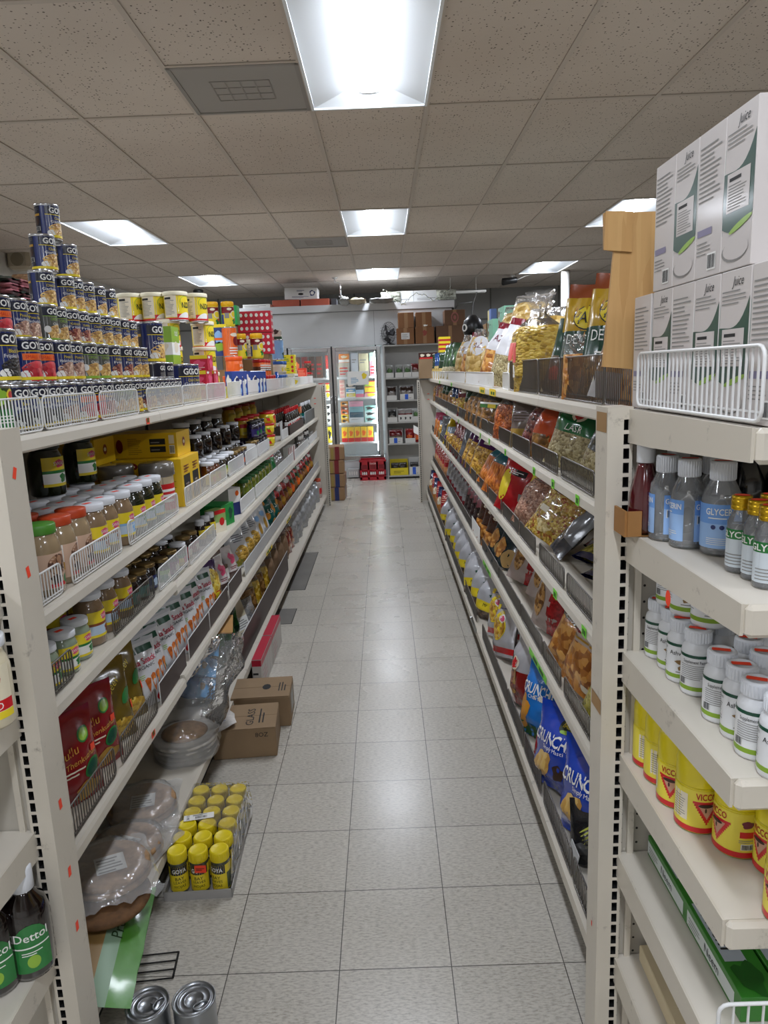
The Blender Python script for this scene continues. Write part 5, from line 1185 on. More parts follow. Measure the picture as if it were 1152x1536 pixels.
pouch('yellowclear', 'snack_bag', 'snack bag', .17, .28, .08, G('yellow chips', ['a87c14', 'd9b23a', 'f0d878'], 40, .2, .9), bands=[(.7, 1, FILMC)], seed=34, wr=.01); pouch('brownclear', 'snack_bag', 'snack bag', .17, .28, .08, G('brown chips', ['5a3c1c', '8a6232', 'b58c52'], 40, .2, .9), bands=[(.7, 1, FILMC)], seed=35, wr=.01)
for k, y in enumerate((4.14, 4.3, 4.46, 4.62)): put('yellowclear' if k % 2 else 'brownclear', 'clear bag of yellow chips' if k % 2 else 'clear bag of brown chips', RBL, (-.85, y, ZB), -.5, tilt=-.2)
pouch('kraftbag', 'paper_sack', 'paper sack', .19, .24, .12, M('brown paper sack', '7d6248', .7, bump=.4, bs=14), bands=[(.86, 1, FILMC)], seed=36, wr=.008, topT=.5)
for k, y in enumerate((4.82, 5.06, 5.3, 5.54)): put('kraftbag', 'brown paper sack', RBL, (-.86, y, ZB), -.5, tilt=-.12)
for y in (4.9, 5.14, 5.4): put('kraftbag', 'brown paper sack', 'second row of the left base deck', (-.98, y, ZB), -.5, tilt=-.12)
pouch('redclear', 'snack_bag', 'snack bag', .18, .26, .1, G('red mixed snacks', ['4a1a14', '8a2a20', 'b07a5a', 'd9c0a0'], 40, .15, .9), bands=[(.7, 1, FILMC)], seed=37, wr=.01)
for y in (5.76, 5.94): put('redclear', 'clear bag of red mixed snacks', RBL, (-.855, y, ZB), -.5, tilt=-.2)
pouch('silverbag', 'foil_bag', 'foil bag', .17, .24, .09, M('silver crinkled bag', 'a9acae', .2, .35, bump=.9, bs=22), seed=38, wr=.016); pouch('clearbag', 'plastic_bag', 'plastic bag', .18, .26, .1, FILMW, seed=39, wr=.018)
for k in range(10): put('silverbag', 'crinkled silver bag', RBL, (-.84+.012*(k % 2), 6.12+.22*k, ZB), -.5+.1*(k % 3), tilt=-.12)
for k in range(6): put('silverbag', 'crinkled silver bag', 'second row of the left base deck', (-.96, 6.3+.36*k, ZB), -.5, tilt=-.2)
kind('candyjar', 'candy_jar', 'jar', spin([(0, 0), (.06, .003), (.065, .02), (.065, .17), (.05, .2)], M('pale candy', 'b9a8a0', .1, coat=1.), lidp(.055, .195, .23), M('coral lid', 'd0563c', .4), plain(RED, None, .05, .12, .06), .065)); put('candyjar', 'tall jar with coral red lid', 'far end of the left base deck', (-.84, 8.45, ZB))
# ------------------------------------------------------------------ things on the floor along the left run
KR = M('corrugated carton', '937a5c', .8, var=.12, vs=5)
def glassbox(l, S): pass
def carton(key, X, Y, Zh, mat, dec=None, decT=None, decY=None):
    b = MB(); b.box(-X/2, X/2, -Y/2, Y/2, 0, Zh-.003, mat, bev=.004)
    fl = MB(); fl.box(-X/2+.001, X/2-.001, -Y/2+.001, -.001, Zh-.003, Zh, mat); 
    f2 = MB(); f2.box(-X/2+.001, X/2-.001, .001, Y/2-.001, Zh-.003, Zh, mat)
    parts = [('carton_body', b), ('flap', fl), ('flap', f2)]
    l = MB()
    if dec: dec(l, planeS(X/2))
    if decY: decY(l, planeY(-Y/2))
    if decT: decT(l)
    if l.v: parts.append(('print', l))
    kind(key, 'cardboard_box', 'cardboard box', parts)
carton('glass1', .27, .235, .135, KR, None, lambda l: (l.d_text(planeT(.1352), 'GLASS', -.03, -.02, .045, INK, .0006, w=.15, rot=PI/2) if False else (l.d_text(lambda x, z, o: (.02-z, -.01+x, .1352+o), 'GLASS', 0, 0, .034, INK, .0006, w=.15), l.d_lines(lambda x, z, o: (.05-z, x, .1352+o), -.07, .07, -.03, .0, 2, INK), )), lambda l, S: l.d_text(S, '8OZ', .075, .105, .02, INK))
carton('glass2', .27, .22, .15, KR, lambda l, S: l.d_rect(S, -.05, .07, .03, .13, M('pale sticker', 'a9a79f', .5)), lambda l: (l.d_oval(lambda x, z, o: (.02-z, x, .1502+o), 0, 0, .03, .02, INK, .0006, 10, 2), l.d_lines(lambda x, z, o: (.09-z, x, .1502+o), -.05, .05, -.02, .02, 3, INK)))
put('glass1', 'nearer kraft cardboard box on the floor', 'beside the left base deck', (-.655, 2.92, 0), .08); put('glass2', 'farther kraft cardboard box on the floor', 'behind the nearer one', (-.625, 3.18, 0), .05)
RW = M('cherry red carton', 'b81c38', .4)
carton('redwhite', .05, .34, .175, M('white glossy carton', 'c9c4be', .45), lambda l, S: (l.d_rect(S, -.17, .17, .14, .172, RW), [l.d_rect(S, -.15+.075*k, -.147+.075*k, 0, .14, PRINT) for k in range(5)], l.d_lines(S, -.13, .0, .02, .12, 4, M('pink grey print', 'c9a8a8', .5))), lambda l: l.d_rect(lambda x, z, o: (x, z, .1753+o), -.024, .024, -.168, .168, RW, .0004), lambda l, S: (l.d_rect(S, -.024, .024, .14, .172, RW), l.d_lines(S, -.02, .01, .04, .12, 3, INK)))
put('redwhite', 'red topped white carton', 'nearer of the two on the floor by the base', (-.70, 3.62, 0), 0); put('redwhite', 'red topped white carton', 'farther of the two on the floor by the base', (-.70, 3.97, 0), 0)
# patched floor tiles
PT = M('grey patch tile', '77746f', .4, var=.15, vs=6); PE = M('dark tile joint', '35322e', .7)
for (x0, x1, y0, y1, nm) in ((-.79, -.655, 4.46, 4.77, 'nearer dark grey patched floor tile beside the left base'), (-.79, -.645, 5.2, 6.35, 'long dark grey patched floor tile beside the left base')):
    b = MB(); b.box(x0, x1, y0, y1, .0, .0012, PE); b.box(x0+.004, x1-.005, y0+.005, y1-.005, .0012, .0018, PT); o = struct('trim_3', b, nm)
# tray of bay leaf jars wrapped in film
def bay(l, S):
    l.d_rect(S, -.09, .09, .012, .098, YELL); l.d_rect(S, -.03, .03, .07, .098, NAVYD, .0006); l.d_text(S, 'GOYA', 0, .084, .014, WHT, .001, w=.044, bold=.02); l.d_text(S, 'BAY', 0, .058, .011, INK, .001); l.d_text(S, 'LEAVES', 0, .045, .009, INK, .001); l.d_text(S, 'HOJAS', 0, .031, .009, INK, .001)
    l.d_rect(S, .035, .06, .015, .07, M('bay leaf grey green', '5a6448', .5), .0008); l.d_bars(S, -.065, -.04, .015, .035, WHT, INK); l.d_lines(S, -.068, -.035, .04, .065, 4, PRINT)
kind('bayjar', 'spice_jar', 'jar', spin([(0, 0), (.028, .001), (.029, .004), (.029, .105), (.027, .11)], M('dried leaves in jar', '4a4c3c', .15, coat=.8, var=.4, vs=50), [(.0285, .108), (.0295, .109), (.0295, .138), (.027, .142), (.024, .1415), (.022, .14), (0, .14)], M('bright yellow cap', 'ecd51e', .4), bay, .0292, knurl=(.0295, .11, .137)))
tray('baytray', .212, .42, .03, M('pale card tray', 'a9a6a2', .6), .003)
BX, BY = -.64, 2.20
o = put('baytray', 'pale cardboard tray of yellow capped jars', 'on the floor by the left base', (BX-.005, BY-.02, 0), .04)
for a in range(3):
    for c in range(6):
        put('bayjar', 'yellow capped bay leaf jar', ['left column of the tray', 'middle column of the tray', 'right column of the tray'][a], (BX-.067+.0665*a+.004*(c-2.5)*-.3, BY-.185+.0665*c, .0035), -1.25-.3*a+rnd.uniform(-.2, .2), group='bay leaf jars in the tray')
b = MB(); b.box(-.107, .107, -.21, .175, .0, .001, FILMC)
f = MB(); n = 12
for i2, zz in enumerate((.034, .135)):
    for (x, y) in ((.108, -.212), (.108, .18), (-.108, .18)): pass
f.quad((.108, -.21, .032), (.108, .20, .032), (.1, .19, .146), (.1, -.1, .146), FILMC); f.quad((.1, -.1, .146), (.1, .19, .146), (-.1, .19, .146), (-.1, .0, .146), FILMC); f.quad((.108, .20, .032), (-.108, .20, .032), (-.1, .19, .146), (.1, .19, .146), FILMC)
tag(f.build('shrink_film', None, (BX-.005, BY-.005, 0)), 'clear shrink film around the tray of yellow capped jars', 'film')
b = MB(); S = lambda x, z, o: (x*.97-z*.2, z*.97+x*.2, o); b.d_rect(S, -.05, .05, -.016, .016, WHT, 0, nx=4); b.d_bars(S, -.015, .03, -.012, .004, WHT, INK, .0004); b.d_text(S, '3613', -.036, .0, .010, INK, .0006, rot=PI/2); b.d_lines(S, -.02, .03, .006, .014, 2, INK, .0006)
tag(b.build('barcode_label', None, (BX-.035, BY-.02, .1475)), 'white barcode label lying on the yellow caps', 'label')
b = MB(); S2 = lambda x, z, o: (BX+.015+x, BY-.219-o, .098+z); b.d_rect(S2, -.018, .018, -.013, .013, STK, 0, nx=2); b.d_lines(S2, -.014, .014, -.004, .006, 2, BROWNP, .0005)
tag(b.build('price_sticker', None), 'orange red price sticker on the front yellow capped jar', 'sticker')
# cans standing at the bottom of the picture
def lidcan(key):
    b = MB(); r = .052; b.lathe([(0, 0), (r*.95, 0), (r, .004), (r*.97, .01), (r*.97, .112), (r, .117), (r, .121), (r*.95, .122), (r*.92, .117), (r*.8, .117), (r*.78, .119), (r*.72, .119), (r*.7, .117), (r*.5, .117), (r*.48, .118), (r*.42, .118), (r*.4, .1165), (0, .1165)], M('brushed can', '9ea2a6', .28, .9), 40)
    t = MB(); pts = [(.018*cos(a)+.01, .018*sin(a)*.6-.026, .1195) for a in [2*PI*k/16 for k in range(16)]]; t.tube(pts, .0022, M('brushed can', '9ea2a6', .28, .9), 6, closed=True); t.box(.004, .016, -.018, -.006, .118, .1205, M('brushed can', '9ea2a6', .28, .9))
    kind(key, 'pull_ring_can', 'can', [('can_body', b), ('pull_ring', t)])
lidcan('ringcan')
put('ringcan', 'silver pull ring can on the floor, right of two', 'at the bottom edge', (-.515, 1.485, 0), .5); put('ringcan', 'silver pull ring can on the floor, left of two', 'at the bottom edge', (-.625, 1.475, 0), 1.2)
b = MB()
for k in range(4): b.tube([(0, .03*k, .004), (.16, .03*k, .004)], .0022, DARKGAP, 5)
b.tube([(0, 0, .004), (0, .09, .004)], .003, DARKGAP, 5); b.tube([(.16, 0, .004), (.16, .09, .004)], .003, DARKGAP, 5)
tag(b.build('wire_rack', None, (-.79, 1.655, 0), (0, 0, .1)), 'small dark wire rack lying on the floor by the left post', 'rack')
# ------------------------------------------------------------------ left end display
QX = -.74
kind('mayo', 'mayonnaise_jar', 'jar', spin(jarp(.046, .165), M('ivory spread', 'ddd2b4', .2, coat=.6), lidp(.042, .148, .168), WLID, lambda l, S: (l.d_rect(S, -.05, .05, .02, .12, M('cream label', 'e6dcc0', .5)), l.d_rect(S, -.05, .05, .035, .055, RED, .0006), l.d_text(S, 'COCO', .0, .045, .014, WHT, .001), l.d_rect(S, -.05, .05, .02, .034, YELL, .0006), l.d_oval(S, 0, .095, .03, .02, M('coral print', 'c9564a', .5), .0006), l.d_oval(S, .01, .072, .014, .012, BROWNP, .0008)), .046))
put('mayo', 'ivory spread jar with red band', 'on the left end display', (-.745, 1.225, EZL[1]+.002), -1.1)
def dett(l, S): l.d_oval(S, 0, .075, .036, .05, GREEN); l.d_rect(S, -.036, .036, .022, .075, GREEN); l.d_text(S, 'Dettol', 0, .1, .018, WHT, .001, bold=.01); l.d_rect(S, -.034, .034, .075, .078, WHT, .0008); l.d_oval(S, .0, .045, .012, .014, LIME, .001); l.d_lines(S, -.02, .02, .06, .07, 2, WHT, .001)
kind('dettol', 'antiseptic_bottle', 'bottle', spin([(0, 0), (.038, .002), (.042, .012), (.042, .13), (.036, .155), (.02, .175), (.018, .185)], M('near black amber', '140a08', .08, coat=1.), [(.02, .18), (.021, .181), (.021, .225), (.018, .23), (0, .23)], WLID, dett, .0422))
put('dettol', 'dark antiseptic bottle, nearer of two', 'on the left end display', (-.795, 1.205, EZL[3]+.002), -1.05); put('dettol', 'dark antiseptic bottle, farther of two', 'on the left end display', (-.745, 1.245, EZL[3]+.002), -1.0)
# far wall shelf seen between the top cans: striped packs, a woven mat and a beige speaker
b = MB(); b.box(XL+.005, XL+.55, 6.6, 8.2, 2.335, 2.365, EN); w = thing('wall_shelf', 'beige wall shelf high on the white left wall', 'shelf', (0, 0, 0)); b.build('board', w)
for y in (6.7, 8.1):
    q = MB(); q.prism([(XL+.01, 2.334), (XL+.4, 2.334), (XL+.01, 2.12)], 'y', y-.02, y+.02, EN); q.build('bracket', w)
pouch('stripepack', 'striped_packet', 'packet', .3, .2, .06, M('striped wrapper', 'a86a70', .3, coat=.5, var=.6, vs=18, bump=.4), seed=41, wr=.012); pouch('stripepack2', 'striped_packet', 'packet', .3, .2, .06, M('dark striped wrapper', '2f3f38', .3, coat=.5, var=.6, vs=18, bump=.4), seed=42, wr=.012)
for k in range(8): put('stripepack' if k % 3 else 'stripepack2', 'wine striped packet' if k % 3 else 'dark green striped packet', 'heap on the high wall shelf', (-3.42, 7.10+.23*(k % 2), 2.40+.055*(k//2)), .1, tilt=-1.5)
box('mat', 'woven_mat', 'mat', .3, .07, .32, G('woven straw', ['6a4a32', 'a8805a', 'c8a882'], 30, .8, 0, .3, (1, 1, 8)), bev=.02); put('mat', 'woven straw mat standing upright', 'on the high wall shelf', (-3.55, 7.58, 2.366), 0)
b = MB(); b.box(-.12, .12, -.11, .11, 0, .2, M('beige speaker', 'b3a892', .6), bev=.03); c = MB(); c.d_oval(planeY(-.11), 0, .1, .07, .07, M('speaker grille', '8f8672', .8), .002); kind('speaker', 'wall_speaker', 'speaker', [('cabinet', b), ('grille', c)])
put('speaker', 'small beige speaker on the left wall', 'above the woven mat', (-3.82, 8.1, 2.80))
# ------------------------------------------------------------------ right run
ZR = {k: RZ[k]+.001 for k in RZ}; ZRB = RB+.001
F0 = PI+.75                             # goods on this side face the aisle and a little towards the viewer
def rput(key, desc, row, X, y, z, a=.0, tilt=-.2, roll=0., sc=1., group=None):
    return put(key, desc, row, (X, y, z), F0+a, group, tilt, roll, sc)
TWIST = dict(style='twist', nz=26)
PASTA = G('yellow pasta', ['8a6a14', 'c9a02c', 'e6c860', 'd2b040'], 55, .3, .8, .7, (1, 1, 2.2)); SHELLS = G('pasta shells', ['a07c34', 'd6b264', 'ecd49a'], 38, .35, .7, .8)
MIXB = G('brown snack mix', ['4a2f14', '8a5c24', 'c08a3c', '6a4a20'], 60, .3, .8); MIXY = G('yellow snack mix', ['6a5414', 'b08c28', 'd8bc58', '8a2f18', 'cdb04a'], 75, .25, .9, .7)
MIXG = G('green yellow mix', ['4a4a14', '8a7c24', 'b8a84a', '3c4a1c'], 80, .25, .9); ORS = G('orange sev', ['8a3c10', 'd2701f', 'ee9a4a', 'b85a1c'], 90, .3, .7, .6, (1, 1, .3)); LENT = G('red lentils', ['6a2a10', 'b0521c', 'd87c34'], 110, .3, .8)
PINKG = G('pinkish grain', ['6a4030', 'a8735a', 'd0a890', '8a5a48'], 120, .3, .8); BEIG = G('beige seeds', ['7a6a44', 'b0a070', 'd0c498'], 120, .35, .7); CURLS = G('snack curls', ['8a4a14', 'c98434', 'eab464'], 45, .35, .6)
def azlab(l, S):
    l.d_rect(S, -.12, .12, .205, .315, M('mustard foil', 'b8921c', .25, coat=.6), .0012, nz=6); l.d_oval(S, -.005, .25, .062, .042, INK, .0016); l.d_oval(S, -.005, .25, .058, .038, M('oval yellow', 'd6c02a', .35), .002); l.d_text(S, 'AZ', -.005, .25, .04, INK, .006)
    l.d_rect(S, -.12, .12, .12, .205, M('bottle green foil', '0f3d2c', .25, coat=.6), .0014, nz=4); l.d_text(S, 'DEL MIX', -.0, .18, .032, WHT, .004, w=.17); l.d_lines(S, -.06, .05, .128, .14, 1, WHT, .002)
pouch('delmix', 'snack_bag', 'snack bag', .235, .36, .1, MIXB, bands=[(.86, 1, M('rust foil', '8a3f1a', .25, coat=.6))], decal=azlab, seed=51, wr=.01)
pouch('silvaz', 'snack_bag', 'snack bag', .235, .34, .1, MIXB, bands=[(.45, .8, M('maroon foil', '7a1426', .25, coat=.6)), (.8, 1., M('silver foil 2', 'c4c4c6', .2, .5, bump=.4)), (.0, .2, M('silver foil 2', 'c4c4c6', .2, .5, bump=.4))], seed=52, wr=.01)
pouch('greenneck', 'snack_bag', 'snack bag', .17, .26, .07, M('brown filled film', '7a6a58', .2, coat=.8), bands=[(.5, 1., M('bottle green foil', '0f3d2c', .25, coat=.6))], decal=lambda l, S: l.d_oval(S, -.03, .07, .03, .024, STK, .002, wob=.2), seed=53)
pouch('bigpasta', 'pasta_bag', 'pasta bag', .24, .40, .13, PASTA, bands=[(.64, 1, FILMC)], decal=lambda l, S: (l.d_rect(S, -.11, -.07, .12, .2, M('coral label', 'e0605a', .4), .002, nz=4), l.d_rect(S, -.1, -.08, .06, .11, WHT, .002), l.d_oval(S, .0, .06, .03, .012, CREAM, .002)), seed=54, wr=.012, **TWIST)
pouch('smallpasta', 'pasta_bag', 'pasta bag', .16, .30, .09, PASTA, bands=[(.66, 1, FILMC)], decal=lambda l, S: l.d_rect(S, -.05, -.02, .12, .18, STK, .002, nz=3), seed=55, wr=.01, **TWIST)
Rt = 'right top shelf'
rput('silvaz', 'silver and maroon snack bag', Rt, .64, 1.90, ZR[1], .2, -.2, -.2)
rput('delmix', 'mustard and green snack bag', Rt, .645, 2.10, ZR[1], .2, -.15, -.1, (1, .8, 1)); rput('delmix', 'mustard and green snack bag', Rt, .645, 2.38, ZR[1], .25, -.15, -.1, (1, .8, 1)); rput('delmix', 'mustard and green snack bag', 'second row of the right top shelf', .78, 2.25, ZR[1], 0, -.2, -.1)
pouch('clearmix', 'snack_bag', 'snack bag', .17, .26, .08, CURLS, bands=[(.7, 1, FILMC)], seed=56, wr=.012); rput('clearmix', 'clear bag of snack curls', Rt, .60, 2.24, ZR[1], 0, -.05, 0, .75); rput('clearmix', 'clear bag of snack curls', Rt, .61, 1.70, ZR[1], 0, -.1, 0, .8); rput('clearmix', 'clear bag of snack curls', Rt, .62, 1.54, ZR[1], 0, -.1, 0, .8)
rput('greenneck', 'small dark green and brown bag', Rt, .62, 2.55, ZR[1], .1, -.2, -.2); rput('smallpasta', 'small tied clear bag of yellow pasta', Rt, .70, 2.72, ZR[1]+.06, 0, -.1, -.15)
rput('bigpasta', 'large tied clear bag of yellow pasta', Rt, .63, 2.99, ZR[1], 0, -.04, .0); rput('bigpasta', 'large tied clear bag of yellow pasta', Rt, .66, 3.36, ZR[1], .1, -.1, -.12)
def whitelab(l, S): l.d_oval(S, .02, .25, .06, .065, M('white film print', 'dcdcdf', .3, coat=.5), .0016); l.d_text(S, 'AZ', .02, .255, .036, M('wine lettering', '6a1430', .4), .0024); l.d_oval(S, .0, .03, .07, .02, M('pale green print', 'cfd8a8', .4), .0016)
pouch('whiteaz', 'snack_bag', 'snack bag', .21, .36, .11, SHELLS, bands=[(.86, 1, FILMC)], decal=whitelab, seed=57, wr=.012, style='gather')
pouch('nutaz', 'snack_bag', 'snack bag', .21, .36, .1, CURLS, bands=[(.55, .9, M('white film print', 'dcdcdf', .3, coat=.5)), (.9, 1, M('maroon foil', '7a1426', .25, coat=.6))], decal=lambda l, S: l.d_text(S, 'AZ', .0, .27, .04, M('wine lettering', '6a1430', .4), .0024), seed=58, wr=.012, style='gather')
pouch('palebag', 'snack_bag', 'snack bag', .2, .36, .1, BEIG, bands=[(.45, .92, M('white film print', 'dcdcdf', .3, coat=.5)), (.92, 1, M('maroon foil', '7a1426', .25, coat=.6))], seed=59, wr=.012, style='gather')
rput('palebag', 'pale bag with white film panel', Rt, .63, 3.86, ZR[1], 0, -.15, -.2); rput('nutaz', 'snack bag with white panel and brown curls', Rt, .63, 4.25, ZR[1], 0, -.15, -.2); rput('whiteaz', 'bag of pale shells with round white print', Rt, .63, 4.95, ZR[1], 0, -.05, -.08); rput('nutaz', 'snack bag with white panel and brown curls', Rt, .64, 5.4, ZR[1], 0, -.1, -.15)
rput('whiteaz', 'bag of pale shells with round white print', Rt, .64, 5.8, ZR[1], 0, -.08, -.1)
pouch('shellbag', 'pasta_bag', 'pasta bag', .26, .34, .12, SHELLS, bands=[(.75, 1, FILMC)], seed=60, wr=.014)
for k, (y, x, z) in enumerate(((3.9, .86, .02), (4.3, .86, .0), (4.7, .86, 0), (4.0, .85, .14), (4.4, .85, .13), (4.8, .85, .12), (4.4, .84, .25), (4.8, .84, .22))): rput('shellbag', 'clear bag of beige snack', 'pile behind the right top shelf', x, y, ZR[1]+z, .2, -.6, 0)
pouch('greenrice', 'rice_bag', 'rice bag', .22, .32, .09, FOIL('dark green rice film', '2f5030'), bands=[(0, .35, G('pale rice', ['8a7c54', 'c0b48a', 'e0d8b8'], 120, .4, .4))], decal=lambda l, S: l.d_oval(S, 0, .2, .05, .06, M('moss print', '4f7a3a', .4), .0016, wob=.3), seed=61)
pouch('yelgreen', 'rice_bag', 'rice bag', .17, .27, .08, FOIL('deep green film', '1c3a22'), bands=[(0, .4, G('golden grain', ['9a7a2c', 'd2b25a', 'ecd894'], 100, .4, .4))], seed=62); pouch('blueyel', 'rice_bag', 'rice bag', .17, .27, .08, FOIL('deep blue film', '1c4a8a'), bands=[(0, .5, G('golden grain', ['9a7a2c', 'd2b25a', 'ecd894'], 100, .4, .4))], seed=63)
for y in (6.3, 6.7, 7.0): rput('greenrice', 'dark green bag of rice', Rt, .63, y, ZR[1], .1, -.15, -.15)
for y in (7.35, 8.3): rput('yelgreen', 'green topped bag of golden grain', Rt, .62, y, ZR[1], .1, -.1)
for y in (7.65, 7.95): rput('blueyel', 'blue topped bag of golden grain', Rt, .62, y, ZR[1], .1, -.1)
b = MB(); b.box(-.02, .02, -.09, .09, 0, .02, M('crimson candy', 'c2202a', .4)); b.box(-.02, .02, -.09, .09, .02, .045, YELL); kind('candy', 'candy_bar_pack', 'packet', [('wrapper', b)])
for k in range(4): put('candy', 'red and yellow flat pack', ['lowest of the stack', 'second in the stack', 'third in the stack', 'top of the stack'][k]+' beyond the rice bags', (.68, 8.05, ZR[1]+.26+.046*k), 0, sc=(3, 1, 1))
box('candybase', 'stock_carton', 'carton', .14, .2, .255, M('brown shipping carton', '8a6a45', .8), None); put('candybase', 'brown carton under the red and yellow packs', Rt, (.70, 8.05, ZR[1]))
MINT = M('mint carton', '9fe0c2', .45)
def mint(l, S): l.d_rect(S, -.11, -.05, .0, .13, M('pale card', 'cfe8dc', .5)); [l.d_oval(S, -.08, .03+.06*k, .024, .022, M('roasted brown', '8a3f24', .4), .001, wob=.3) for k in range(2)]; l.d_lines(S, -.02, .07, .09, .1, 1, M('teal ink', '1f6a5a', .5))
box('mint', 'pastry_carton', 'carton', .16, .26, .13, MINT, mint, decalY=lambda l, S: ([l.d_oval(S, -.045, .035+.06*k, .022, .02, M('roasted brown', '8a3f24', .4), .001, wob=.3) for k in range(2)], l.d_lines(S, .0, .06, .09, .1, 1, M('teal ink', '1f6a5a', .5))))
box('bookcart', 'stock_carton', 'carton', .2, .3, .25, M('brown shipping carton', '8a6a45', .8), None)
put('bookcart', 'brown carton under the mint boxes', 'back of the right top shelf', (.93, 5.25, ZR[1])); put('bookcart', 'brown carton under the farther mint boxes', 'back of the right top shelf', (.90, 5.75, ZR[1]), sc=(1, 1, .8))
for k, (y, z) in enumerate(((5.2, .251), (5.2, .382), (5.72, .201), (5.72, .332))): put('mint', 'mint green pastry carton', ['lower of the nearer pair', 'upper of the nearer pair', 'lower of the farther pair', 'upper of the farther pair'][k], (.92, y, ZR[1]+z), PI)
box('bluecream', 'small_carton', 'carton', .05, .1, .12, M('cornflower carton', '6a86c8', .4), None); box('creamc', 'small_carton', 'carton', .05, .1, .12, M('straw carton', 'cfc28a', .5), None)
put('bluecream', 'small blue carton', 'left of the mint boxes', (.98, 6.5, ZR[1]+.48)); put('creamc', 'small straw coloured carton', 'left of the mint boxes', (.99, 6.66, ZR[1]+.48)); put('bookcart', 'brown carton under small cartons', 'back of the right top shelf', (.98, 6.58, ZR[1]), sc=(.7, 1., 1.91))
b = MB(); b.lathe([(0, 0), (.07, .005), (.09, .05), (.07, .12), (.03, .16), (0, .165)], BLKL, 18); l = MB(); l.d_oval(cylS(.088), 0, .06, .03, .03, WHT, .004); l.d_oval(cylS(.088), 0, .06, .015, .02, INK, .006); kind('blackpot', 'black_pot', 'pot', [('pot_body', b), ('badge', l)]); put('blackpot', 'small black pot with white badge', 'behind the pale shell bags', (.76, 6.15, ZR[1]+.37), PI+.6); put('bookcart', 'brown carton under the black pot', 'back of the right top shelf', (.77, 6.15, ZR[1]), sc=(.6, .6, 1.475))
# chocolate display on the far end panel
box('plainbox', 'plain_carton', 'carton', .22, .17, .22, KR, None); put('plainbox', 'plain kraft box on the far right end panel', 'end of the right run', (.53, YE-.12, 1.488))
def choc(l, S): [l.d_oval(S, -.07+.07*k, .04, .024, .016, CREAM, .001, wob=.2) for k in range(3)]; l.d_rect(S, -.1, .1, .0, .016, RED, .001)
box('choc', 'candy_display_box', 'carton', .22, .105, .07, M('chocolate brown box', '3c1c14', .4), choc, decalY=choc); put('choc', 'chocolate brown candy box', 'on the plain kraft box, nearer', (.53, YE-.15, 1.709))

# ---- second shelf: lentils and snacks
R2r = 'right second shelf'
def bag(key, W, H, T, mat, bands, decal=None, seed=0, **k): pouch(key, 'snack_bag', 'snack bag', W, H, T, mat, bands=bands, decal=decal, seed=seed, wr=k.pop('wr', .010), **k)
EMG = FOIL('emerald foil', '0f6a34'); bag('emerald', .23, .25, .08, BEIG, [(.5, 1, EMG)], lambda l, S: (l.d_oval(S, 0, .195, .035, .028, CREAM, .0016), l.d_oval(S, 0, .195, .022, .02, RED, .002), l.d_text(S, 'LASR', .0, .145, .024, WHT, .002, shear=.2)), 71)
bag('darkgreenlines', .2, .25, .08, FOIL('night green foil', '101c14'), [(0, .35, BEIG)], lambda l, S: l.d_lines(S, -.04, .07, .08, .15, 6, PRINT, .0018, .35), 72, style='gather')
bag('orangetop', .17, .24, .08, MIXB, [(.42, 1, FOIL('burnt orange foil', 'c4481a'))], lambda l, S: l.d_rect(S, .0, .03, .0, .1, FOIL('burnt orange foil', 'c4481a'), .0016), 73, style='gather'); bag('plumbag', .17, .25, .08, G('plum nuts', ['3c1a20', '6a2f34', '9a5a50'], 70, .25, .9), [(.9, 1, FILMC)], None, 74, style='gather')
bag('beigemar', .17, .24, .07, FOIL('taupe film', '6a5c54'), [(.0, .35, M('mustard film', '9a7a2c', .3, coat=.6)), (.85, 1, FOIL('maroon film', '6a1424'))], lambda l, S: l.d_lines(S, -.05, .05, .12, .17, 4, M('mauve print', '9a8a90', .5), .0016), 75)
bag('lentil', .2, .25, .1, LENT, [(.72, 1, FILMC)], None, 76, style='gather'); bag('brownseed', .17, .24, .08, MIXB, [(.68, 1, FILMC)], None, 77, style='gather'); bag('marwin', .18, .25, .08, FOIL('wine red film', '6a1420'), [], lambda l, S: (l.d_rect(S, -.06, .06, .03, .14, MIXY, .0016, nz=5), l.d_oval(S, 0, .19, .04, .02, CREAM, .0016, wob=.3)), 78)
bag('greentop', .17, .24, .08, MIXB, [(.5, 1, FOIL('forest film', '14402a'))], None, 79); bag('bluetop', .17, .24, .08, MIXY, [(.5, 1, FOIL('denim film', '1c3a6a'))], None, 80)
rput('darkgreenlines', 'dark green bag with pale text lines', R2r, .64, 2.12, ZR[2], 0, -.2, -.35); rput('darkgreenlines', 'dark green bag with pale text lines', R2r, .66, 1.88, ZR[2], 0, -.2, -.2); rput('brownseed', 'clear bag of brown seeds', R2r, .65, 1.66, ZR[2], 0, -.2)
rput('emerald', 'emerald topped bag of beige seeds', R2r, .63, 2.48, ZR[2], -.05, -.22, -.2); rput('orangetop', 'burnt orange topped snack bag', R2r, .62, 2.78, ZR[2], 0, -.18, -.12); rput('plumbag', 'bag of plum coloured nuts', R2r, .62, 3.0, ZR[2], 0, -.18, -.25); rput('beigemar', 'taupe and maroon packet', R2r, .62, 3.22, ZR[2], 0, -.15); rput('lentil', 'clear bag of red lentils', R2r, .61, 3.58, ZR[2], 0, -.1, -.1)
box('trayw', 'lidded_tray', 'tray', .16, .3, .03, M('green tray', '2f6a2c', .4), lambda l, S: (l.d_rect(S, -.15, .15, .02, .03, WHT, .001), l.d_rect(S, -.05, .05, .0, .02, YELL, .001)), decalY=lambda l, S: l.d_rect(S, -.08, .08, .02, .03, WHT, .001)); put('trayw', 'green tray with white rim', 'tilted on bags of the right second shelf', (.66, 3.98, ZR[2]+.13), PI+.3, tilt=-.15); rput('bluetop', 'blue topped bag of yellow mix', 'under the green tray', .64, 3.95, ZR[2], 0, -.75)
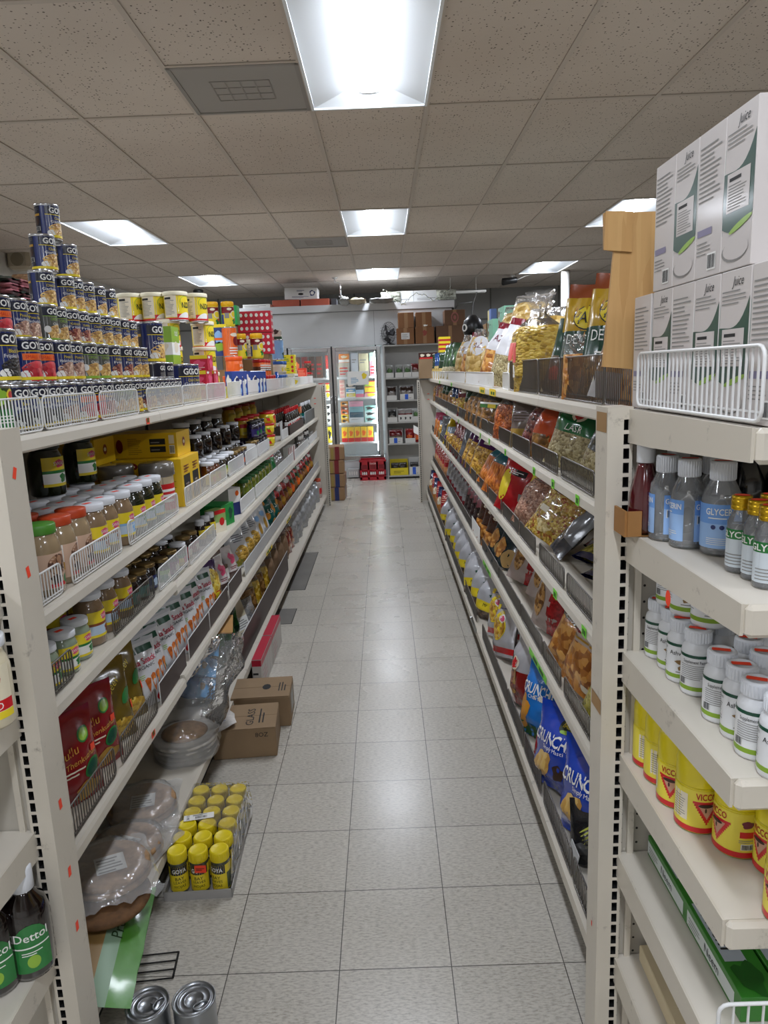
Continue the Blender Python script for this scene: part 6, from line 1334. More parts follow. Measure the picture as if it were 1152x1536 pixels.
for k, y in enumerate((4.2, 4.42, 4.66, 4.9)): rput('brownseed', 'clear bag of brown seeds', R2r, .61, y, ZR[2], .05*k, -.18, -.1)
rput('greentop', 'green topped snack bag', R2r, .62, 5.15, ZR[2]); rput('marwin', 'wine red bag with window', R2r, .615, 5.5, ZR[2], 0, -.12)
for k, (n, d, y) in enumerate((('bluetop', 'blue topped bag of yellow mix', 5.8), ('bluetop', 'blue topped bag of yellow mix', 6.1), ('brownseed', 'clear bag of brown seeds', 6.4), ('greentop', 'green topped snack bag', 6.75), ('greentop', 'green topped snack bag', 7.1), ('brownseed', 'clear bag of brown seeds', 7.5), ('plumbag', 'bag of plum coloured nuts', 7.9), ('brownseed', 'clear bag of brown seeds', 8.3))): rput(n, d, R2r, .62, y, ZR[2], 0, -.16)
for k in range(14): rput(['brownseed', 'greentop', 'plumbag', 'beigemar'][k % 4], ['clear bag of brown seeds', 'green topped snack bag', 'bag of plum coloured nuts', 'taupe and maroon packet'][k % 4], 'second row of the right second shelf', .77, 2.0+.45*k, ZR[2], 0, -.15, .1*(k % 3-1))

# ---- third shelf
R3r = 'right third shelf'
NAVF = FOIL('navy foil', '14163c'); bag('navymix', .30, .33, .10, MIXY, [(.72, 1, NAVF)], lambda l, S: (l.d_rect(S, -.1, .1, .235, .275, M('black foil panel', '15141c', .25, coat=.6), .0016), l.d_lines(S, -.08, .08, .245, .265, 2, WHT, .0022), l.d_oval(S, .09, .295, .035, .02, M('olive badge', '9a8a1c', .4), .0018), l.d_rect(S, -.1, -.04, .12, .15, CREAM, .0018), l.d_oval(S, -.02, .06, .05, .03, G('pale flakes', ['c9b070', 'ecdca8', 'a88a44'], 60, .2, .9), .0018, wob=.3)), 91)
bag('navymix2', .26, .26, .07, MIXG, [(.8, 1, NAVF), (0, .12, NAVF)], None, 92); bag('pinkgrain', .21, .29, .1, PINKG, [(.75, 1, FILMC)], None, 93, style='gather')
bag('redyel', .2, .3, .08, FOIL('scarlet foil', 'b0121c'), [], lambda l, S: (l.d_oval(S, -.05, .13, .035, .08, M('lemon patch', 'd8c02a', .35), .0016), l.d_rect(S, -.04, .06, .19, .22, M('black foil panel', '15141c', .25, coat=.6), .0016), l.d_lines(S, -.03, .05, .196, .214, 2, WHT, .0022), l.d_rect(S, .05, .08, .02, .11, PRINT, .0016)), 94)
bag('tealsev', .22, .3, .09, ORS, [(.58, .95, FOIL('peacock foil', '0f5a66')), (.95, 1, FILMC)], None, 95, style='gather'); bag('purpsev', .2, .28, .09, G('golden sev', ['8a5a10', 'd29a2c', 'f0c860'], 80, .3, .8), [(.7, 1, FOIL('violet shiny foil', '4a1650'))], lambda l, S: (l.d_rect(S, -.095, -.075, .0, .2, FOIL('violet shiny foil', '4a1650'), .0018, nz=6), l.d_oval(S, 0, .235, .04, .016, CREAM, .0018, wob=.3)), 96)
bag('marwin2', .15, .26, .07, FOIL('wine foil', '7a1020'), [], lambda l, S: (l.d_rect(S, -.045, .045, .02, .15, G('golden sev', ['8a5a10', 'd29a2c', 'f0c860'], 80, .3, .8), .0016, nz=5), l.d_oval(S, 0, .2, .04, .025, M('pale rose print', 'd9a8a8', .4), .0016, wob=.3)), 97)
bag('goldsmall', .14, .2, .07, G('golden sev', ['8a5a10', 'd29a2c', 'f0c860'], 80, .3, .8), [(.75, 1, FOIL('grey blue foil', '7a8a9a'))], None, 98); bag('yelcone', .15, .3, .07, FOIL('canary foil', 'd8b81c'), [], lambda l, S: l.d_oval(S, -.02, .05, .03, .04, PURPLE, .0016), 99, style='tri'); bag('greyfoil', .16, .26, .07, FOIL('pewter foil', '6a6e74'), [], None, 100); bag('orangepink', .17, .25, .08, FOIL('tangerine foil', 'c9742a'), [(.7, 1, FOIL('rose foil', 'b02f5a'))], None, 101); bag('offwhite', .14, .3, .06, FOIL('off white film', 'c4c2bc', .2), [], None, 102)
put('navymix2', 'yellow mix bag lying flat with navy ends', 'deep on the right third shelf, nearest', (.70, 2.22, ZR[3]+.03), PI+.5, tilt=-1.4); put('navymix2', 'yellow mix bag lying flat with navy ends', 'deep on the right third shelf, middle', (.72, 2.46, ZR[3]+.03), PI+.4, tilt=-1.3); put('navymix2', 'yellow mix bag lying flat with navy ends', 'deep on the right third shelf, farthest', (.78, 2.6, ZR[3]+.03), PI+.2, tilt=-1.1)
bag('foldgrey', .12, .34, .05, FOIL('charcoal foil', '3c3d42'), [(.2, .6, FOIL('smoke foil', '6a6c70'))], None, 103); put('foldgrey', 'charcoal foil packet folded over', 'beside the large navy topped mix bag', (.63, 2.665, ZR[3]+.02), PI+.3, tilt=-.7, roll=-.35)
rput('navymix', 'large navy topped bag of yellow mix', R3r, .615, 2.80, ZR[3]+.035, -.1, -.5, -.34, .84); rput('pinkgrain', 'bag of pinkish grain', R3r, .615, 3.12, ZR[3]+.01, 0, -.3, -.3); rput('redyel', 'scarlet bag with lemon patch', R3r, .60, 3.52, ZR[3]+.01, 0, -.2, -.22); rput('redyel', 'scarlet bag with lemon patch', 'second row of the right third shelf', .70, 3.42, ZR[3]+.01, 0, -.25, -.25)
rput('tealsev', 'peacock topped bag of orange sev', R3r, .605, 4.0, ZR[3]+.01, 0, -.3, -.25); rput('tealsev', 'peacock topped bag of orange sev', R3r, .615, 4.3, ZR[3]+.01, 0, -.35, -.3)
for y in (4.75, 5.05, 5.25): rput('purpsev', 'violet topped bag of golden sev', R3r, .605, y, ZR[3]+.01, 0, -.28, -.25)
rput('greyfoil', 'pewter foil packet', R3r, .60, 5.5, ZR[3], 0, -.2, -.2)
for y in (5.7, 5.95, 6.2): rput('marwin2', 'wine foil bag with golden window', R3r, .605, y, ZR[3], 0, -.25, -.12)
for y in (6.42, 6.6): rput('goldsmall', 'small golden snack bag', R3r, .60, y, ZR[3], 0, -.2)
rput('yelcone', 'canary yellow tapering bag', R3r, .605, 6.95, ZR[3], 0, -.2, -.1); rput('greyfoil', 'pewter foil packet', R3r, .61, 7.25, ZR[3], 0, -.2); rput('goldsmall', 'small golden snack bag', R3r, .60, 7.5, ZR[3], 0, -.2)
for y in (7.75, 8.05): rput('orangepink', 'tangerine and rose bag', R3r, .605, y, ZR[3], 0, -.2)
rput('offwhite', 'off white slim packet', R3r, .62, 8.35, ZR[3], 0, -.15)
for k in range(11): rput(['marwin2', 'tealsev', 'greyfoil'][k % 3], ['wine foil bag with golden window', 'peacock topped bag of orange sev', 'pewter foil packet'][k % 3], 'deeper row of the right third shelf', .75, 3.7+.42*k, ZR[3], 0, -.2)

# ---- fourth shelf
R4r = 'right fourth shelf'
CLR = M('frosted pack', 'b9a89a', .3, coat=.7); bag('amix', .22, .31, .08, CURLS, [(.52, .94, CLR), (.94, 1, FOIL('garnet foil', '7a1420'))], lambda l, S: (l.d_rect(S, -.1, .1, .185, .25, FOIL('garnet foil', '7a1420'), .0016, nz=3), l.d_text(S, 'A MIX', .01, .217, .036, WHT, .0026, w=.15), l.d_rect(S, -.1, .1, .165, .172, GOLD, .0018), l.d_oval(S, .06, .03, .025, .012, CREAM, .0018)), 111)
bag('greenmixbag', .24, .34, .09, G('yellow green noodles', ['6a6414', 'a89c34', 'd0c464'], 85, .3, .8), [(.66, .95, CLR), (.95, 1, FILMC)], None, 112); bag('orangesmall', .18, .25, .07, CURLS, [(.7, 1, FILMC)], lambda l, S: l.d_rect(S, .05, .075, .1, .2, FOIL('garnet foil', '7a1420'), .0016, nz=4), 113)
bag('redside', .19, .32, .08, FOIL('pale pack film', 'b5a49c', .25), [], lambda l, S: (l.d_rect(S, .02, .085, .0, .3, G('red foil dots', ['8a0f14', 'b81c20', '7a0c10'], 120, .25, .6, .2), .0016, nz=10), l.d_oval(S, -.035, .13, .032, .075, G('brown nuts', ['5a3414', '9a6a30', 'c89a5a'], 60, .3, .7), .0016)), 114)
bag('tealchips', .2, .28, .08, FOIL('midnight teal foil', '0c2a34'), [], lambda l, S: (l.d_oval(S, -.05, .1, .035, .06, CURLS, .0016, wob=.1), l.d_oval(S, .02, .06, .04, .06, M('wheat print', 'c9a468', .4), .0016, rot=-.5), l.d_lines(S, -.03, .07, .19, .215, 2, M('teal lettering', '6a9aa8', .5), .002)), 115)
bag('brownchips', .19, .28, .08, FOIL('chestnut foil', '4a2414'), [(0, .35, CURLS)], lambda l, S: l.d_oval(S, .0, .2, .05, .02, CREAM, .0016, wob=.3), 116); bag('blackmar', .17, .27, .08, FOIL('black cherry foil', '240c10'), [], lambda l, S: (l.d_oval(S, -.02, .17, .04, .03, M('dull rose', '8a4a50', .4), .0016, wob=.4), l.d_oval(S, .02, .09, .03, .02, CREAM, .0016, wob=.4)), 117)
bag('silverbt', .15, .3, .07, M('satin silver foil', 'aaa9ab', .25, .45, bump=.5, bs=18), [(0, .22, FOIL('garnet foil', '7a1420'))], lambda l, S: (l.d_text(S, 'BTJ', .0, .2, .04, INK, .002, rot=-.1), l.d_text(S, 'BTJ', .006, .2, .04, RED, .0016, rot=-.1), l.d_lines(S, -.04, .04, .1, .15, 3, PRINT, .0016)), 118); bag('redbag', .17, .28, .08, FOIL('poppy foil', 'b01c24'), [(0, .4, FOIL('apricot foil', 'c98a5a'))], lambda l, S: l.d_lines(S, -.05, .05, .16, .24, 4, M('peach', 'e0a890', .4), .0016), 119)
rput('greenmixbag', 'bag of yellow green noodles', R4r, .62, 1.97, ZR[4]+.02, -.3, -.3, -.2); rput('greenmixbag', 'bag of yellow green noodles', R4r, .63, 1.70, ZR[4], -.2, -.3, -.1); rput('amix', 'garnet banded mix bag', R4r, .605, 2.24, ZR[4]+.02, -.45, -.33, -.1); rput('orangesmall', 'small bag of orange curls', R4r, .605, 2.47, ZR[4]+.01, -.3, -.25, -.3); rput('orangesmall', 'small bag of orange curls', 'second row of the right fourth shelf', .72, 2.45, ZR[4]+.01, 0, -.25, -.3)
rput('redside', 'pale bag with red side', R4r, .63, 2.82, ZR[4]+.01, -.25, -.12, -.18); rput('redside', 'pale bag with red side', R4r, .70, 3.2, ZR[4]+.01, .1, -.2, -.25); rput('redside', 'pale bag with red side', R4r, .66, 3.5, ZR[4]+.01, .1, -.25, -.25); rput('redside', 'pale bag with red side', 'second row of the right fourth shelf', .80, 3.3, ZR[4]+.01, .1, -.2, -.2)
for y in (3.78, 4.0): rput('tealchips', 'midnight teal chips bag', R4r, .62, y, ZR[4]+.01, 0, -.3, -.25)
for y in (4.22, 4.42, 4.62): rput('brownchips', 'chestnut brown chips bag', R4r, .62, y, ZR[4], 0, -.25, -.2)
for y in (4.82, 5.0, 5.18, 5.34): rput('blackmar', 'black cherry snack bag', R4r, .62, y, ZR[4], 0, -.25, -.15)
for y in (5.52, 5.74, 5.96, 6.18, 6.4, 6.64, 6.9): rput('silverbt', 'silver bag with garnet foot', R4r, .62, y, ZR[4], 0, -.25, -.08)
for y in (7.15, 7.4, 7.65, 7.9, 8.15, 8.38): rput('redbag', 'poppy red bag', R4r, .62, y, ZR[4], 0, -.2)
for k in range(10): rput(['blackmar', 'brownchips'][k % 2], ['black cherry snack bag', 'chestnut brown chips bag'][k % 2], 'deeper row of the right fourth shelf', .75, 3.9+.4*k, ZR[4], 0, -.2)

# ---- base deck
RBr = 'right base deck'
CB = FOIL('cobalt chips foil', '0f3fb4', .4); CB2 = FOIL('azure chips foil', '1c78d0', .4)
def crunch(txt, az=False):
    def d(l, S):
        l.d_oval(S, .03, .243, .045, .024, INK, .0016, rot=-.1); l.d_oval(S, .03, .243, .042, .021, M('balaji badge', '20301c', .4), .0022, rot=-.1); l.d_text(S, 'BALAJI', .03, .246, .015, YELL, .0034); l.d_oval(S, .03, .226, .022, .006, LIME, .003)
        l.d_text(S, txt, .0, .19, .042, WHT, .0034, w=.25 if not az else .21, bold=.02, shear=.1); l.d_text(S, 'Simply Masti' if not az else 'Chaat Masti', .0, .157, .014, WHT, .003, w=.11)
        if not az:
            l.d_oval(S, -.055, .092, .06, .046, G('potato chip', ['b8822c', 'd9a94a', 'e8c470'], 40, .3, .5, .3), .0018, rot=.5, wob=.25); l.d_oval(S, .04, .085, .03, .026, M('spice bowl', '3a2416', .5), .0016, wob=.3)
        else:
            l.d_oval(S, -.07, .09, .03, .07, M('turmeric snack', 'd8942c', .4), .0016, wob=.3); l.d_rect(S, -.14, .14, .0, .05, M('leaf pile', '1f5a24', .5), .0014, nz=4); l.d_oval(S, .02, .16, .05, .01, CREAM, .0016)
    return d
pouch('crunchem', 'chips_bag', 'chips bag', .33, .30, .13, CB, decal=crunch('CRUNCHEM'), seed=121, wr=.012); pouch('crunchex', 'chips_bag', 'chips bag', .26, .31, .11, CB2, decal=crunch('CRUNCHEX', True), seed=122, wr=.012)
def wave(l, S): [l.d_oval(S, .03+.008*k, .20-.018*k, .085, .006, M('chip lime', 'b8bc4a', .4), .0018, 16, 1, .5) for k in range(6)]; l.d_oval(S, -.03, .08, .05, .03, M('grey patch', '4a4a4a', .4), .0016, wob=.3)
pouch('blackwave', 'chips_bag', 'chips bag', .24, .33, .10, FOIL('jet black foil', '15161a', .4), decal=wave, seed=123, wr=.012)
pouch('yelwhite', 'chips_bag', 'chips bag', .22, .34, .09, M('satin white foil', 'c9c8cc', .22, .3, bump=.5, bs=16), bands=[(.03, .16, RED)], decal=lambda l, S: (l.d_oval(S, -.01, .17, .065, .085, YELL, .0014), l.d_oval(S, -.01, .16, .058, .07, G('amber bits', ['9a6a14', 'd29a34', 'e8bc60'], 60, .3, .6), .0018), l.d_oval(S, .02, .21, .032, .026, WHT, .0022), l.d_oval(S, .02, .21, .024, .018, PINK, .0026), l.d_rect(S, -.1, -.06, .26, .29, YELL, .0016), l.d_lines(S, -.06, .08, .265, .28, 1, NAVY, .0018)), seed=124, wr=.012)
pouch('redwhitebag', 'chips_bag', 'chips bag', .22, .36, .09, M('satin white foil', 'c9c8cc', .22, .3, bump=.5, bs=16), bands=[(0, .45, FOIL('brick red foil', '8a1a16'))], decal=lambda l, S: (l.d_oval(S, -.03, .13, .06, .085, GOLD, .0014), l.d_oval(S, -.03, .13, .056, .08, G('brick curls', ['4a1a10', '8a3a20', 'b0683c'], 60, .3, .6), .0018), l.d_oval(S, .0, .2, .035, .034, CREAM, .0022), l.d_oval(S, .0, .2, .026, .026, RED, .0026, wob=.3)), seed=125, wr=.014)
pouch('tiedwhite', 'snack_bag', 'snack bag', .2, .27, .1, M('glossy white bag', 'bcbdc2', .2, coat=.6, bump=.6, bs=16), bands=[(0, .22, G('brown dried bits', ['2a1c14', '5a4430', '8a6c4c'], 50, .3, .7)), (.22, .42, YELL)], decal=lambda l, S: (l.d_text(S, 'MP', .0, .088, .02, INK, .0018), l.d_oval(S, .03, .15, .012, .008, DGREEN, .0016, wob=.4)), seed=126, wr=.014, style='gather')
bag('orangeblue', .19, .27, .09, FOIL('marigold foil', 'c98234'), [(.6, 1, FOIL('indigo foil', '1c2654'))], lambda l, S: l.d_oval(S, -.02, .13, .05, .04, CREAM, .0016, wob=.3), 127)
rput('blackwave', 'jet black chips bag with lime waves', RBr, .55, 1.85, ZRB+.012, .1, -.5, .25, .55); rput('crunchem', 'large cobalt blue chips bag with white lettering, nearer of two', RBr, .59, 1.94, ZRB+.02, -.3, -.2, .14, .98); rput('crunchem', 'large cobalt blue chips bag, farther of two', RBr, .555, 2.21, ZRB+.02, -.35, -.2, .12, .95); rput('crunchex', 'azure chips bag with white lettering', RBr, .562, 2.60, ZRB+.005, -.2, -.3, .03, 1.)
bag('redfoot', .16, .2, .07, FOIL('crimson chips foil', 'a0141c'), [], None, 128); rput('redfoot', 'crimson bag at the foot of the blue bags', RBr, .52, 2.42, ZRB, -.3, -.2, 0, .5)
rput('redwhitebag', 'red and white chips bag with round brown picture', RBr, .535, 2.87, ZRB+.02, -.6, -.2, .2, .88); rput('redwhitebag', 'red and white chips bag with round brown picture', 'back row of right base deck', .64, 3.08, ZRB+.02, -.5, -.3, .2, .88); rput('yelwhite', 'white chips bag with yellow oval', RBr, .543, 3.40, ZRB+.02, -.4, -.3, .2, .88); rput('yelwhite', 'white chips bag with yellow oval', RBr, .56, 3.66, ZRB+.02, -.3, -.3, .15, .88); rput('yelwhite', 'white chips bag with yellow oval', 'second row of the right base deck', .66, 3.6, ZRB+.01, .05, -.25, -.15)
for k, y in enumerate((4.0, 4.24, 4.48, 4.70, 4.92, 5.16, 5.4, 5.66, 5.94, 6.24, 6.56)): rput('tiedwhite', 'glossy white tied bag with yellow band', RBr, .555+.008*(k % 2), y, ZRB, .05*(k % 3), -.2, .1*(k % 3-1))
for k, y in enumerate((6.86, 7.16, 7.46, 7.78, 8.1, 8.4)): rput('orangeblue' if k % 2 else 'redbag', 'marigold and indigo bag' if k % 2 else 'poppy red bag', RBr, .555, y, ZRB, 0, -.2)
b = MB(); b.bar((0, 0, 0), (-.03, -.02, .10), .012, M('grey bracket', 'a8aaa8', .3, .6)); b.bar((0, 0, 0), (.03, .06, .0), .012, DARKGAP); tag(b.build('bent_bracket', None, (.468, 3.83, .135)), 'bent grey metal bracket sticking out at the right base edge', 'bracket')
b = MB(); b.box(-.0015, .0015, -.04, .04, 0, .06, M('grey white card', 'c9cac9', .5)); tag(b.build('price_card', None, (.4945, 1.86, ZRB+.01), (0, .2, 0)), 'small blank white card by the near end of the right base deck', 'card')
# ------------------------------------------------------------------ right end display: boxes, bottles and jars
VA = -1.95                            # labels turned towards the viewer
BW = M('white glossy carton 2', 'd0c9c5', .4, coat=.2); BG = M('bottle green print', '14483a', .35, coat=.3)
def texts(l, S, hw=.034):
    l.d_lines(S, -hw, hw, .10, .175, 12, PRINT, .0006, .3); l.d_lines(S, -hw, hw, .055, .07, 1, M('violet grey print', '8a84a0', .5), .0006, .6); l.d_lines(S, -hw, hw*.3, .03, .05, 4, PRINT, .0006, .3); l.d_bars(S, hw-.034, hw-.008, .008, .03, WHT, INK)
def greenside(l, S, hw=.039):
    l.d_text(S, 'Juice', .008, .176, .012, INK, .0006, w=.028, shear=.3); l.d_lines(S, -hw+.005, hw-.005, .148, .168, 4, PRINT, .0006, .3)
    # green field with a scooped upper edge and a sweeping lower edge
    N = 10
    i = len(l.v)
    for k in range(N+1):
        x = -hw+2*hw*k/N; t = x/hw
        l.v.append(S(x, .045+.012*(t+.2)**2, .0005)); l.v.append(S(x, .118+.020*(t+.3)**2*(.6+.5*t), .0005))
    for k in range(N): l.face((i+2*k, i+2*k+2, i+2*k+3, i+2*k+1), BG, True)
    l.d_rect(S, -hw*.75, hw*.75, .07, .125-.008, BW, .0008); l.d_lines(S, -hw*.65, hw*.65, .073, .105, 9, PRINT, .001, .35); l.d_lines(S, -hw*.6, hw*.6, .107, .113, 1, INK, .001, .7)
    l.d_oval(S, .01, .052, .03, .004, LIME, .0008, rot=.25); l.d_oval(S, -.003, .022, .034, .013, PRINT, .0006); l.d_oval(S, .0, .024, .033, .0125, BW, .0008)
def frontside(l, S, hw=.039):
    l.d_rect(S, -hw, hw, .06, .15, M('sea green print 2', '2f8a6c', .35, coat=.3), .0005); l.d_text(S, 'C', -.0, .13, .03, WHT, .001); l.d_oval(S, .0, .1, .018, .012, M('amla fruit', '9a5a34', .4), .001, wob=.3); l.d_rect(S, -hw, hw, .045, .05, BG, .0006); l.d_rect(S, -hw, hw, .052, .056, BG, .0006); l.d_oval(S, -.01, .02, .014, .012, LIME, .0006)
box('amla_t', 'juice_carton', 'carton', .079, .079, .190, BW, texts, decalY=frontside, bev=.001)
box('amla_g', 'juice_carton', 'carton', .079, .079, .190, BW, greenside, decalY=frontside, bev=.001)
ZT = EZ[0]+.0015
for k, (y, kd) in enumerate(((1.275, 't'), (1.186, 'g'), (1.106, 't'), (1.0255, 'g'), (.944, 'g'), (.862, 't'))):
    put('amla_'+kd, 'white juice carton with green wave' if kd == 'g' else 'white juice carton with grey text', 'lower row, right end display', (.488, y, ZT), PI, order=-y)
for k, (y, kd) in enumerate(((1.19, 't'), (1.11, 'g'), (1.03, 't'), (.95, 'g'))):
    put('amla_'+kd, 'white juice carton with green wave' if kd == 'g' else 'white juice carton with grey text', 'upper row, right end display', (.488, y, ZT+.191), PI, order=-y)
FLAP = G('ribbed kraft flap', ['b58a54', 'c39a63', 'bb915b'], 60, .8, 0, .15, (1.5, .1, .1))
# cardboard flap sticking up behind the cartons
b = MB()
b.prism([(.402, 1.792), (.400, 1.853), (.43, 1.856), (.45, 1.852), (.52, 1.852), (.52, 1.55), (.53, 1.5185), (.46, 1.5185), (.46, 1.58), (.403, 1.587), (.412, 1.70), (.419, 1.788)], 'y', 1.345, 1.353, FLAP)
q = MB(); q.prism([(.400, 1.79), (.402, 1.855), (.45, 1.853), (.45, 1.785)], 'y', 1.341, 1.3445, FLAP); g = thing('cardboard_flap', 'tall kraft cardboard flap standing behind the white cartons on the post', 'cardboard'); b.build('sheet', g); q.build('folded_edge', g)
# fences of the end display
_k = len(_FE); fence('end', .4395, .845, 1.262, ZT+.001, .088, WHW, 'white wire fence guarding the white cartons on the right end display')
fr = MB(); wr = MB(); pts = []
L, Hh, c = .5, .075, .014
for (cx, cz, a0) in ((L-c, Hh-c, 0), (c, Hh-c, PI/2), (c, c, PI), (L-c, c, 1.5*PI)):
    for k in range(4):
        a = a0+PI/2*k/3; pts.append((cx+c*cos(a), 0, cz+c*sin(a)))
fr.tube(pts, .0028, WHW, 6, closed=True)
for k in range(1, 24): wr.bar((L*k/24, .001, .001), (L*k/24, .001, Hh-.001), .0026, WHW)
kind('frontfence', 'shelf_fence', 'shelf fence', [('rim', fr), ('wires', wr)])
place('frontfence', 'white wire fence on the front edge below the green cartons', (.432, .845, EZ[4]+.005))
# glycerin bottles with blue labels
CLEAR = M('clear bottle', 'b9c0c4', .06, coat=1.); GLASSM = M('clear liquid bottle', 'a9b2b6', .05, coat=1.)
def transp(name, tint, op):
    return FILM(name, tint, op, .05, .05, 8)
BOT = transp('thin clear plastic', 'f2f6fa', .16)
SKYL = M('glycerin blue', '9cc0ee', .35, coat=.2); SKYD = M('glycerin deep blue', '6f9fe0', .35, coat=.2)
def glyc(l, S):
    l.d_rect(S, -.055, -.004, .012, .078, SKYL); l.d_rect(S, .012, .055, .012, .078, SKYL); l.d_rect(S, -.055, -.004, .055, .078, SKYD, .0006); l.d_rect(S, .012, .055, .055, .078, SKYD, .0006)
    l.d_text(S, 'GLYCERIN', -.030, .068, .009, WHT, .001, w=.044, bold=.015); l.d_text(S, 'GLYCERIN', .034, .068, .009, WHT, .001, w=.04, bold=.015); l.d_lines(S, -.045, -.015, .057, .061, 1, WHT, .001); l.d_bars(S, .016, .034, .04, .054, WHT, INK); l.d_lines(S, -.048, -.012, .02, .03, 3, WHT, .001, .3)
def glyc2(l, S):
    l.d_rect(S, -.062, .062, .012, .08, SKYL); l.d_rect(S, -.062, .062, .05, .08, SKYD, .0006); l.d_text(S, 'GLYCERIN', .0, .069, .010, WHT, .001, w=.048, bold=.015); l.d_lines(S, -.02, .02, .058, .062, 1, WHT, .001); [l.d_oval(S, -.012+.012*k, .045, .0035, .0035, NAVY, .001) for k in range(3)]; l.d_lines(S, -.022, .022, .018, .03, 4, WHT, .001, .3)
def bottle(key, lab, r=.027, h=.142):
    b = MB(); b.lathe([(0, 0), (r*.92, .0), (r, .004), (r, h*.58), (r*.93, h*.66), (r*.55, h*.82), (r*.5, h*.86)], BOT, 28)
    liq = MB(); liq.lathe([(0, .003), (r*.93, .003), (r*.95, .006), (r*.95, h*.60), (0, h*.60)], transp('clear glycerin', 'eef4f8', .14), 28)
    cap = MB(); cap.lathe([(r*.6, h*.8), (r*.62, h*.8), (r*.62, h*.995), (r*.57, h), (0, h)], WLID, 28)
    for k in range(28):
        a = 2*PI*k/28; cap.bar((r*.63*cos(a), r*.63*sin(a), h*.81), (r*.63*cos(a), r*.63*sin(a), h*.98), .0012, WLID)
    st = MB(); st.d_rect(planeT(h+.0005), -r*.45, r*.45, -.005, .006, STK, .0003, nx=1)
    l = MB(); lab(l, cylS(r))
    kind(key, 'glycerin_bottle', 'bottle', [('bottle_body', b), ('liquid', liq), ('cap', cap), ('label', l), ('price_sticker', st)])
bottle('glyc', glyc); bottle('glyc2', glyc2, .029, .143)
Z2e = EZ[1]+.0015
put('glyc', 'blue labelled glycerin bottle with barcode, farther of two', 'right end display', (.468, 1.19, Z2e), VA-.55); put('glyc', 'blue labelled glycerin bottle with barcode, nearer of two', 'right end display', (.482, 1.135, Z2e), VA-.1); put('glyc2', 'widest blue labelled glycerin bottle', 'right end display', (.512, 1.085, Z2e), VA)
put('glyc', 'blue labelled glycerin bottle half hidden behind', 'right end display', (.53, 1.155, Z2e), VA)
# small clear bottles with gold caps and green labels
def glyg(l, S): l.d_rect(S, -.034, .034, .008, .062, M('bluish white label', 'd3dce2', .45)); l.d_rect(S, -.034, .034, .048, .062, GREEN, .0006); l.d_text(S, 'GLYCERIN', 0, .055, .009, WHT, .001, w=.056, bold=.02); l.d_lines(S, -.02, .02, .012, .03, 4, PRINT, .001, .3)
r, h = .0175, .108
b = MB(); b.lathe([(0, 0), (r*.95, 0), (r, .003), (r, h*.66), (r*.6, h*.8), (r*.58, h*.86)], BOT, 22)
q = MB(); q.lathe([(0, .002), (r*.93, .002), (r*.93, h*.62), (0, h*.62)], transp('clear glycerin', 'eef4f8', .14), 22)
c = MB(); c.lathe([(r*.75, h*.82), (r*.8, h*.825), (r*.8, h*.87), (r*.74, h*.88), (r*.8, h*.89), (r*.8, h*.94), (r*.74, h*.95), (r*.78, h*.96), (r*.76, h), (0, h)], M('bright gold cap', 'c9a21c', .25, .7), 22)
l = MB(); glyg(l, cylS(r)); st = MB(); st.d_oval(planeT(h+.0004), 0, 0, r*.6, r*.45, STK, .0003)
kind('glysmall', 'glycerin_vial', 'vial', [('bottle_body', b), ('liquid', q), ('cap', c), ('label', l), ('price_sticker', st)])
for a, x in enumerate((.493, .533, .573)):
    for k in range(5):
        put('glysmall', 'gold capped glycerin vial', '%s row from the left' % ['first', 'second', 'third'][a], (x+.004*(k % 2), .985-.038*k, Z2e), VA+.15*(k % 3-1), group='gold capped vials', order=-(.985-.038*k))
kind('syrup', 'syrup_bottle', 'bottle', spin([(0, 0), (.027, .002), (.029, .03), (.026, .07), (.015, .115), (.0125, .125)], M('red syrup', '4a1016', .06, coat=1.), lidp(.0155, .122, .155), M('silver white cap', 'cfd0d2', .35), None, .03)); kind('darkbot', 'tonic_bottle', 'bottle', spin([(0, 0), (.028, .002), (.029, .085), (.016, .118), (.014, .125)], M('almost black tonic', '0f0c0e', .06, coat=1.), lidp(.0185, .122, .152), M('silver white cap', 'cfd0d2', .35), None, .03))
put('syrup', 'dark red syrup bottle with silver white cap', 'in the brown tray corner, right end display', (.447, 1.232, Z2e+.003))
for k in range(6): put('darkbot', 'near black tonic bottle with pale cap', 'back of right end display', (.505+.06*k, 1.238-.004*(k % 2), Z2e), order=k)
b = MB(); CT = M('brown tray card', '9a6c38', .7)
b.box(.404, .408, 1.205, 1.262, Z2e+.001, Z2e+.045, CT); b2 = MB(); b2.box(.408, .432, 1.201, 1.205, Z2e+.001, Z2e+.045, CT); b3 = MB(); b3.box(.404, .47, 1.205, 1.262, Z2e, Z2e+.001, CT)
g = thing('card_tray', 'brown cardboard tray corner sticking out at the post', 'tray'); b.build('side_wall', g); b2.build('front_wall', g); b3.build('tray_base', g)
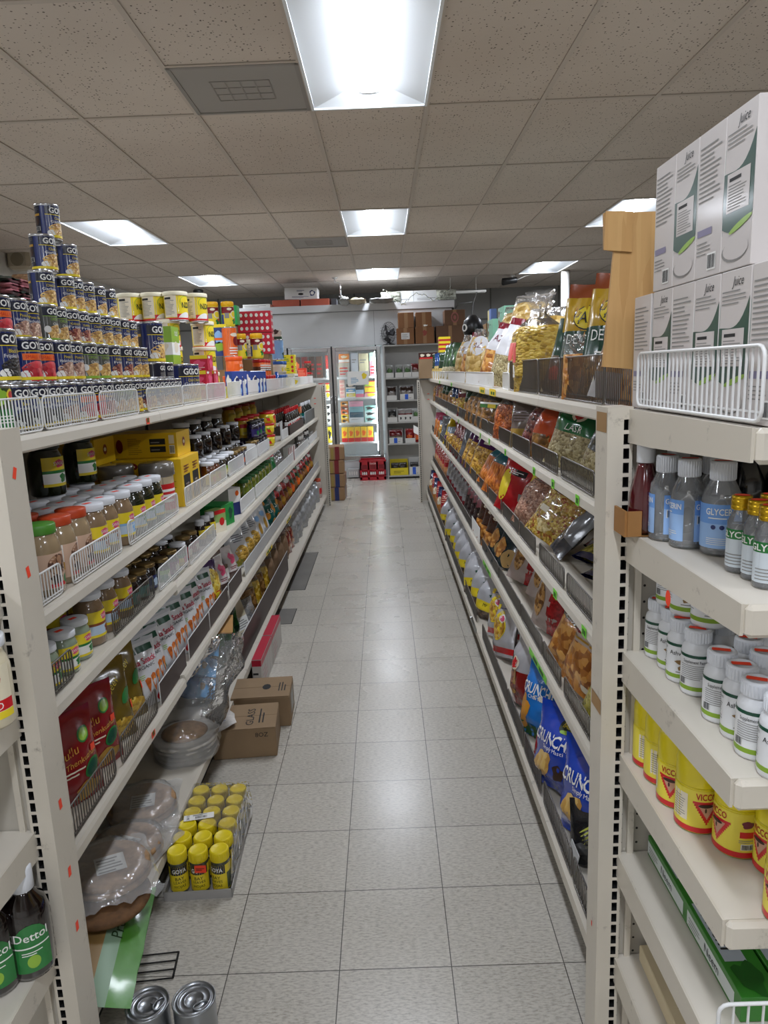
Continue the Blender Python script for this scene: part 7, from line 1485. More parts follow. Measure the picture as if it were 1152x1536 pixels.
# pill bottles
def ashwa(l, S):
    l.d_rect(S, -.06, .06, .008, .068, M('white label paper', 'e8e9ea', .4)); l.d_rect(S, -.06, .06, .064, .069, DGREEN, .0006); l.d_rect(S, -.06, .06, .009, .016, M('leaf lime print', '86a82c', .4), .0006)
    l.d_text(S, 'Ashwagandha', .002, .053, .0075, INK, .001, w=.05); l.d_oval(S, .004, .034, .016, .009, M('root print', '8a6a3c', .5), .001, wob=.5); l.d_oval(S, .016, .038, .007, .006, GREEN, .001, wob=.4); l.d_lines(S, -.012, .018, .019, .023, 1, PRINT, .001)
    l.d_lines(S, -.055, -.03, .022, .056, 9, PRINT, .0008, .3); l.d_text(S, 'Supplement Facts', -.043, .06, .0045, INK, .001, w=.026)
def ashwf(l, S):
    l.d_rect(S, -.06, .06, .008, .068, M('white label paper', 'e8e9ea', .4)); l.d_rect(S, -.06, .06, .064, .069, DGREEN, .0006); l.d_rect(S, -.06, .06, .009, .016, M('leaf lime print', '86a82c', .4), .0006)
    l.d_text(S, 'Supplement Facts', -.002, .058, .0055, INK, .001, w=.036); l.d_lines(S, -.024, .024, .028, .054, 8, PRINT, .001, .3); l.d_bars(S, -.028, -.015, .017, .03, WHT, INK); l.d_oval(S, .034, .04, .006, .009, GREEN, .001, wob=.3)
    l.d_text(S, 'Ashwagandha', .048, .05, .006, INK, .001, w=.024)
WB = M('white hdpe', 'e4e6e8', .35)
def pill(key, lab, r=.0245, h=.108):
    ext = [('price_sticker', _pst(h, r))]
    kind(key, 'supplement_bottle', 'supplement bottle', spin([(0, 0), (r*.95, 0), (r, .004), (r, h*.66), (r*.93, h*.73), (r*.68, h*.79), (r*.66, h*.82)], WB, [(r*.8, h*.8), (r*.82, h*.805), (r*.82, h*.985), (r*.76, h), (r*.6, h), (r*.58, h*.992), (0, h*.992)], WLID, lambda l, S: lab(l, lambda x, z, o: S(x, z*h/.108, o)), r, knurl=(r*.82, h*.82, h*.97), extra=ext))
def _pst(h, r):
    b = MB(); b.d_rect(planeT(h*.994), -r*.6, r*.45, -.005, .006, STK, .0006, nx=1); return b
pill('ashw', ashwa); pill('ashf', ashwf); pill('ashb', ashwa, .029, .115)
Z3e = EZ[2]+.0015
cols = [(.487, [1.248, 1.196, 1.146, 1.096, 1.005, .953, .902, .850]), (.545, [1.24, 1.185, 1.13, 1.05, .995, .94, .885]), (.600, [1.23, 1.17, 1.11, 1.03, .97, .91, .855]), (.655, [1.2, 1.14, 1.08, 1.0, .94, .88])]
for a, (x, ys) in enumerate(cols):
    for k, y in enumerate(ys):
        f = (a == 0 and k in (0, 3, 4, 6)) or (a == 1 and k % 2)
        put('ashf' if f else 'ashw', 'white supplement bottle with olive stripe', '%s column from the left' % ['first', 'second', 'third', 'fourth'][a], (x+.004*(k % 2), y, Z3e), VA+.2*((k*7) % 3-1)*.6, group='supplement bottles', order=-y)
for k, (x, y) in enumerate(((.495, 1.222), (.503, 1.168), (.515, 1.112))):
    put('ashb' if k else 'ashf', 'wide supplement bottle stacked on others', 'right end display', (x, y, Z3e+.109), VA-.1+.1*k, order=-y)
# yellow turmeric cream jars
def tri(l, S, cx, hw, z0, z1, mat, off):
    for k in range(10):
        a = hw*(k+.6)/10; l.d_rect(S, cx-a, cx+a, z0+(z1-z0)*k/10, z0+(z1-z0)*(k+1)/10, mat, off, nx=5)
def vicco(l, S):
    LY = M('pale yellow label', 'ead94a', .4); l.d_rect(S, -.1, .1, .012, .075, LY); l.d_rect(S, -.1, .1, .003, .012, RED, .0006)
    l.d_text(S, 'VICCO', -.0, .066, .011, M('label red', 'b01c1c', .4), .001, w=.032, bold=.02)
    tri(l, S, .001, .022, .018, .057, RED, .0007); tri(l, S, .001, .0135, .028, .0525, M('skin print', 'c99a80', .5), .0011); l.d_oval(S, -.001, .0505, .011, .003, BROWNP, .0015); l.d_oval(S, -.001, .043, .0015, .004, BROWNP, .0015)
    l.d_rect(S, -.055, -.028, .02, .066, CREAM, .0006); l.d_lines(S, -.053, -.03, .024, .062, 9, PRINT, .001, .3)
    l.d_rect(S, .035, .058, .036, .046, RED, .0008); l.d_oval(S, .046, .058, .009, .006, M('plum print', '7a3a4a', .4), .0008, wob=.2); l.d_bars(S, .037, .057, .016, .026, WHT, INK, .0008); l.d_lines(S, .034, .058, .028, .034, 2, PRINT, .0008)
r = .034
kind('vicco', 'cream_jar', 'cream jar', spin([(0, 0), (r*.95, 0), (r, .004), (r, .076), (r*.98, .078)], M('lemon yellow jar', 'e2cf1e', .3, coat=.3), [(r*.985, .078), (r, .08), (r, .112), (r*.93, .124), (r*.8, .129), (0, .131)], M('lemon yellow jar', 'e2cf1e', .3, coat=.3), vicco, r+.0002, extra=[('price_sticker', _pst(.1325, .03))]))
Z4e = EZ[3]+.0015
for k, (x, y, a) in enumerate(((.478, 1.238, .9), (.480, 1.185, .9), (.478, 1.118, -.4), (.483, 1.053, .35), (.518, .992, -1.0), (.555, .94, -1.0), (.520, .843, -.9), (.58, 1.1, 0), (.60, 1.02, 0))):
    put('vicco', 'lemon yellow cream jar with red base', 'shelf below the supplement bottles', (x, y, Z4e), VA+a, group='yellow cream jars', order=-y)
# green toothpaste cartons
def neemx(l, S): l.d_rect(S, -.093, .075, .006, .032, M('pale label strip', 'd5dcd8', .45)); l.d_text(S, 'Neem', .0, .02, .016, INK, .0008, w=.05); l.d_lines(S, -.085, -.04, .01, .028, 3, PRINT, .0008, .35)
NG = M('neem green carton', '2f7d22', .35, coat=.3)
def neemt(l, Zt):
    S = lambda x, z, o: (-z, x, Zt+o)
    l.d_rect(S, -.093, .03, -.024, .01, M('steel strip', 'aeb6bc', .4)); l.d_text(S, 'Neem', -.03, -.007, .024, INK, .0008, w=.075, bold=.02); l.d_lines(S, -.09, -.075, -.018, .004, 2, INK, .0008); l.d_oval(S, .06, .0, .03, .02, M('leaf dark', '1c5a18', .4), .0006, wob=.3)
box('neem', 'toothpaste_carton', 'carton', .06, .19, .042, NG, neemx, decalY=lambda l, S: (l.d_rect(S, -.028, .028, .008, .03, M('pale label strip', 'd5dcd8', .45)), l.d_text(S, 'Neem', -.002, .02, .011, INK, .0008, w=.036), l.d_rect(S, -.028, .028, .008, .012, DGREEN, .0008)))
n_, c_, p_ = KINDS['neem']; l = MB(); neemt(l, .0422); p_.append(('top_print', l.mesh('top_print'), None))
Z5e = EZ[4]+.0015
# local frame is turned so that the printed long side faces left and the short end faces the viewer
for k, (x, y, z) in enumerate(((.517, 1.170, 0), (.517, .985, 0), (.582, 1.17, 0), (.582, .985, 0), (.647, .99, 0), (.585, 1.16, .043), (.65, 1.17, 0))):
    put('neem', 'green toothpaste carton', 'upper layer' if z else ['first column from the left', 'second column from the left', 'third column from the left'][int((x-.5)/.06)], (x, y, Z5e+z), PI, group='green toothpaste cartons', order=-y) 
def cream_t(l, S): l.d_oval(S, .0, .012, .03, .008, M('maroon stamp', '6a2020', .5), .0006, wob=.3)
b = MB(); b.box(-.05, .05, -.12, .12, 0, .035, M('cream carton', 'd8c8a4', .5), bev=.002); l = MB(); S = lambda x, z, o: (-z, x, .0352+o)
l.d_rect(S, .095, .115, -.03, -.005, M('maroon stamp', '4a2018', .5)); l.d_oval(S, .05, -.005, .03, .022, M('maroon stamp 2', '8a3a34', .5), .0004, wob=.5); l.d_oval(S, .05, -.005, .018, .012, M('cream carton', 'd8c8a4', .5), .0006); l.d_oval(S, -.01, .012, .014, .01, RED, .0004, wob=.3); l.d_oval(S, -.05, .0, .045, .004, M('crimson stroke', 'b0202a', .5), .0004, rot=.3); l.d_oval(S, -.04, .0, .03, .004, M('crimson stroke', 'b0202a', .5), .0004, rot=1.1); l.d_lines(S, .0, .06, .03, .04, 2, M('maroon stamp', '4a2018', .5), .0004)
kind('creamcart', 'soap_carton', 'carton', [('carton', b), ('print', l)])
put('creamcart', 'flat cream carton with crimson brush strokes', 'lowest visible shelf of the right end display', (.525, 1.14, EZ[5]+.0015), PI); box('smallcream', 'soap_carton', 'carton', .08, .1, .05, M('cream carton', 'd8c8a4', .5), None); put('smallcream', 'small plain cream carton in front', 'lowest visible shelf of the right end display', (.555, .955, EZ[5]+.0015), PI)
# ------------------------------------------------------------------ walk-in cooler at the end of the aisle
GALV = M('pale galvanised panel', 'c9cbcc', .45, var=.06, vs=3); STEEL = M('door aluminium', 'b9babb', .22, .9); GASK = M('door gasket', '1c1c1e', .6); SEAM = M('panel seam', '5a5c5e', .6)
CY = 10.95; CX0, CX1 = -2.08, 1.075
g = thing('walk_in_cooler', 'white walk-in cooler with glass doors at the end of the aisle', 'cooler', (0, 0, 0))
h_ = MB(); h_.box(CX0, CX1, CY, CY+.03, 1.975, 2.465, GALV); h_.box(-.105, -.101, CY-.001, CY, 1.975, 2.465, SEAM); h_.build('header_panel', g)
h_ = MB(); h_.box(CX0-.01, CX1+.01, CY-.02, CY+1.2, 2.47, 2.57, GALV); h_.box(CX0, CX1, CY-.012, CY, 2.463, 2.471, SEAM); h_.build('top_band', g)
h_ = MB(); h_.box(CX0, .0, CY, CY+.03, 0, .262, GALV); h_.build('kick_panel', g)
h_ = MB(); h_.box(.0, CX1, CY, CY+.03, 0, 1.975, GALV); h_.build('side_panel', g)
for x0, x1, nm in ((CX0-.03, CX0, 'left_wall'), (CX1-.03, CX1, 'right_wall')):
    h_ = MB(); h_.box(x0, x1, CY, CY+1.2, 0, 2.47, GALV); h_.build(nm, g)
INN = M('cooler white lining', 'dfe3e4', .5)
h_ = MB(); h_.box(CX0, -.0, CY+.55, CY+.57, .2, 1.97, INN); h_.build('rear_lining', g)
h_ = MB(); h_.box(CX0, .0, CY+.03, CY+.56, 1.965, 1.973, INN); h_.build('ceiling_lining', g)
h_ = MB(); h_.box(CX0, .0, CY+.03, CY+.56, .22, .30, INN); h_.build('cooler_floor', g)
for x in (.0-.012,): 
    h_ = MB(); h_.box(x, x+.01, CY+.03, CY+.56, .3, 1.965, INN); h_.build('inner_side', g)
for xr in (-2.06, -1.415, -.762, -.105):
    fr = MB(); w = .012 if xr == -.105 else .01
    fr.box(xr-.0 if xr > -2.05 else xr, xr+.02, CY-.01, CY+.03, .262, 1.975, GASK); fr.build('mullion', g)
for xr in (-2.03, -1.40, -.74):
    for z in (.528, .826, 1.203, 1.512):
        s_ = MB(); xe = xr+.62; s_.box(xr, xe, CY+.10, CY+.45, z-.012, z, INN); s_.box(xr, xe, CY+.085, CY+.10, z-.02, z+.012, M('price rail', 'e6e8e8', .4)); s_.build('wire_shelf', g)
LEDM = EMIT('cooler tube', 'eefaff', 20.)
for x in (-.105, -.755, -1.41):
    t_ = MB(); t_.box(x-.012, x-.0, CY+.05, CY+.075, .40, 1.88, LEDM); t_.build('light_tube', g)
GLASS = FILM('door glass', 'dfeef2', .03, .02, .0)
def door(x0, x1, hs):
    d = link('door', None, g); 
    f_ = MB(); z0, z1 = .275, 1.955; w = .048
    f_.box(x0, x0+w, CY-.045, CY-.012, z0, z1, STEEL, bev=.004); f_.box(x1-w, x1, CY-.045, CY-.012, z0, z1, STEEL, bev=.004); f_.box(x0+w, x1-w, CY-.045, CY-.012, z0, z0+.06, STEEL, bev=.004); f_.box(x0+w, x1-w, CY-.045, CY-.012, z1-.055, z1, STEEL, bev=.004)
    f_.build('door_frame', d)
    p_ = MB(); p_.box(x0+w, x1-w, CY-.03, CY-.026, z0+.06, z1-.055, GLASS); p_.build('pane', d)
    k_ = MB(); hx = x0+.02 if hs < 0 else x1-.02; k_.tube([(hx, CY-.045, 1.0), (hx, CY-.085, 1.02), (hx, CY-.085, 1.22), (hx, CY-.045, 1.24)], .009, STEEL, 8); k_.build('handle', d)
    gk = MB(); gk.box(x0-.008, x1+.008, CY-.012, CY-.004, z0-.008, z1+.01, GASK); gk.f = gk.f
    for (a, b_, c, e) in ((x0-.006, x0+.008, z0, z1), (x1-.008, x1+.006, z0, z1)): pass
door(-.738, -.028, -1); door(-1.39, -.758, 1); door(-2.045, -1.41, 1)
# packets inside
def ctn(key, X, Y, Zh, mat, d=None): box(key, 'chilled_packet', 'packet', X, Y, Zh, mat, decalY=None, decal=d)
CP = {}
def cpack(col, w, h, dep=.14, kind_='plain', desc=''):
    key = 'cp%s%d%d%s' % (col, w*1000, h*1000, kind_)
    if key not in CP:
        m = M('pack '+col, col, .4, coat=.2)
        def d(l, S):
            if kind_ == 'band': l.d_rect(S, -w/2, w/2, h*.05, h*.35, WHT); l.d_oval(S, 0, h*.65, w*.3, h*.16, CREAM, wob=.2)
            elif kind_ == 'oval': l.d_oval(S, 0, h*.5, w*.36, h*.3, YELL, wob=.2); l.d_rect(S, -w/2, w/2, h*.85, h, RED)
            elif kind_ == 'blot': l.d_oval(S, -w*.1, h*.55, w*.3, h*.25, INK, wob=.4); l.d_oval(S, w*.2, h*.3, w*.2, h*.15, WHT, wob=.3)
            elif kind_ == 'lines': l.d_lines(S, -w*.4, w*.4, h*.2, h*.8, 3, RED)
            elif kind_ == 'redfoot': l.d_rect(S, -w/2, w/2, 0, h*.3, RED); l.d_oval(S, 0, h*.6, w*.3, h*.18, ORANGE, wob=.3)
            else: l.d_lines(S, -w*.4, w*.3, h*.6, h*.8, 2, PRINT)
        # printed front is turned to the aisle (-Y)
        b = MB(); b.box(-w/2, w/2, -dep/2, dep/2, 0, h, m, bev=.002); l = MB(); d(l, planeY(-dep/2)); kind(key, 'chilled_packet', 'packet', [('carton', b), ('print', l)]); CP[key] = 1
    return key
def cp(col, x0, x1, z0, z1, desc, where, kind_='plain', dep=.14, y=CY+.20):
    put(cpack(col, round(x1-x0, 3), round(z1-z0, 3), dep, kind_), desc, where, ((x0+x1)/2, y, z0), order=x0)
D1 = 'behind the right cooler door'; S = [.300, .5285, .8265, 1.2035, 1.5125]
sh = ['cooler floor', 'lowest rack', 'second rack', 'third rack', 'top rack']
def stack(cols, x0, x1, z, hh, desc, where, kind_='plain'):
    for k, c in enumerate(cols): cp(c, x0, x1, z+k*hh, z+(k+1)*hh-.001, '%s, %s' % (desc, ['bottom', 'second', 'third', 'fourth', 'fifth', 'sixth'][k]), where, kind_)
# lowest: yellow and red pouches
for k in range(5): cp('f0c832', -.665+.098*k, -.575+.098*k, S[1], S[1]+.235, 'yellow pouch with red foot', D1+', lowest rack', 'redfoot')
cp('cfe4ea', -.165, -.09, S[1], S[1]+.14, 'pale blue carton', D1+', lowest rack')
# second rack
stack(['e0a02a', 'f0d43a', 'e8702a', '9a4a2a', 'c9862a'], -.66, -.55, S[2], .066, 'yellow and brown packet', D1+', second rack', 'blot')
stack(['d8dce0', '3a5a6c', '7fb0b8', 'e0a0b4'], -.53, -.32, S[2], .082, 'blue grey packet', D1+', second rack', 'plain')
stack(['a8d8d0', 'cfe6e4', '8fc8c0'], -.30, -.10, S[2], .085, 'sea green packet', D1+', second rack', 'blot')
# third rack
stack(['e8c8bc', 'f0d0c4', 'e2b8a8', 'f0d8cc', 'e8c8bc'], -.665, -.585, S[3], .056, 'salmon white packet', D1+', third rack', 'lines')
stack(['f0d84a', '5aa0d0', '3a4a58'], -.565, -.43, S[3], .07, 'mixed coloured packet', D1+', third rack', 'band')
stack(['e06a8a', 'a8c8e8', '2a2e34'], -.42, -.30, S[3], .06, 'pink and blue packet', D1+', third rack', 'plain')
stack(['f0a0b0', 'f2d22a', '9ac84a'], -.285, -.10, S[3], .082, 'bright stacked packet', D1+', third rack', 'oval')
# top rack
cp('e8862a', -.655, -.50, 1.735, 1.865, 'orange and blue carton', D1+', top rack', 'band'); cp('b8b4ac', -.665, -.50, S[4], 1.733, 'clear tray of pale sweets', D1+', top rack', 'lines'); cp('cdd2da', -.47, -.37, S[4], 1.87, 'tall silver white packet', D1+', top rack')
cp('e6dfb8', -.355, -.21, S[4], 1.86, 'pale yellow packet', D1+', top rack'); cp('e09aa8', -.195, -.10, S[4], 1.74, 'rose packet', D1+', top rack', 'lines'); cp('b8dcc8', -.195, -.10, 1.741, 1.87, 'mint packet', D1+', top rack')
# sign on the glass
b = MB(); b.box(-.53, -.215, CY-.052, CY-.049, 1.40, 1.60, M('white paper', 'f2f2ee', .6)); l = MB(); l.d_oval(planeY(CY-.052), -.28, 1.53, .035, .045, YELL, .001, wob=.2); l.d_lines(planeY(CY-.052), -.48, -.36, 1.43, 1.52, 4, M('sky ink', '6aa0c8', .5), .001); g2 = thing('notice', 'white paper notice taped to the right cooler door', 'notice'); b.build('sheet', g2); l.build('print', g2)
D2 = 'behind the middle cooler door'
for k in range(4): cp(['6a3a24', '8a2a24', '4a3020', '6a4a3a'][k], -1.33+.11*k, -1.24+.11*k, S[4], S[4]+.33, 'tall dark red spice pack', D2+', top rack', 'redfoot' if k == 0 else 'lines')
cp('a8423a', -.86, -.80, S[4]+.14, S[4]+.34, 'dark red bag', D2+', top rack', 'lines'); cp('d8dcda', -.86, -.80, S[4], S[4]+.138, 'white tub', D2+', top rack'); 
stack(['e8ecec', 'e0c49a'], -.88, -.81, S[3], .12, 'pale carton with orange mark', D2+', third rack', 'oval')
stack(['f2f0ea', 'e8e4dc', 'f2f0ea'], -.88, -.81, S[2], .10, 'white packet with dark spots', D2+', second rack', 'blot')
cp('f0d818', -.88, -.81, S[1], S[1]+.25, 'bright yellow packet with black figure', D2+', lowest rack', 'blot')
for k in range(4): cp(['c8a03a', 'a8c83a', 'd8d0c0', 'c85a3a'][k], -1.33+.115*k, -1.235+.115*k, S[3], S[3]+.24, 'upright coloured pack', D2+', third rack', 'oval')
for k in range(3): cp(['8a5a3a', 'd8c8a8', '5a3a2a'][k], -1.98+.16*k, -1.86+.16*k, S[4], S[4]+.32, 'brown pack', 'behind the left cooler door, top rack', 'lines')

# ------------------------------------------------------------------ things on top of the cooler
TZ = 2.571
b = MB(); b.box(-.48, .48, -.18, .18, 0, .012, WHT)
w1 = MB(); w1.box(-.24, .24, -.19, -.186, .0, .16, M('white printed carton', 'd8d9d8', .6)); w2 = MB(); w2.box(-.24, -.236, -.186, .19, 0, .16, M('white printed carton', 'd8d9d8', .6)); w3 = MB(); w3.box(.236, .24, -.186, .19, 0, .16, M('white printed carton', 'd8d9d8', .6)); w4 = MB(); w4.box(-.236, .236, .186, .19, 0, .16, M('white printed carton', 'd8d9d8', .6)); w5 = MB(); w5.box(-.24, .24, -.19, .19, .16, .164, M('white printed carton', 'd8d9d8', .6))
l = MB(); P = planeY(-.19); l.d_oval(P, .0, .075, .04, .016, INK, .001); l.d_lines(P, -.06, .06, .11, .14, 2, NAVY, .001); l.d_lines(P, -.13, .13, .025, .05, 2, NAVY, .001); l.d_oval(P, .17, .09, .04, .04, NAVY, .001, wob=.2); l.d_oval(P, .17, .09, .025, .025, WHT, .0014)
P2 = lambda x, z, o: (-.24-o, -x, z); l.d_lines(P2, -.1, .05, .03, .08, 3, NAVY, .001); l.d_oval(P2, .1, .1, .03, .03, NAVY, .001, wob=.2)
kind('fruitlid', 'fruit_carton', 'carton', [('front_wall', w1), ('side_wall', w2), ('side_wall', w3), ('rear_wall', w4), ('top', w5), ('print', l)])
place('fruitlid', 'white printed fruit carton lid lying on top of the cooler', (-1.17, 11.25, TZ+.105), .0, roll=-.0, tilt=.03)
RB_ = M('terracotta carton', 'a5503a', .6, var=.12)
for k, (x, w) in enumerate(((-1.39, .40), (-.96, .42))):
    b = MB(); b.box(x-w/2, x+w/2, CY+.06, CY+.5, TZ, TZ+.10, RB_, bev=.004); tag(b.build('flat_carton'), 'flat terracotta carton on the cooler top, %s' % ['left of two', 'right of two'][k], 'carton', 'terracotta cartons')
b = MB(); b.box(-2.02, -1.62, CY+.02, CY+.3, TZ, TZ+.05, M('pale tray', 'cfcfca', .6)); l = MB(); l.d_lines(planeY(CY+.02), -2.0, -1.66, TZ+.01, TZ+.04, 2, PRINT, .001); g2 = thing('flat_carton', 'long pale flat carton at the left end of the cooler top', 'carton'); b.build('carton', g2); l.build('print', g2)
b = MB(); b.box(-.735, -.64, CY+.1, CY+.4, TZ, TZ+.10, M('dark grey case', '3c3c40', .6), bev=.01); tag(b.build('storage_case'), 'small dark grey case beside the terracotta cartons', 'case')
for k, (x0, x1, c, hh) in enumerate(((-.46, -.20, 'b8ab90', .04), (-.16, .2, '8a8a86', .035), (-.6, -.44, 'a8a8a4', .06))):
    pouch('lump%d' % k, 'folded_sheet', 'sheet', x1-x0, .3, hh*2, M('folded '+c, c, .7, var=.3, vs=10, bump=.4), seed=150+k, wr=.02); o = place('lump%d' % k, ['folded beige cloth on the cooler top', 'grey folded sheet on the cooler top', 'crumpled pale wrapping by the sprinkler pipe'][k], ((x0+x1)/2, CY+.08, TZ+hh*.5), PI/2, tilt=-1.5)
b = MB(); b.tube([(-.655, 11.05, CEIL), (-.655, 11.05, 2.90), (-.58, 11.05, 2.88), (-.58, 11.05, 2.70)], .014, chrome, 8); b.lathe([(.03, 2.685), (.03, 2.70), (.012, 2.71)], chrome, 12, -.58, 11.05); b.lathe([(.04, 2.955), (.04, 2.967)], chrome, 14, -.655, 11.05)
tag(b.build('sprinkler_pipe'), 'chrome sprinkler pipe dropping from the ceiling over the cooler', 'pipe')
b = MB(); b.box(.24, .86, CY+.12, CY+.5, TZ+.0, TZ+.165, M('white printed carton', 'd8d9d8', .6), bev=.004); l = MB(); P = planeY(CY+.12); l.d_lines(P, .28, .5, TZ+.04, TZ+.07, 1, PRINT, .001); l.d_lines(P, .55, .84, TZ+.03, TZ+.07, 2, PRINT, .001); l.d_rect(P, .495, .50, TZ+.0, TZ+.165, PRINT, .001); g2 = thing('white_carton', 'long white carton on the right part of the cooler top', 'carton'); b.build('carton', g2); l.build('print', g2)
b = MB(); rr = random.Random(5); LW = M('dark green wire', '22301f', .6)
pts = []
for k in range(40):
    t = k/39; pts.append((.05+1.0*t, CY-.03+.015*rr.uniform(-1, 1), TZ+.17-.30*sin(PI*t)**1.2*(.6+.4*sin(t*9))+.02*rr.uniform(-1, 1)))
b.tube(pts, .004, LW, 5)
g2 = thing('string_lights', 'dark string of fairy lights draped over the cooler edge', 'string lights'); b.build('wire', g2)
for p in pts[::2]: bl = MB(); bl.box(p[0]-.006, p[0]+.006, p[1]-.012, p[1], p[2]-.012, p[2]+.004, M('pale bulb', 'b8b8a0', .4)); bl.build('bulb', g2)
pouch('garl', 'garland', 'garland', .3, .14, .08, M('pale garland', 'a8aa9c', .8, var=.6, vs=40, bump=.5), seed=160, wr=.03)
place('garl', 'pale tangled garland left of the long white carton', (.16, CY+.1, TZ+.02), PI/2*3); place('garl', 'pale tangled garland right of the long white carton', (.98, CY+.1, TZ+.02), PI/2*3)
b = MB(); b.box(.95, 1.65, 11.6, 11.72, 2.73, 2.765, WHT, bev=.008); tag(b.build('light_fixture'), 'slim white unlit tube fixture right of the long white carton', 'light'); b = MB()
for x in (1.1, 1.5): b.box(x-.004, x+.004, 11.655, 11.663, 2.765, CEIL, WHT)
o = b.build('hanger'); o.parent = bpy.data.objects['light_fixture']
b = MB(); b.tube([(1.5, 11.6, 2.73), (1.42, 11.4, 2.55), (1.36, 11.2, 2.3)], .008, M('conduit', '5a5a58', .5), 6); b.tube([(1.1, CY-.0, 2.45), (1.14, CY-.0, 2.52), (1.35, CY-.0, 2.53)], .008, M('conduit', '5a5a58', .5), 6); tag(b.build('conduit'), 'grey conduit running down behind the stacked cartons', 'conduit')

# ------------------------------------------------------------------ wall rack right of the cooler
g = thing('wall_rack', 'pale grey shelf rack right of the cooler doors', 'shelving')
RK = M('rack enamel', 'b2b1ad', .5, var=.06); RX0, RX1, RY0, RY1 = .018, 1.0, 10.66, 10.945
for x0, x1 in ((RX0, RX0+.018), (RX1-.018, RX1)):
    b = MB(); b.box(x0, x1, RY0, RY1, 0, 1.955, RK); b.build('side_panel', g)
b = MB(); b.box(RX0+.018, RX1-.018, RY1-.008, RY1, .05, 1.955, RK); b.build('back_panel', g)
RS = [.050, .528, .845, 1.163, 1.488]
for z in RS+[1.955]:
    b = MB(); b.box(RX0+.018, RX1-.018, RY0, RY1-.008, z-.02, z, RK); b.build('shelf', g)
b = MB(); b.box(RX0+.018, RX1-.018, RY0+.03, RY0+.04, 0, .03, KICK); b.build('kick_plate', g)
KB = M('white display tray', 'd2d1cc', .6)
def ptray(key, W, mat, Hf, Hb, pk, n, note=None, D=.22):
    """display tray whose open front faces the aisle (-Y), packets standing inside are its contents"""
    th = .004; parts = []
    b = MB(); b.box(-W/2, W/2, -D/2, D/2, 0, th, mat); parts.append(('tray_base', b))
    b = MB(); b.box(-W/2, W/2, -D/2, -D/2+th, th, Hf, mat); 
    parts.append(('front_wall', b))
    b = MB(); b.box(-W/2, W/2, D/2-th, D/2, th, Hb, mat); parts.append(('rear_wall', b))
    for x in (-W/2, W/2-th):
        b = MB(); b.prism([(-D/2+th, th), (-D/2+th, Hf), (-D/2+.05, Hb), (D/2-th, Hb), (D/2-th, th)], 'x', x, x+th, mat); parts.append(('side_wall', b))
    if note:
        l = MB(); note(l, planeY(-D/2), W, Hf); parts.append(('print', l))
    kind(key, 'display_tray', 'tray', parts)
def blue(l, S, W, H): l.d_rect(S, -.03, .02, .005, H-.005, BLUE); l.d_lines(S, .03, W*.4, .02, .04, 1, PRINT)
def fig(l, S, W, H): [l.d_oval(S, c, H*.5, .012, .02, INK, wob=.3) for c in (-.07, .0, .07)]
def yl(l, S, W, H): l.d_lines(S, -W*.3, W*.3, H*.3, H*.7, 2, M('dark ochre', '7a6a10', .5))
ptray('tr_small', .115, KB, .07, .16, None, 0); ptray('tr_blue', .20, KB, .085, .21, None, 0, blue); ptray('tr_mid', .15, KB, .07, .2, None, 0); ptray('tr_fig', .215, KB, .10, .12, None, 0, fig); ptray('tr_yel', .27, M('yellow tray', 'd8c420', .5), .11, .22, None, 0, yl); ptray('tr_yelb', .16, KB, .12, .24, None, 0, blue)
pouch('pk_green', 'food_pouch', 'pouch', .10, .18, .05, FOIL('pale pouch', 'b9bcb8'), decal=lambda l, S: l.d_oval(S, 0, .08, .035, .05, M('pouch green', '4a7a2c', .4), .0014, wob=.2), seed=171); pouch('pk_brown', 'food_pouch', 'pouch', .13, .19, .05, FOIL('umber pouch', '3c2820'), bands=[(0, .6, FOIL('pale grey pouch', '8f8780'))], seed=172); pouch('pk_red', 'food_pouch', 'pouch', .13, .19, .05, FOIL('ruby pouch', '7a1418'), bands=[(0, .5, FOIL('dusty pouch', '8a7a68'))], seed=173); pouch('pk_redor', 'food_pouch', 'pouch', .13, .2, .06, FOIL('ruby bright pouch', '9a1a1a'), decal=lambda l, S: l.d_oval(S, -.01, .07, .04, .04, ORANGE, .0014, wob=.3), seed=174); pouch('pk_white', 'food_pouch', 'pouch', .13, .18, .05, FOIL('pearl pouch', 'a8a4a0'), bands=[(.0, .6, FOIL('ruby pouch', '7a1418'))], seed=175); pouch('pk_dark', 'food_pouch', 'pouch', .12, .17, .05, FOIL('graphite pouch', '3a3836'), decal=lambda l, S: l.d_oval(S, 0, .06, .04, .03, M('warm grey', '9a948a', .4), .0014, wob=.3), seed=176)
RN = ['bottom shelf', 'second shelf from the floor', 'middle shelf', 'fourth shelf from the floor', 'top shelf']
def trayset(lv, x, key, pk, desc, pdesc, n=2, W=.1):
    put(key, desc, 'wall rack '+RN[lv], (x, 10.785, RS[lv]+.001), 0, order=x)
    for k in range(n): put(pk, pdesc, 'wall rack '+RN[lv], (x+(k-(n-1)/2)*W, 10.785+.012*(k % 2), RS[lv]+.006), -PI/2, tilt=-.12, order=x+k*.01)
trayset(4, .10, 'tr_small', 'pk_green', 'narrow white tray', 'pale pouch with green print', 1); trayset(4, .238, 'tr_small', 'pk_green', 'narrow white tray', 'pale pouch with green print', 1); trayset(4, .36, 'tr_small', 'pk_green', 'narrow white tray', 'pale pouch with green print', 1); trayset(4, .48, 'tr_small', 'pk_red', 'narrow white tray', 'ruby pouch', 1)
trayset(3, .118, 'tr_mid', 'pk_brown', 'white tray', 'umber and grey pouch', 1); trayset(3, .34, 'tr_blue', 'pk_brown', 'white tray with blue patch', 'umber and grey pouch', 2, .09)
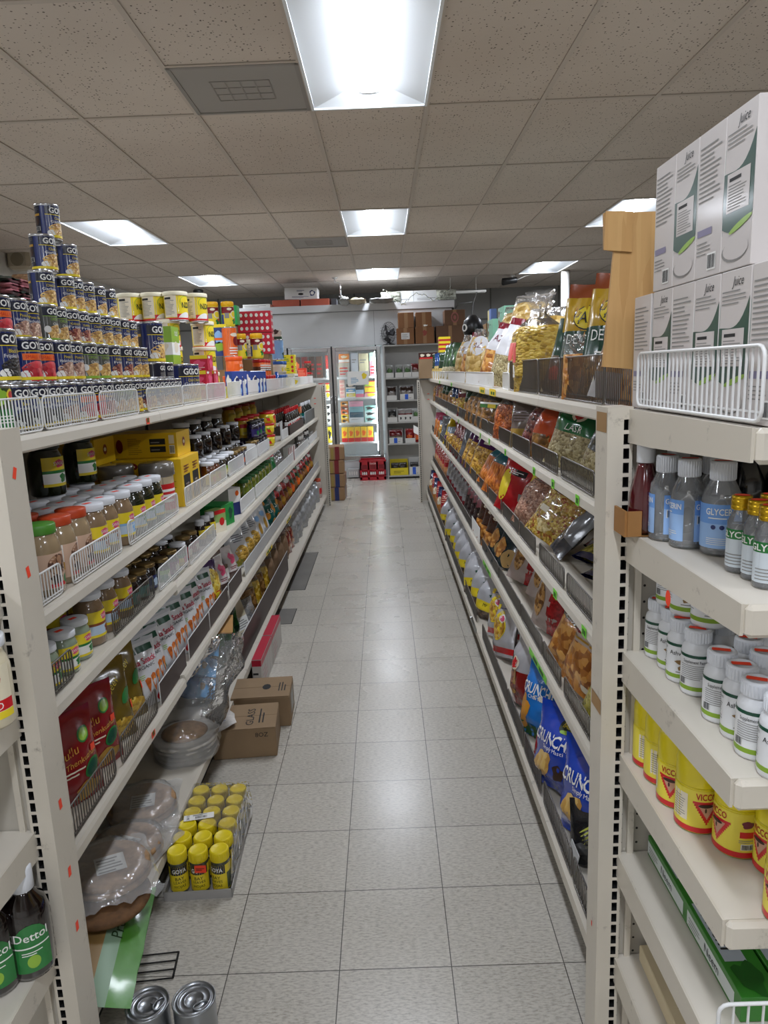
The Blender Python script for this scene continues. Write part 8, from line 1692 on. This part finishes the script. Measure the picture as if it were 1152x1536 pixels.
trayset(2, .115, 'tr_mid', 'pk_dark', 'white tray', 'graphite pouch', 1); trayset(2, .31, 'tr_fig', 'pk_white', 'white tray with dark figures', 'pearl and ruby pouch', 2, .1); trayset(2, .47, 'tr_small', 'pk_green', 'narrow white tray', 'pale pouch with green print', 1)
trayset(1, .158, 'tr_blue', 'pk_red', 'white tray with blue patch', 'ruby pouch', 2, .09); trayset(1, .37, 'tr_mid', 'pk_redor', 'white tray', 'ruby pouch with orange print', 1); put('pk_redor', 'ruby pouch with orange print', 'loose on the wall rack', (.48, 10.76, RS[1]+.001), -PI/2, tilt=-.15)
trayset(0, .19, 'tr_yel', 'pk_dark', 'yellow fronted tray', 'graphite pouch', 2, .12); trayset(0, .42, 'tr_yelb', 'pk_dark', 'white tray with blue patch', 'graphite pouch', 1)
# cartons and a fan on top of the rack
BC = M('chestnut carton', '7d5330', .75, var=.12, vs=4); BC2 = M('umber carton', '6a4c36', .75, var=.12, vs=4)
def tcarton(key, X, Zh, mat, dec=None): 
    b = MB(); b.box(-X/2, X/2, -.14, .14, 0, Zh, mat, bev=.003); t = MB(); t.d_rect(planeY(-.14), -.025, .025, Zh*.0, Zh, M('parcel tape', '8f6a44', .4), .0008)
    l = MB(); 
    if dec: dec(l, planeY(-.14))
    kind(key, 'cardboard_box', 'cardboard box', [('carton_body', b), ('tape', t)]+([('print', l)] if dec else []))
tcarton('tc1', .25, .226, BC, lambda l, S: (l.d_rect(S, -.06, .06, .07, .16, M('white sticker', 'd8d8d6', .5), .001), l.d_lines(S, -.05, .05, .08, .15, 5, PRINT, .0014))); tcarton('tc2', .27, .232, BC, lambda l, S: l.d_oval(S, .0, .15, .03, .04, M('brick stamp', '8a3a2c', .6), .001, wob=.3)); tcarton('tc3', .40, .238, BC2); tcarton('tc4', .225, .215, BC); tcarton('tc5', .225, .205, BC, lambda l, S: l.d_oval(S, .02, .02, .03, .012, WHT, .001, wob=.3)); tcarton('tc6', .295, .215, BC2, lambda l, S: (l.d_oval(S, 0, .11, .055, .075, M('rose stamp', '9a5a54', .6), .001), l.d_oval(S, 0, .11, .04, .055, BC2, .0014), l.d_oval(S, 0, .11, .02, .03, M('rose stamp', '9a5a54', .6), .0018)))
TZ2 = 1.956
for key, x, z, d in (('tc1', .345, 0, 'chestnut carton with white sticker, lower left of the stack'), ('tc2', .625, 0, 'chestnut carton with brick stamp, lower middle of the stack'), ('tc3', .99, 0, 'wide umber carton, lower right of the stack'), ('tc4', .36, .227, 'chestnut carton with open flaps, upper left of the stack'), ('tc5', .615, .233, 'chestnut carton with torn label, upper middle of the stack'), ('tc6', 1.06, .239, 'umber carton with round stamp, upper right of the stack')):
    place(key, d, (x, 10.79, TZ2+z))
b = MB(); b.quad((.27, 10.66, TZ2+.444), (.45, 10.66, TZ2+.444), (.41, 10.60, TZ2+.49), (.33, 10.60, TZ2+.48), BC); b.quad((.27, 10.66, TZ2+.444), (.30, 10.60, TZ2+.475), (.33, 10.60, TZ2+.48), (.45, 10.66, TZ2+.444), BC); o = b.build('flap'); o.parent = bpy.data.objects['cardboard_box.005'] if False else None; bpy.data.objects.remove(o)
fb = MB(); fb.lathe([(0, 0), (.085, .0), (.09, .012), (.03, .025), (.02, .05)], BLKL, 20); fm = MB(); fm.tube([(0, 0, .04), (0, .02, .09)], .016, BLKL, 8)
cg = MB()
R_ = .155
for k in range(22):
    a = 2*PI*k/22; cg.tube([(.03*cos(a), -.06, .175+.03*sin(a)), (R_*.9*cos(a), -.05, .175+R_*.9*sin(a)), (R_*cos(a), .0, .175+R_*sin(a)), (R_*.85*cos(a), .05, .175+R_*.85*sin(a)), (.04*cos(a), .07, .175+.04*sin(a))], .0022, BLKL, 4)
for rr_, yy in ((.05, -.058), (.1, -.052), (R_, .0)): cg.tube([(rr_*cos(2*PI*k/24), yy, .175+rr_*sin(2*PI*k/24)) for k in range(24)], .003, BLKL, 4, closed=True)
bd = MB()
for k in range(3):
    a = 2*PI*k/3; q = [(.02*cos(a), -.01, .175+.02*sin(a)), (.13*cos(a-.3), -.02, .175+.13*sin(a-.3)), (.135*cos(a+.2), .0, .175+.135*sin(a+.2)), (.12*cos(a+.55), .015, .175+.12*sin(a+.55))]
    i = len(bd.v); bd.v += q+[(x, y+.003, z) for x, y, z in q]; bd.face((i, i+1, i+2, i+3), BLKL); bd.face((i+7, i+6, i+5, i+4), BLKL)
    for j in range(4): bd.face((i+j, i+4+j, i+4+(j+1) % 4, i+(j+1) % 4), BLKL)
hb = MB(); hb.tube([(0, -.03, .175), (0, .085, .175)], [.03, .045], BLKL, 14)
kind('fan', 'desk_fan', 'fan', [('base', fb), ('stem', fm), ('cage', cg), ('blades', bd), ('motor_housing', hb)])
place('fan', 'black desk fan beside the chestnut cartons', (.105, 10.80, TZ2+.001), -.9)
# red bottle crate
RC = M('red crate plastic', 'b01626', .4, coat=.2); b = MB()
x0, x1, y0, y1 = -.395, -.008, 10.60, 10.90
b.box(x0, x1, y0, y1, 0, .012, RC)
for (xa, xb) in ((x0, x0+.03), (x1-.03, x1)): b.box(xa, xb, y0, y0+.012, .012, .30, RC)
for c in (1, 2): b.box(x0+(x1-x0)*c/3-.012, x0+(x1-x0)*c/3+.012, y0, y0+.012, .012, .30, RC)
b.box(x0, x1, y0, y0+.012, .012, .05, RC); b.box(x0, x1, y0, y0+.012, .155, .30, RC); b.box(x0, x1, y0, y0+.006, .07, .085, RC)
b.box(x0, x0+.01, y0+.012, y1, .012, .3, RC); b.box(x1-.01, x1, y0+.012, y1, .012, .3, RC); b.box(x0+.01, x1-.01, y1-.01, y1, .012, .3, RC)
for c in range(3):
    xx = x0+(x1-x0)*(c+.5)/3; b.box(xx-.045, xx+.045, y0-.004, y0, .17, .235, M('red recess shade', '7a0e1a', .5))  # raised plates in darker crate red, recess shade put into the colour
b.box(x0-.006, x1+.006, y0-.006, y0+.012, .28, .305, RC)
l = MB(); l.d_text(planeY(y0-.006), 'Coca-Cola', (x0+x1)/2, .255, .026, WHT, .001, w=.09, shear=.15)
for c in range(3):
    xx = x0+(x1-x0)*(c+.5)/3
    for e in (-.03, .0, .03): l.d_oval(planeY(y0+.02), xx+e, .10, .012, .028, WHT, .0)
g = thing('bottle_crate', 'red plastic bottle crate on the floor under the cooler door', 'crate'); b.build('crate_body', g); l.build('lettering', g)
b = MB(); b.box(-.60, -.42, 10.86, 10.945, .015, .15, M('translucent bin', 'b8bcbc', .25, coat=.5), bev=.006); l = MB(); [l.d_oval(planeY(10.86), -.56+.035*k, .08, .012, .03, M('pale print', 'd8d8d4', .5), .001) for k in range(4)]; g = thing('plastic_bin', 'low translucent bin on the floor left of the red crate', 'bin'); b.build('bin_body', g); l.build('print', g)
# stacked paper packs
PP = M('kraft paper pack', '9a7a58', .7, var=.1)
for k in range(4):
    b = MB(); b.box(-.12, .12, -.16, .16, 0, .168, PP, bev=.012); l = MB(); P3 = planeY(-.16); cc = [MAROON, MAROON, NAVY, NAVY][3-k]
    l.d_rect(P3, -.115, -.06, .02, .15, M('cream patch', 'b8ac94', .5), .001); l.d_rect(P3, .0, .055, .0, .168, cc, .001); l.d_rect(P3, -.05, -.02, .01, .15, M('ochre patch', '9a8440', .5), .001)
    l2 = MB(); P4 = planeS(.12); l2.d_rect(P4, -.02, .05, .0, .168, cc, .001)
    kind('paperpack%d' % k, 'paper_pack', 'pack', [('wrapped_pack', b), ('print', l), ('side_stripe', l2)])
    put('paperpack%d' % k, 'kraft wrapped pack with %s stripe' % ('navy' if k < 2 else 'maroon'), ['bottom of the floor stack by the cooler', 'second in the floor stack by the cooler', 'third in the floor stack by the cooler', 'top of the floor stack by the cooler'][k], (-.655+.008*(k % 2), 9.14, .172*k), .04*(k-1.5))
# paper sheets sticking out past the right end panel
b = MB(); b.d_rect(lambda x, z, o: (.375+x, 8.72+z*.3, .86+z-.6*x+o), -.03, .06, -.03, .06, WHT, 0, nx=3, nz=3); tag(b.build('paper_sheet'), 'white paper sheet poking out beyond the far right post', 'paper')
# ------------------------------------------------------------------ camera and light
cd = bpy.data.cameras.new('camera'); cam = link('camera', cd)
f, yaw, pitch, roll, H = 1079.53, -.0058, .1939, -.039, 1.5953
cd.sensor_fit = 'VERTICAL'; cd.sensor_height = 36.; cd.sensor_width = 27.; cd.lens = f/1536*36.
fw = Vector((sin(yaw)*cos(pitch), cos(yaw)*cos(pitch), -sin(pitch)))
r = Vector((cos(yaw), -sin(yaw), 0)); u = r.cross(fw)
r2 = r*cos(roll)+u*sin(roll); u2 = u*cos(roll)-r*sin(roll)
mt = Matrix((r2, u2, -fw)).transposed().to_4x4(); mt.translation = (0, 0, H)
cam.matrix_world = mt
cd.clip_start = .02
SC.camera = cam
w = bpy.data.worlds.new('World'); SC.world = w; w.use_nodes = True
w.node_tree.nodes['Background'].inputs['Color'].default_value = (.9, .95, 1, 1); w.node_tree.nodes['Background'].inputs['Strength'].default_value = .05
vs = SC.view_settings; vs.view_transform = 'Standard'; vs.look = 'None'; vs.gamma = 1.; vs.exposure = 0.; vs.use_curve_mapping = False
SC.cycles.max_bounces = 8; SC.cycles.diffuse_bounces = 3; SC.cycles.glossy_bounces = 3; SC.cycles.transparent_max_bounces = 12
SC.cycles.sample_clamp_indirect = 6.
SC.cycles.use_denoising = True
finish_labels()
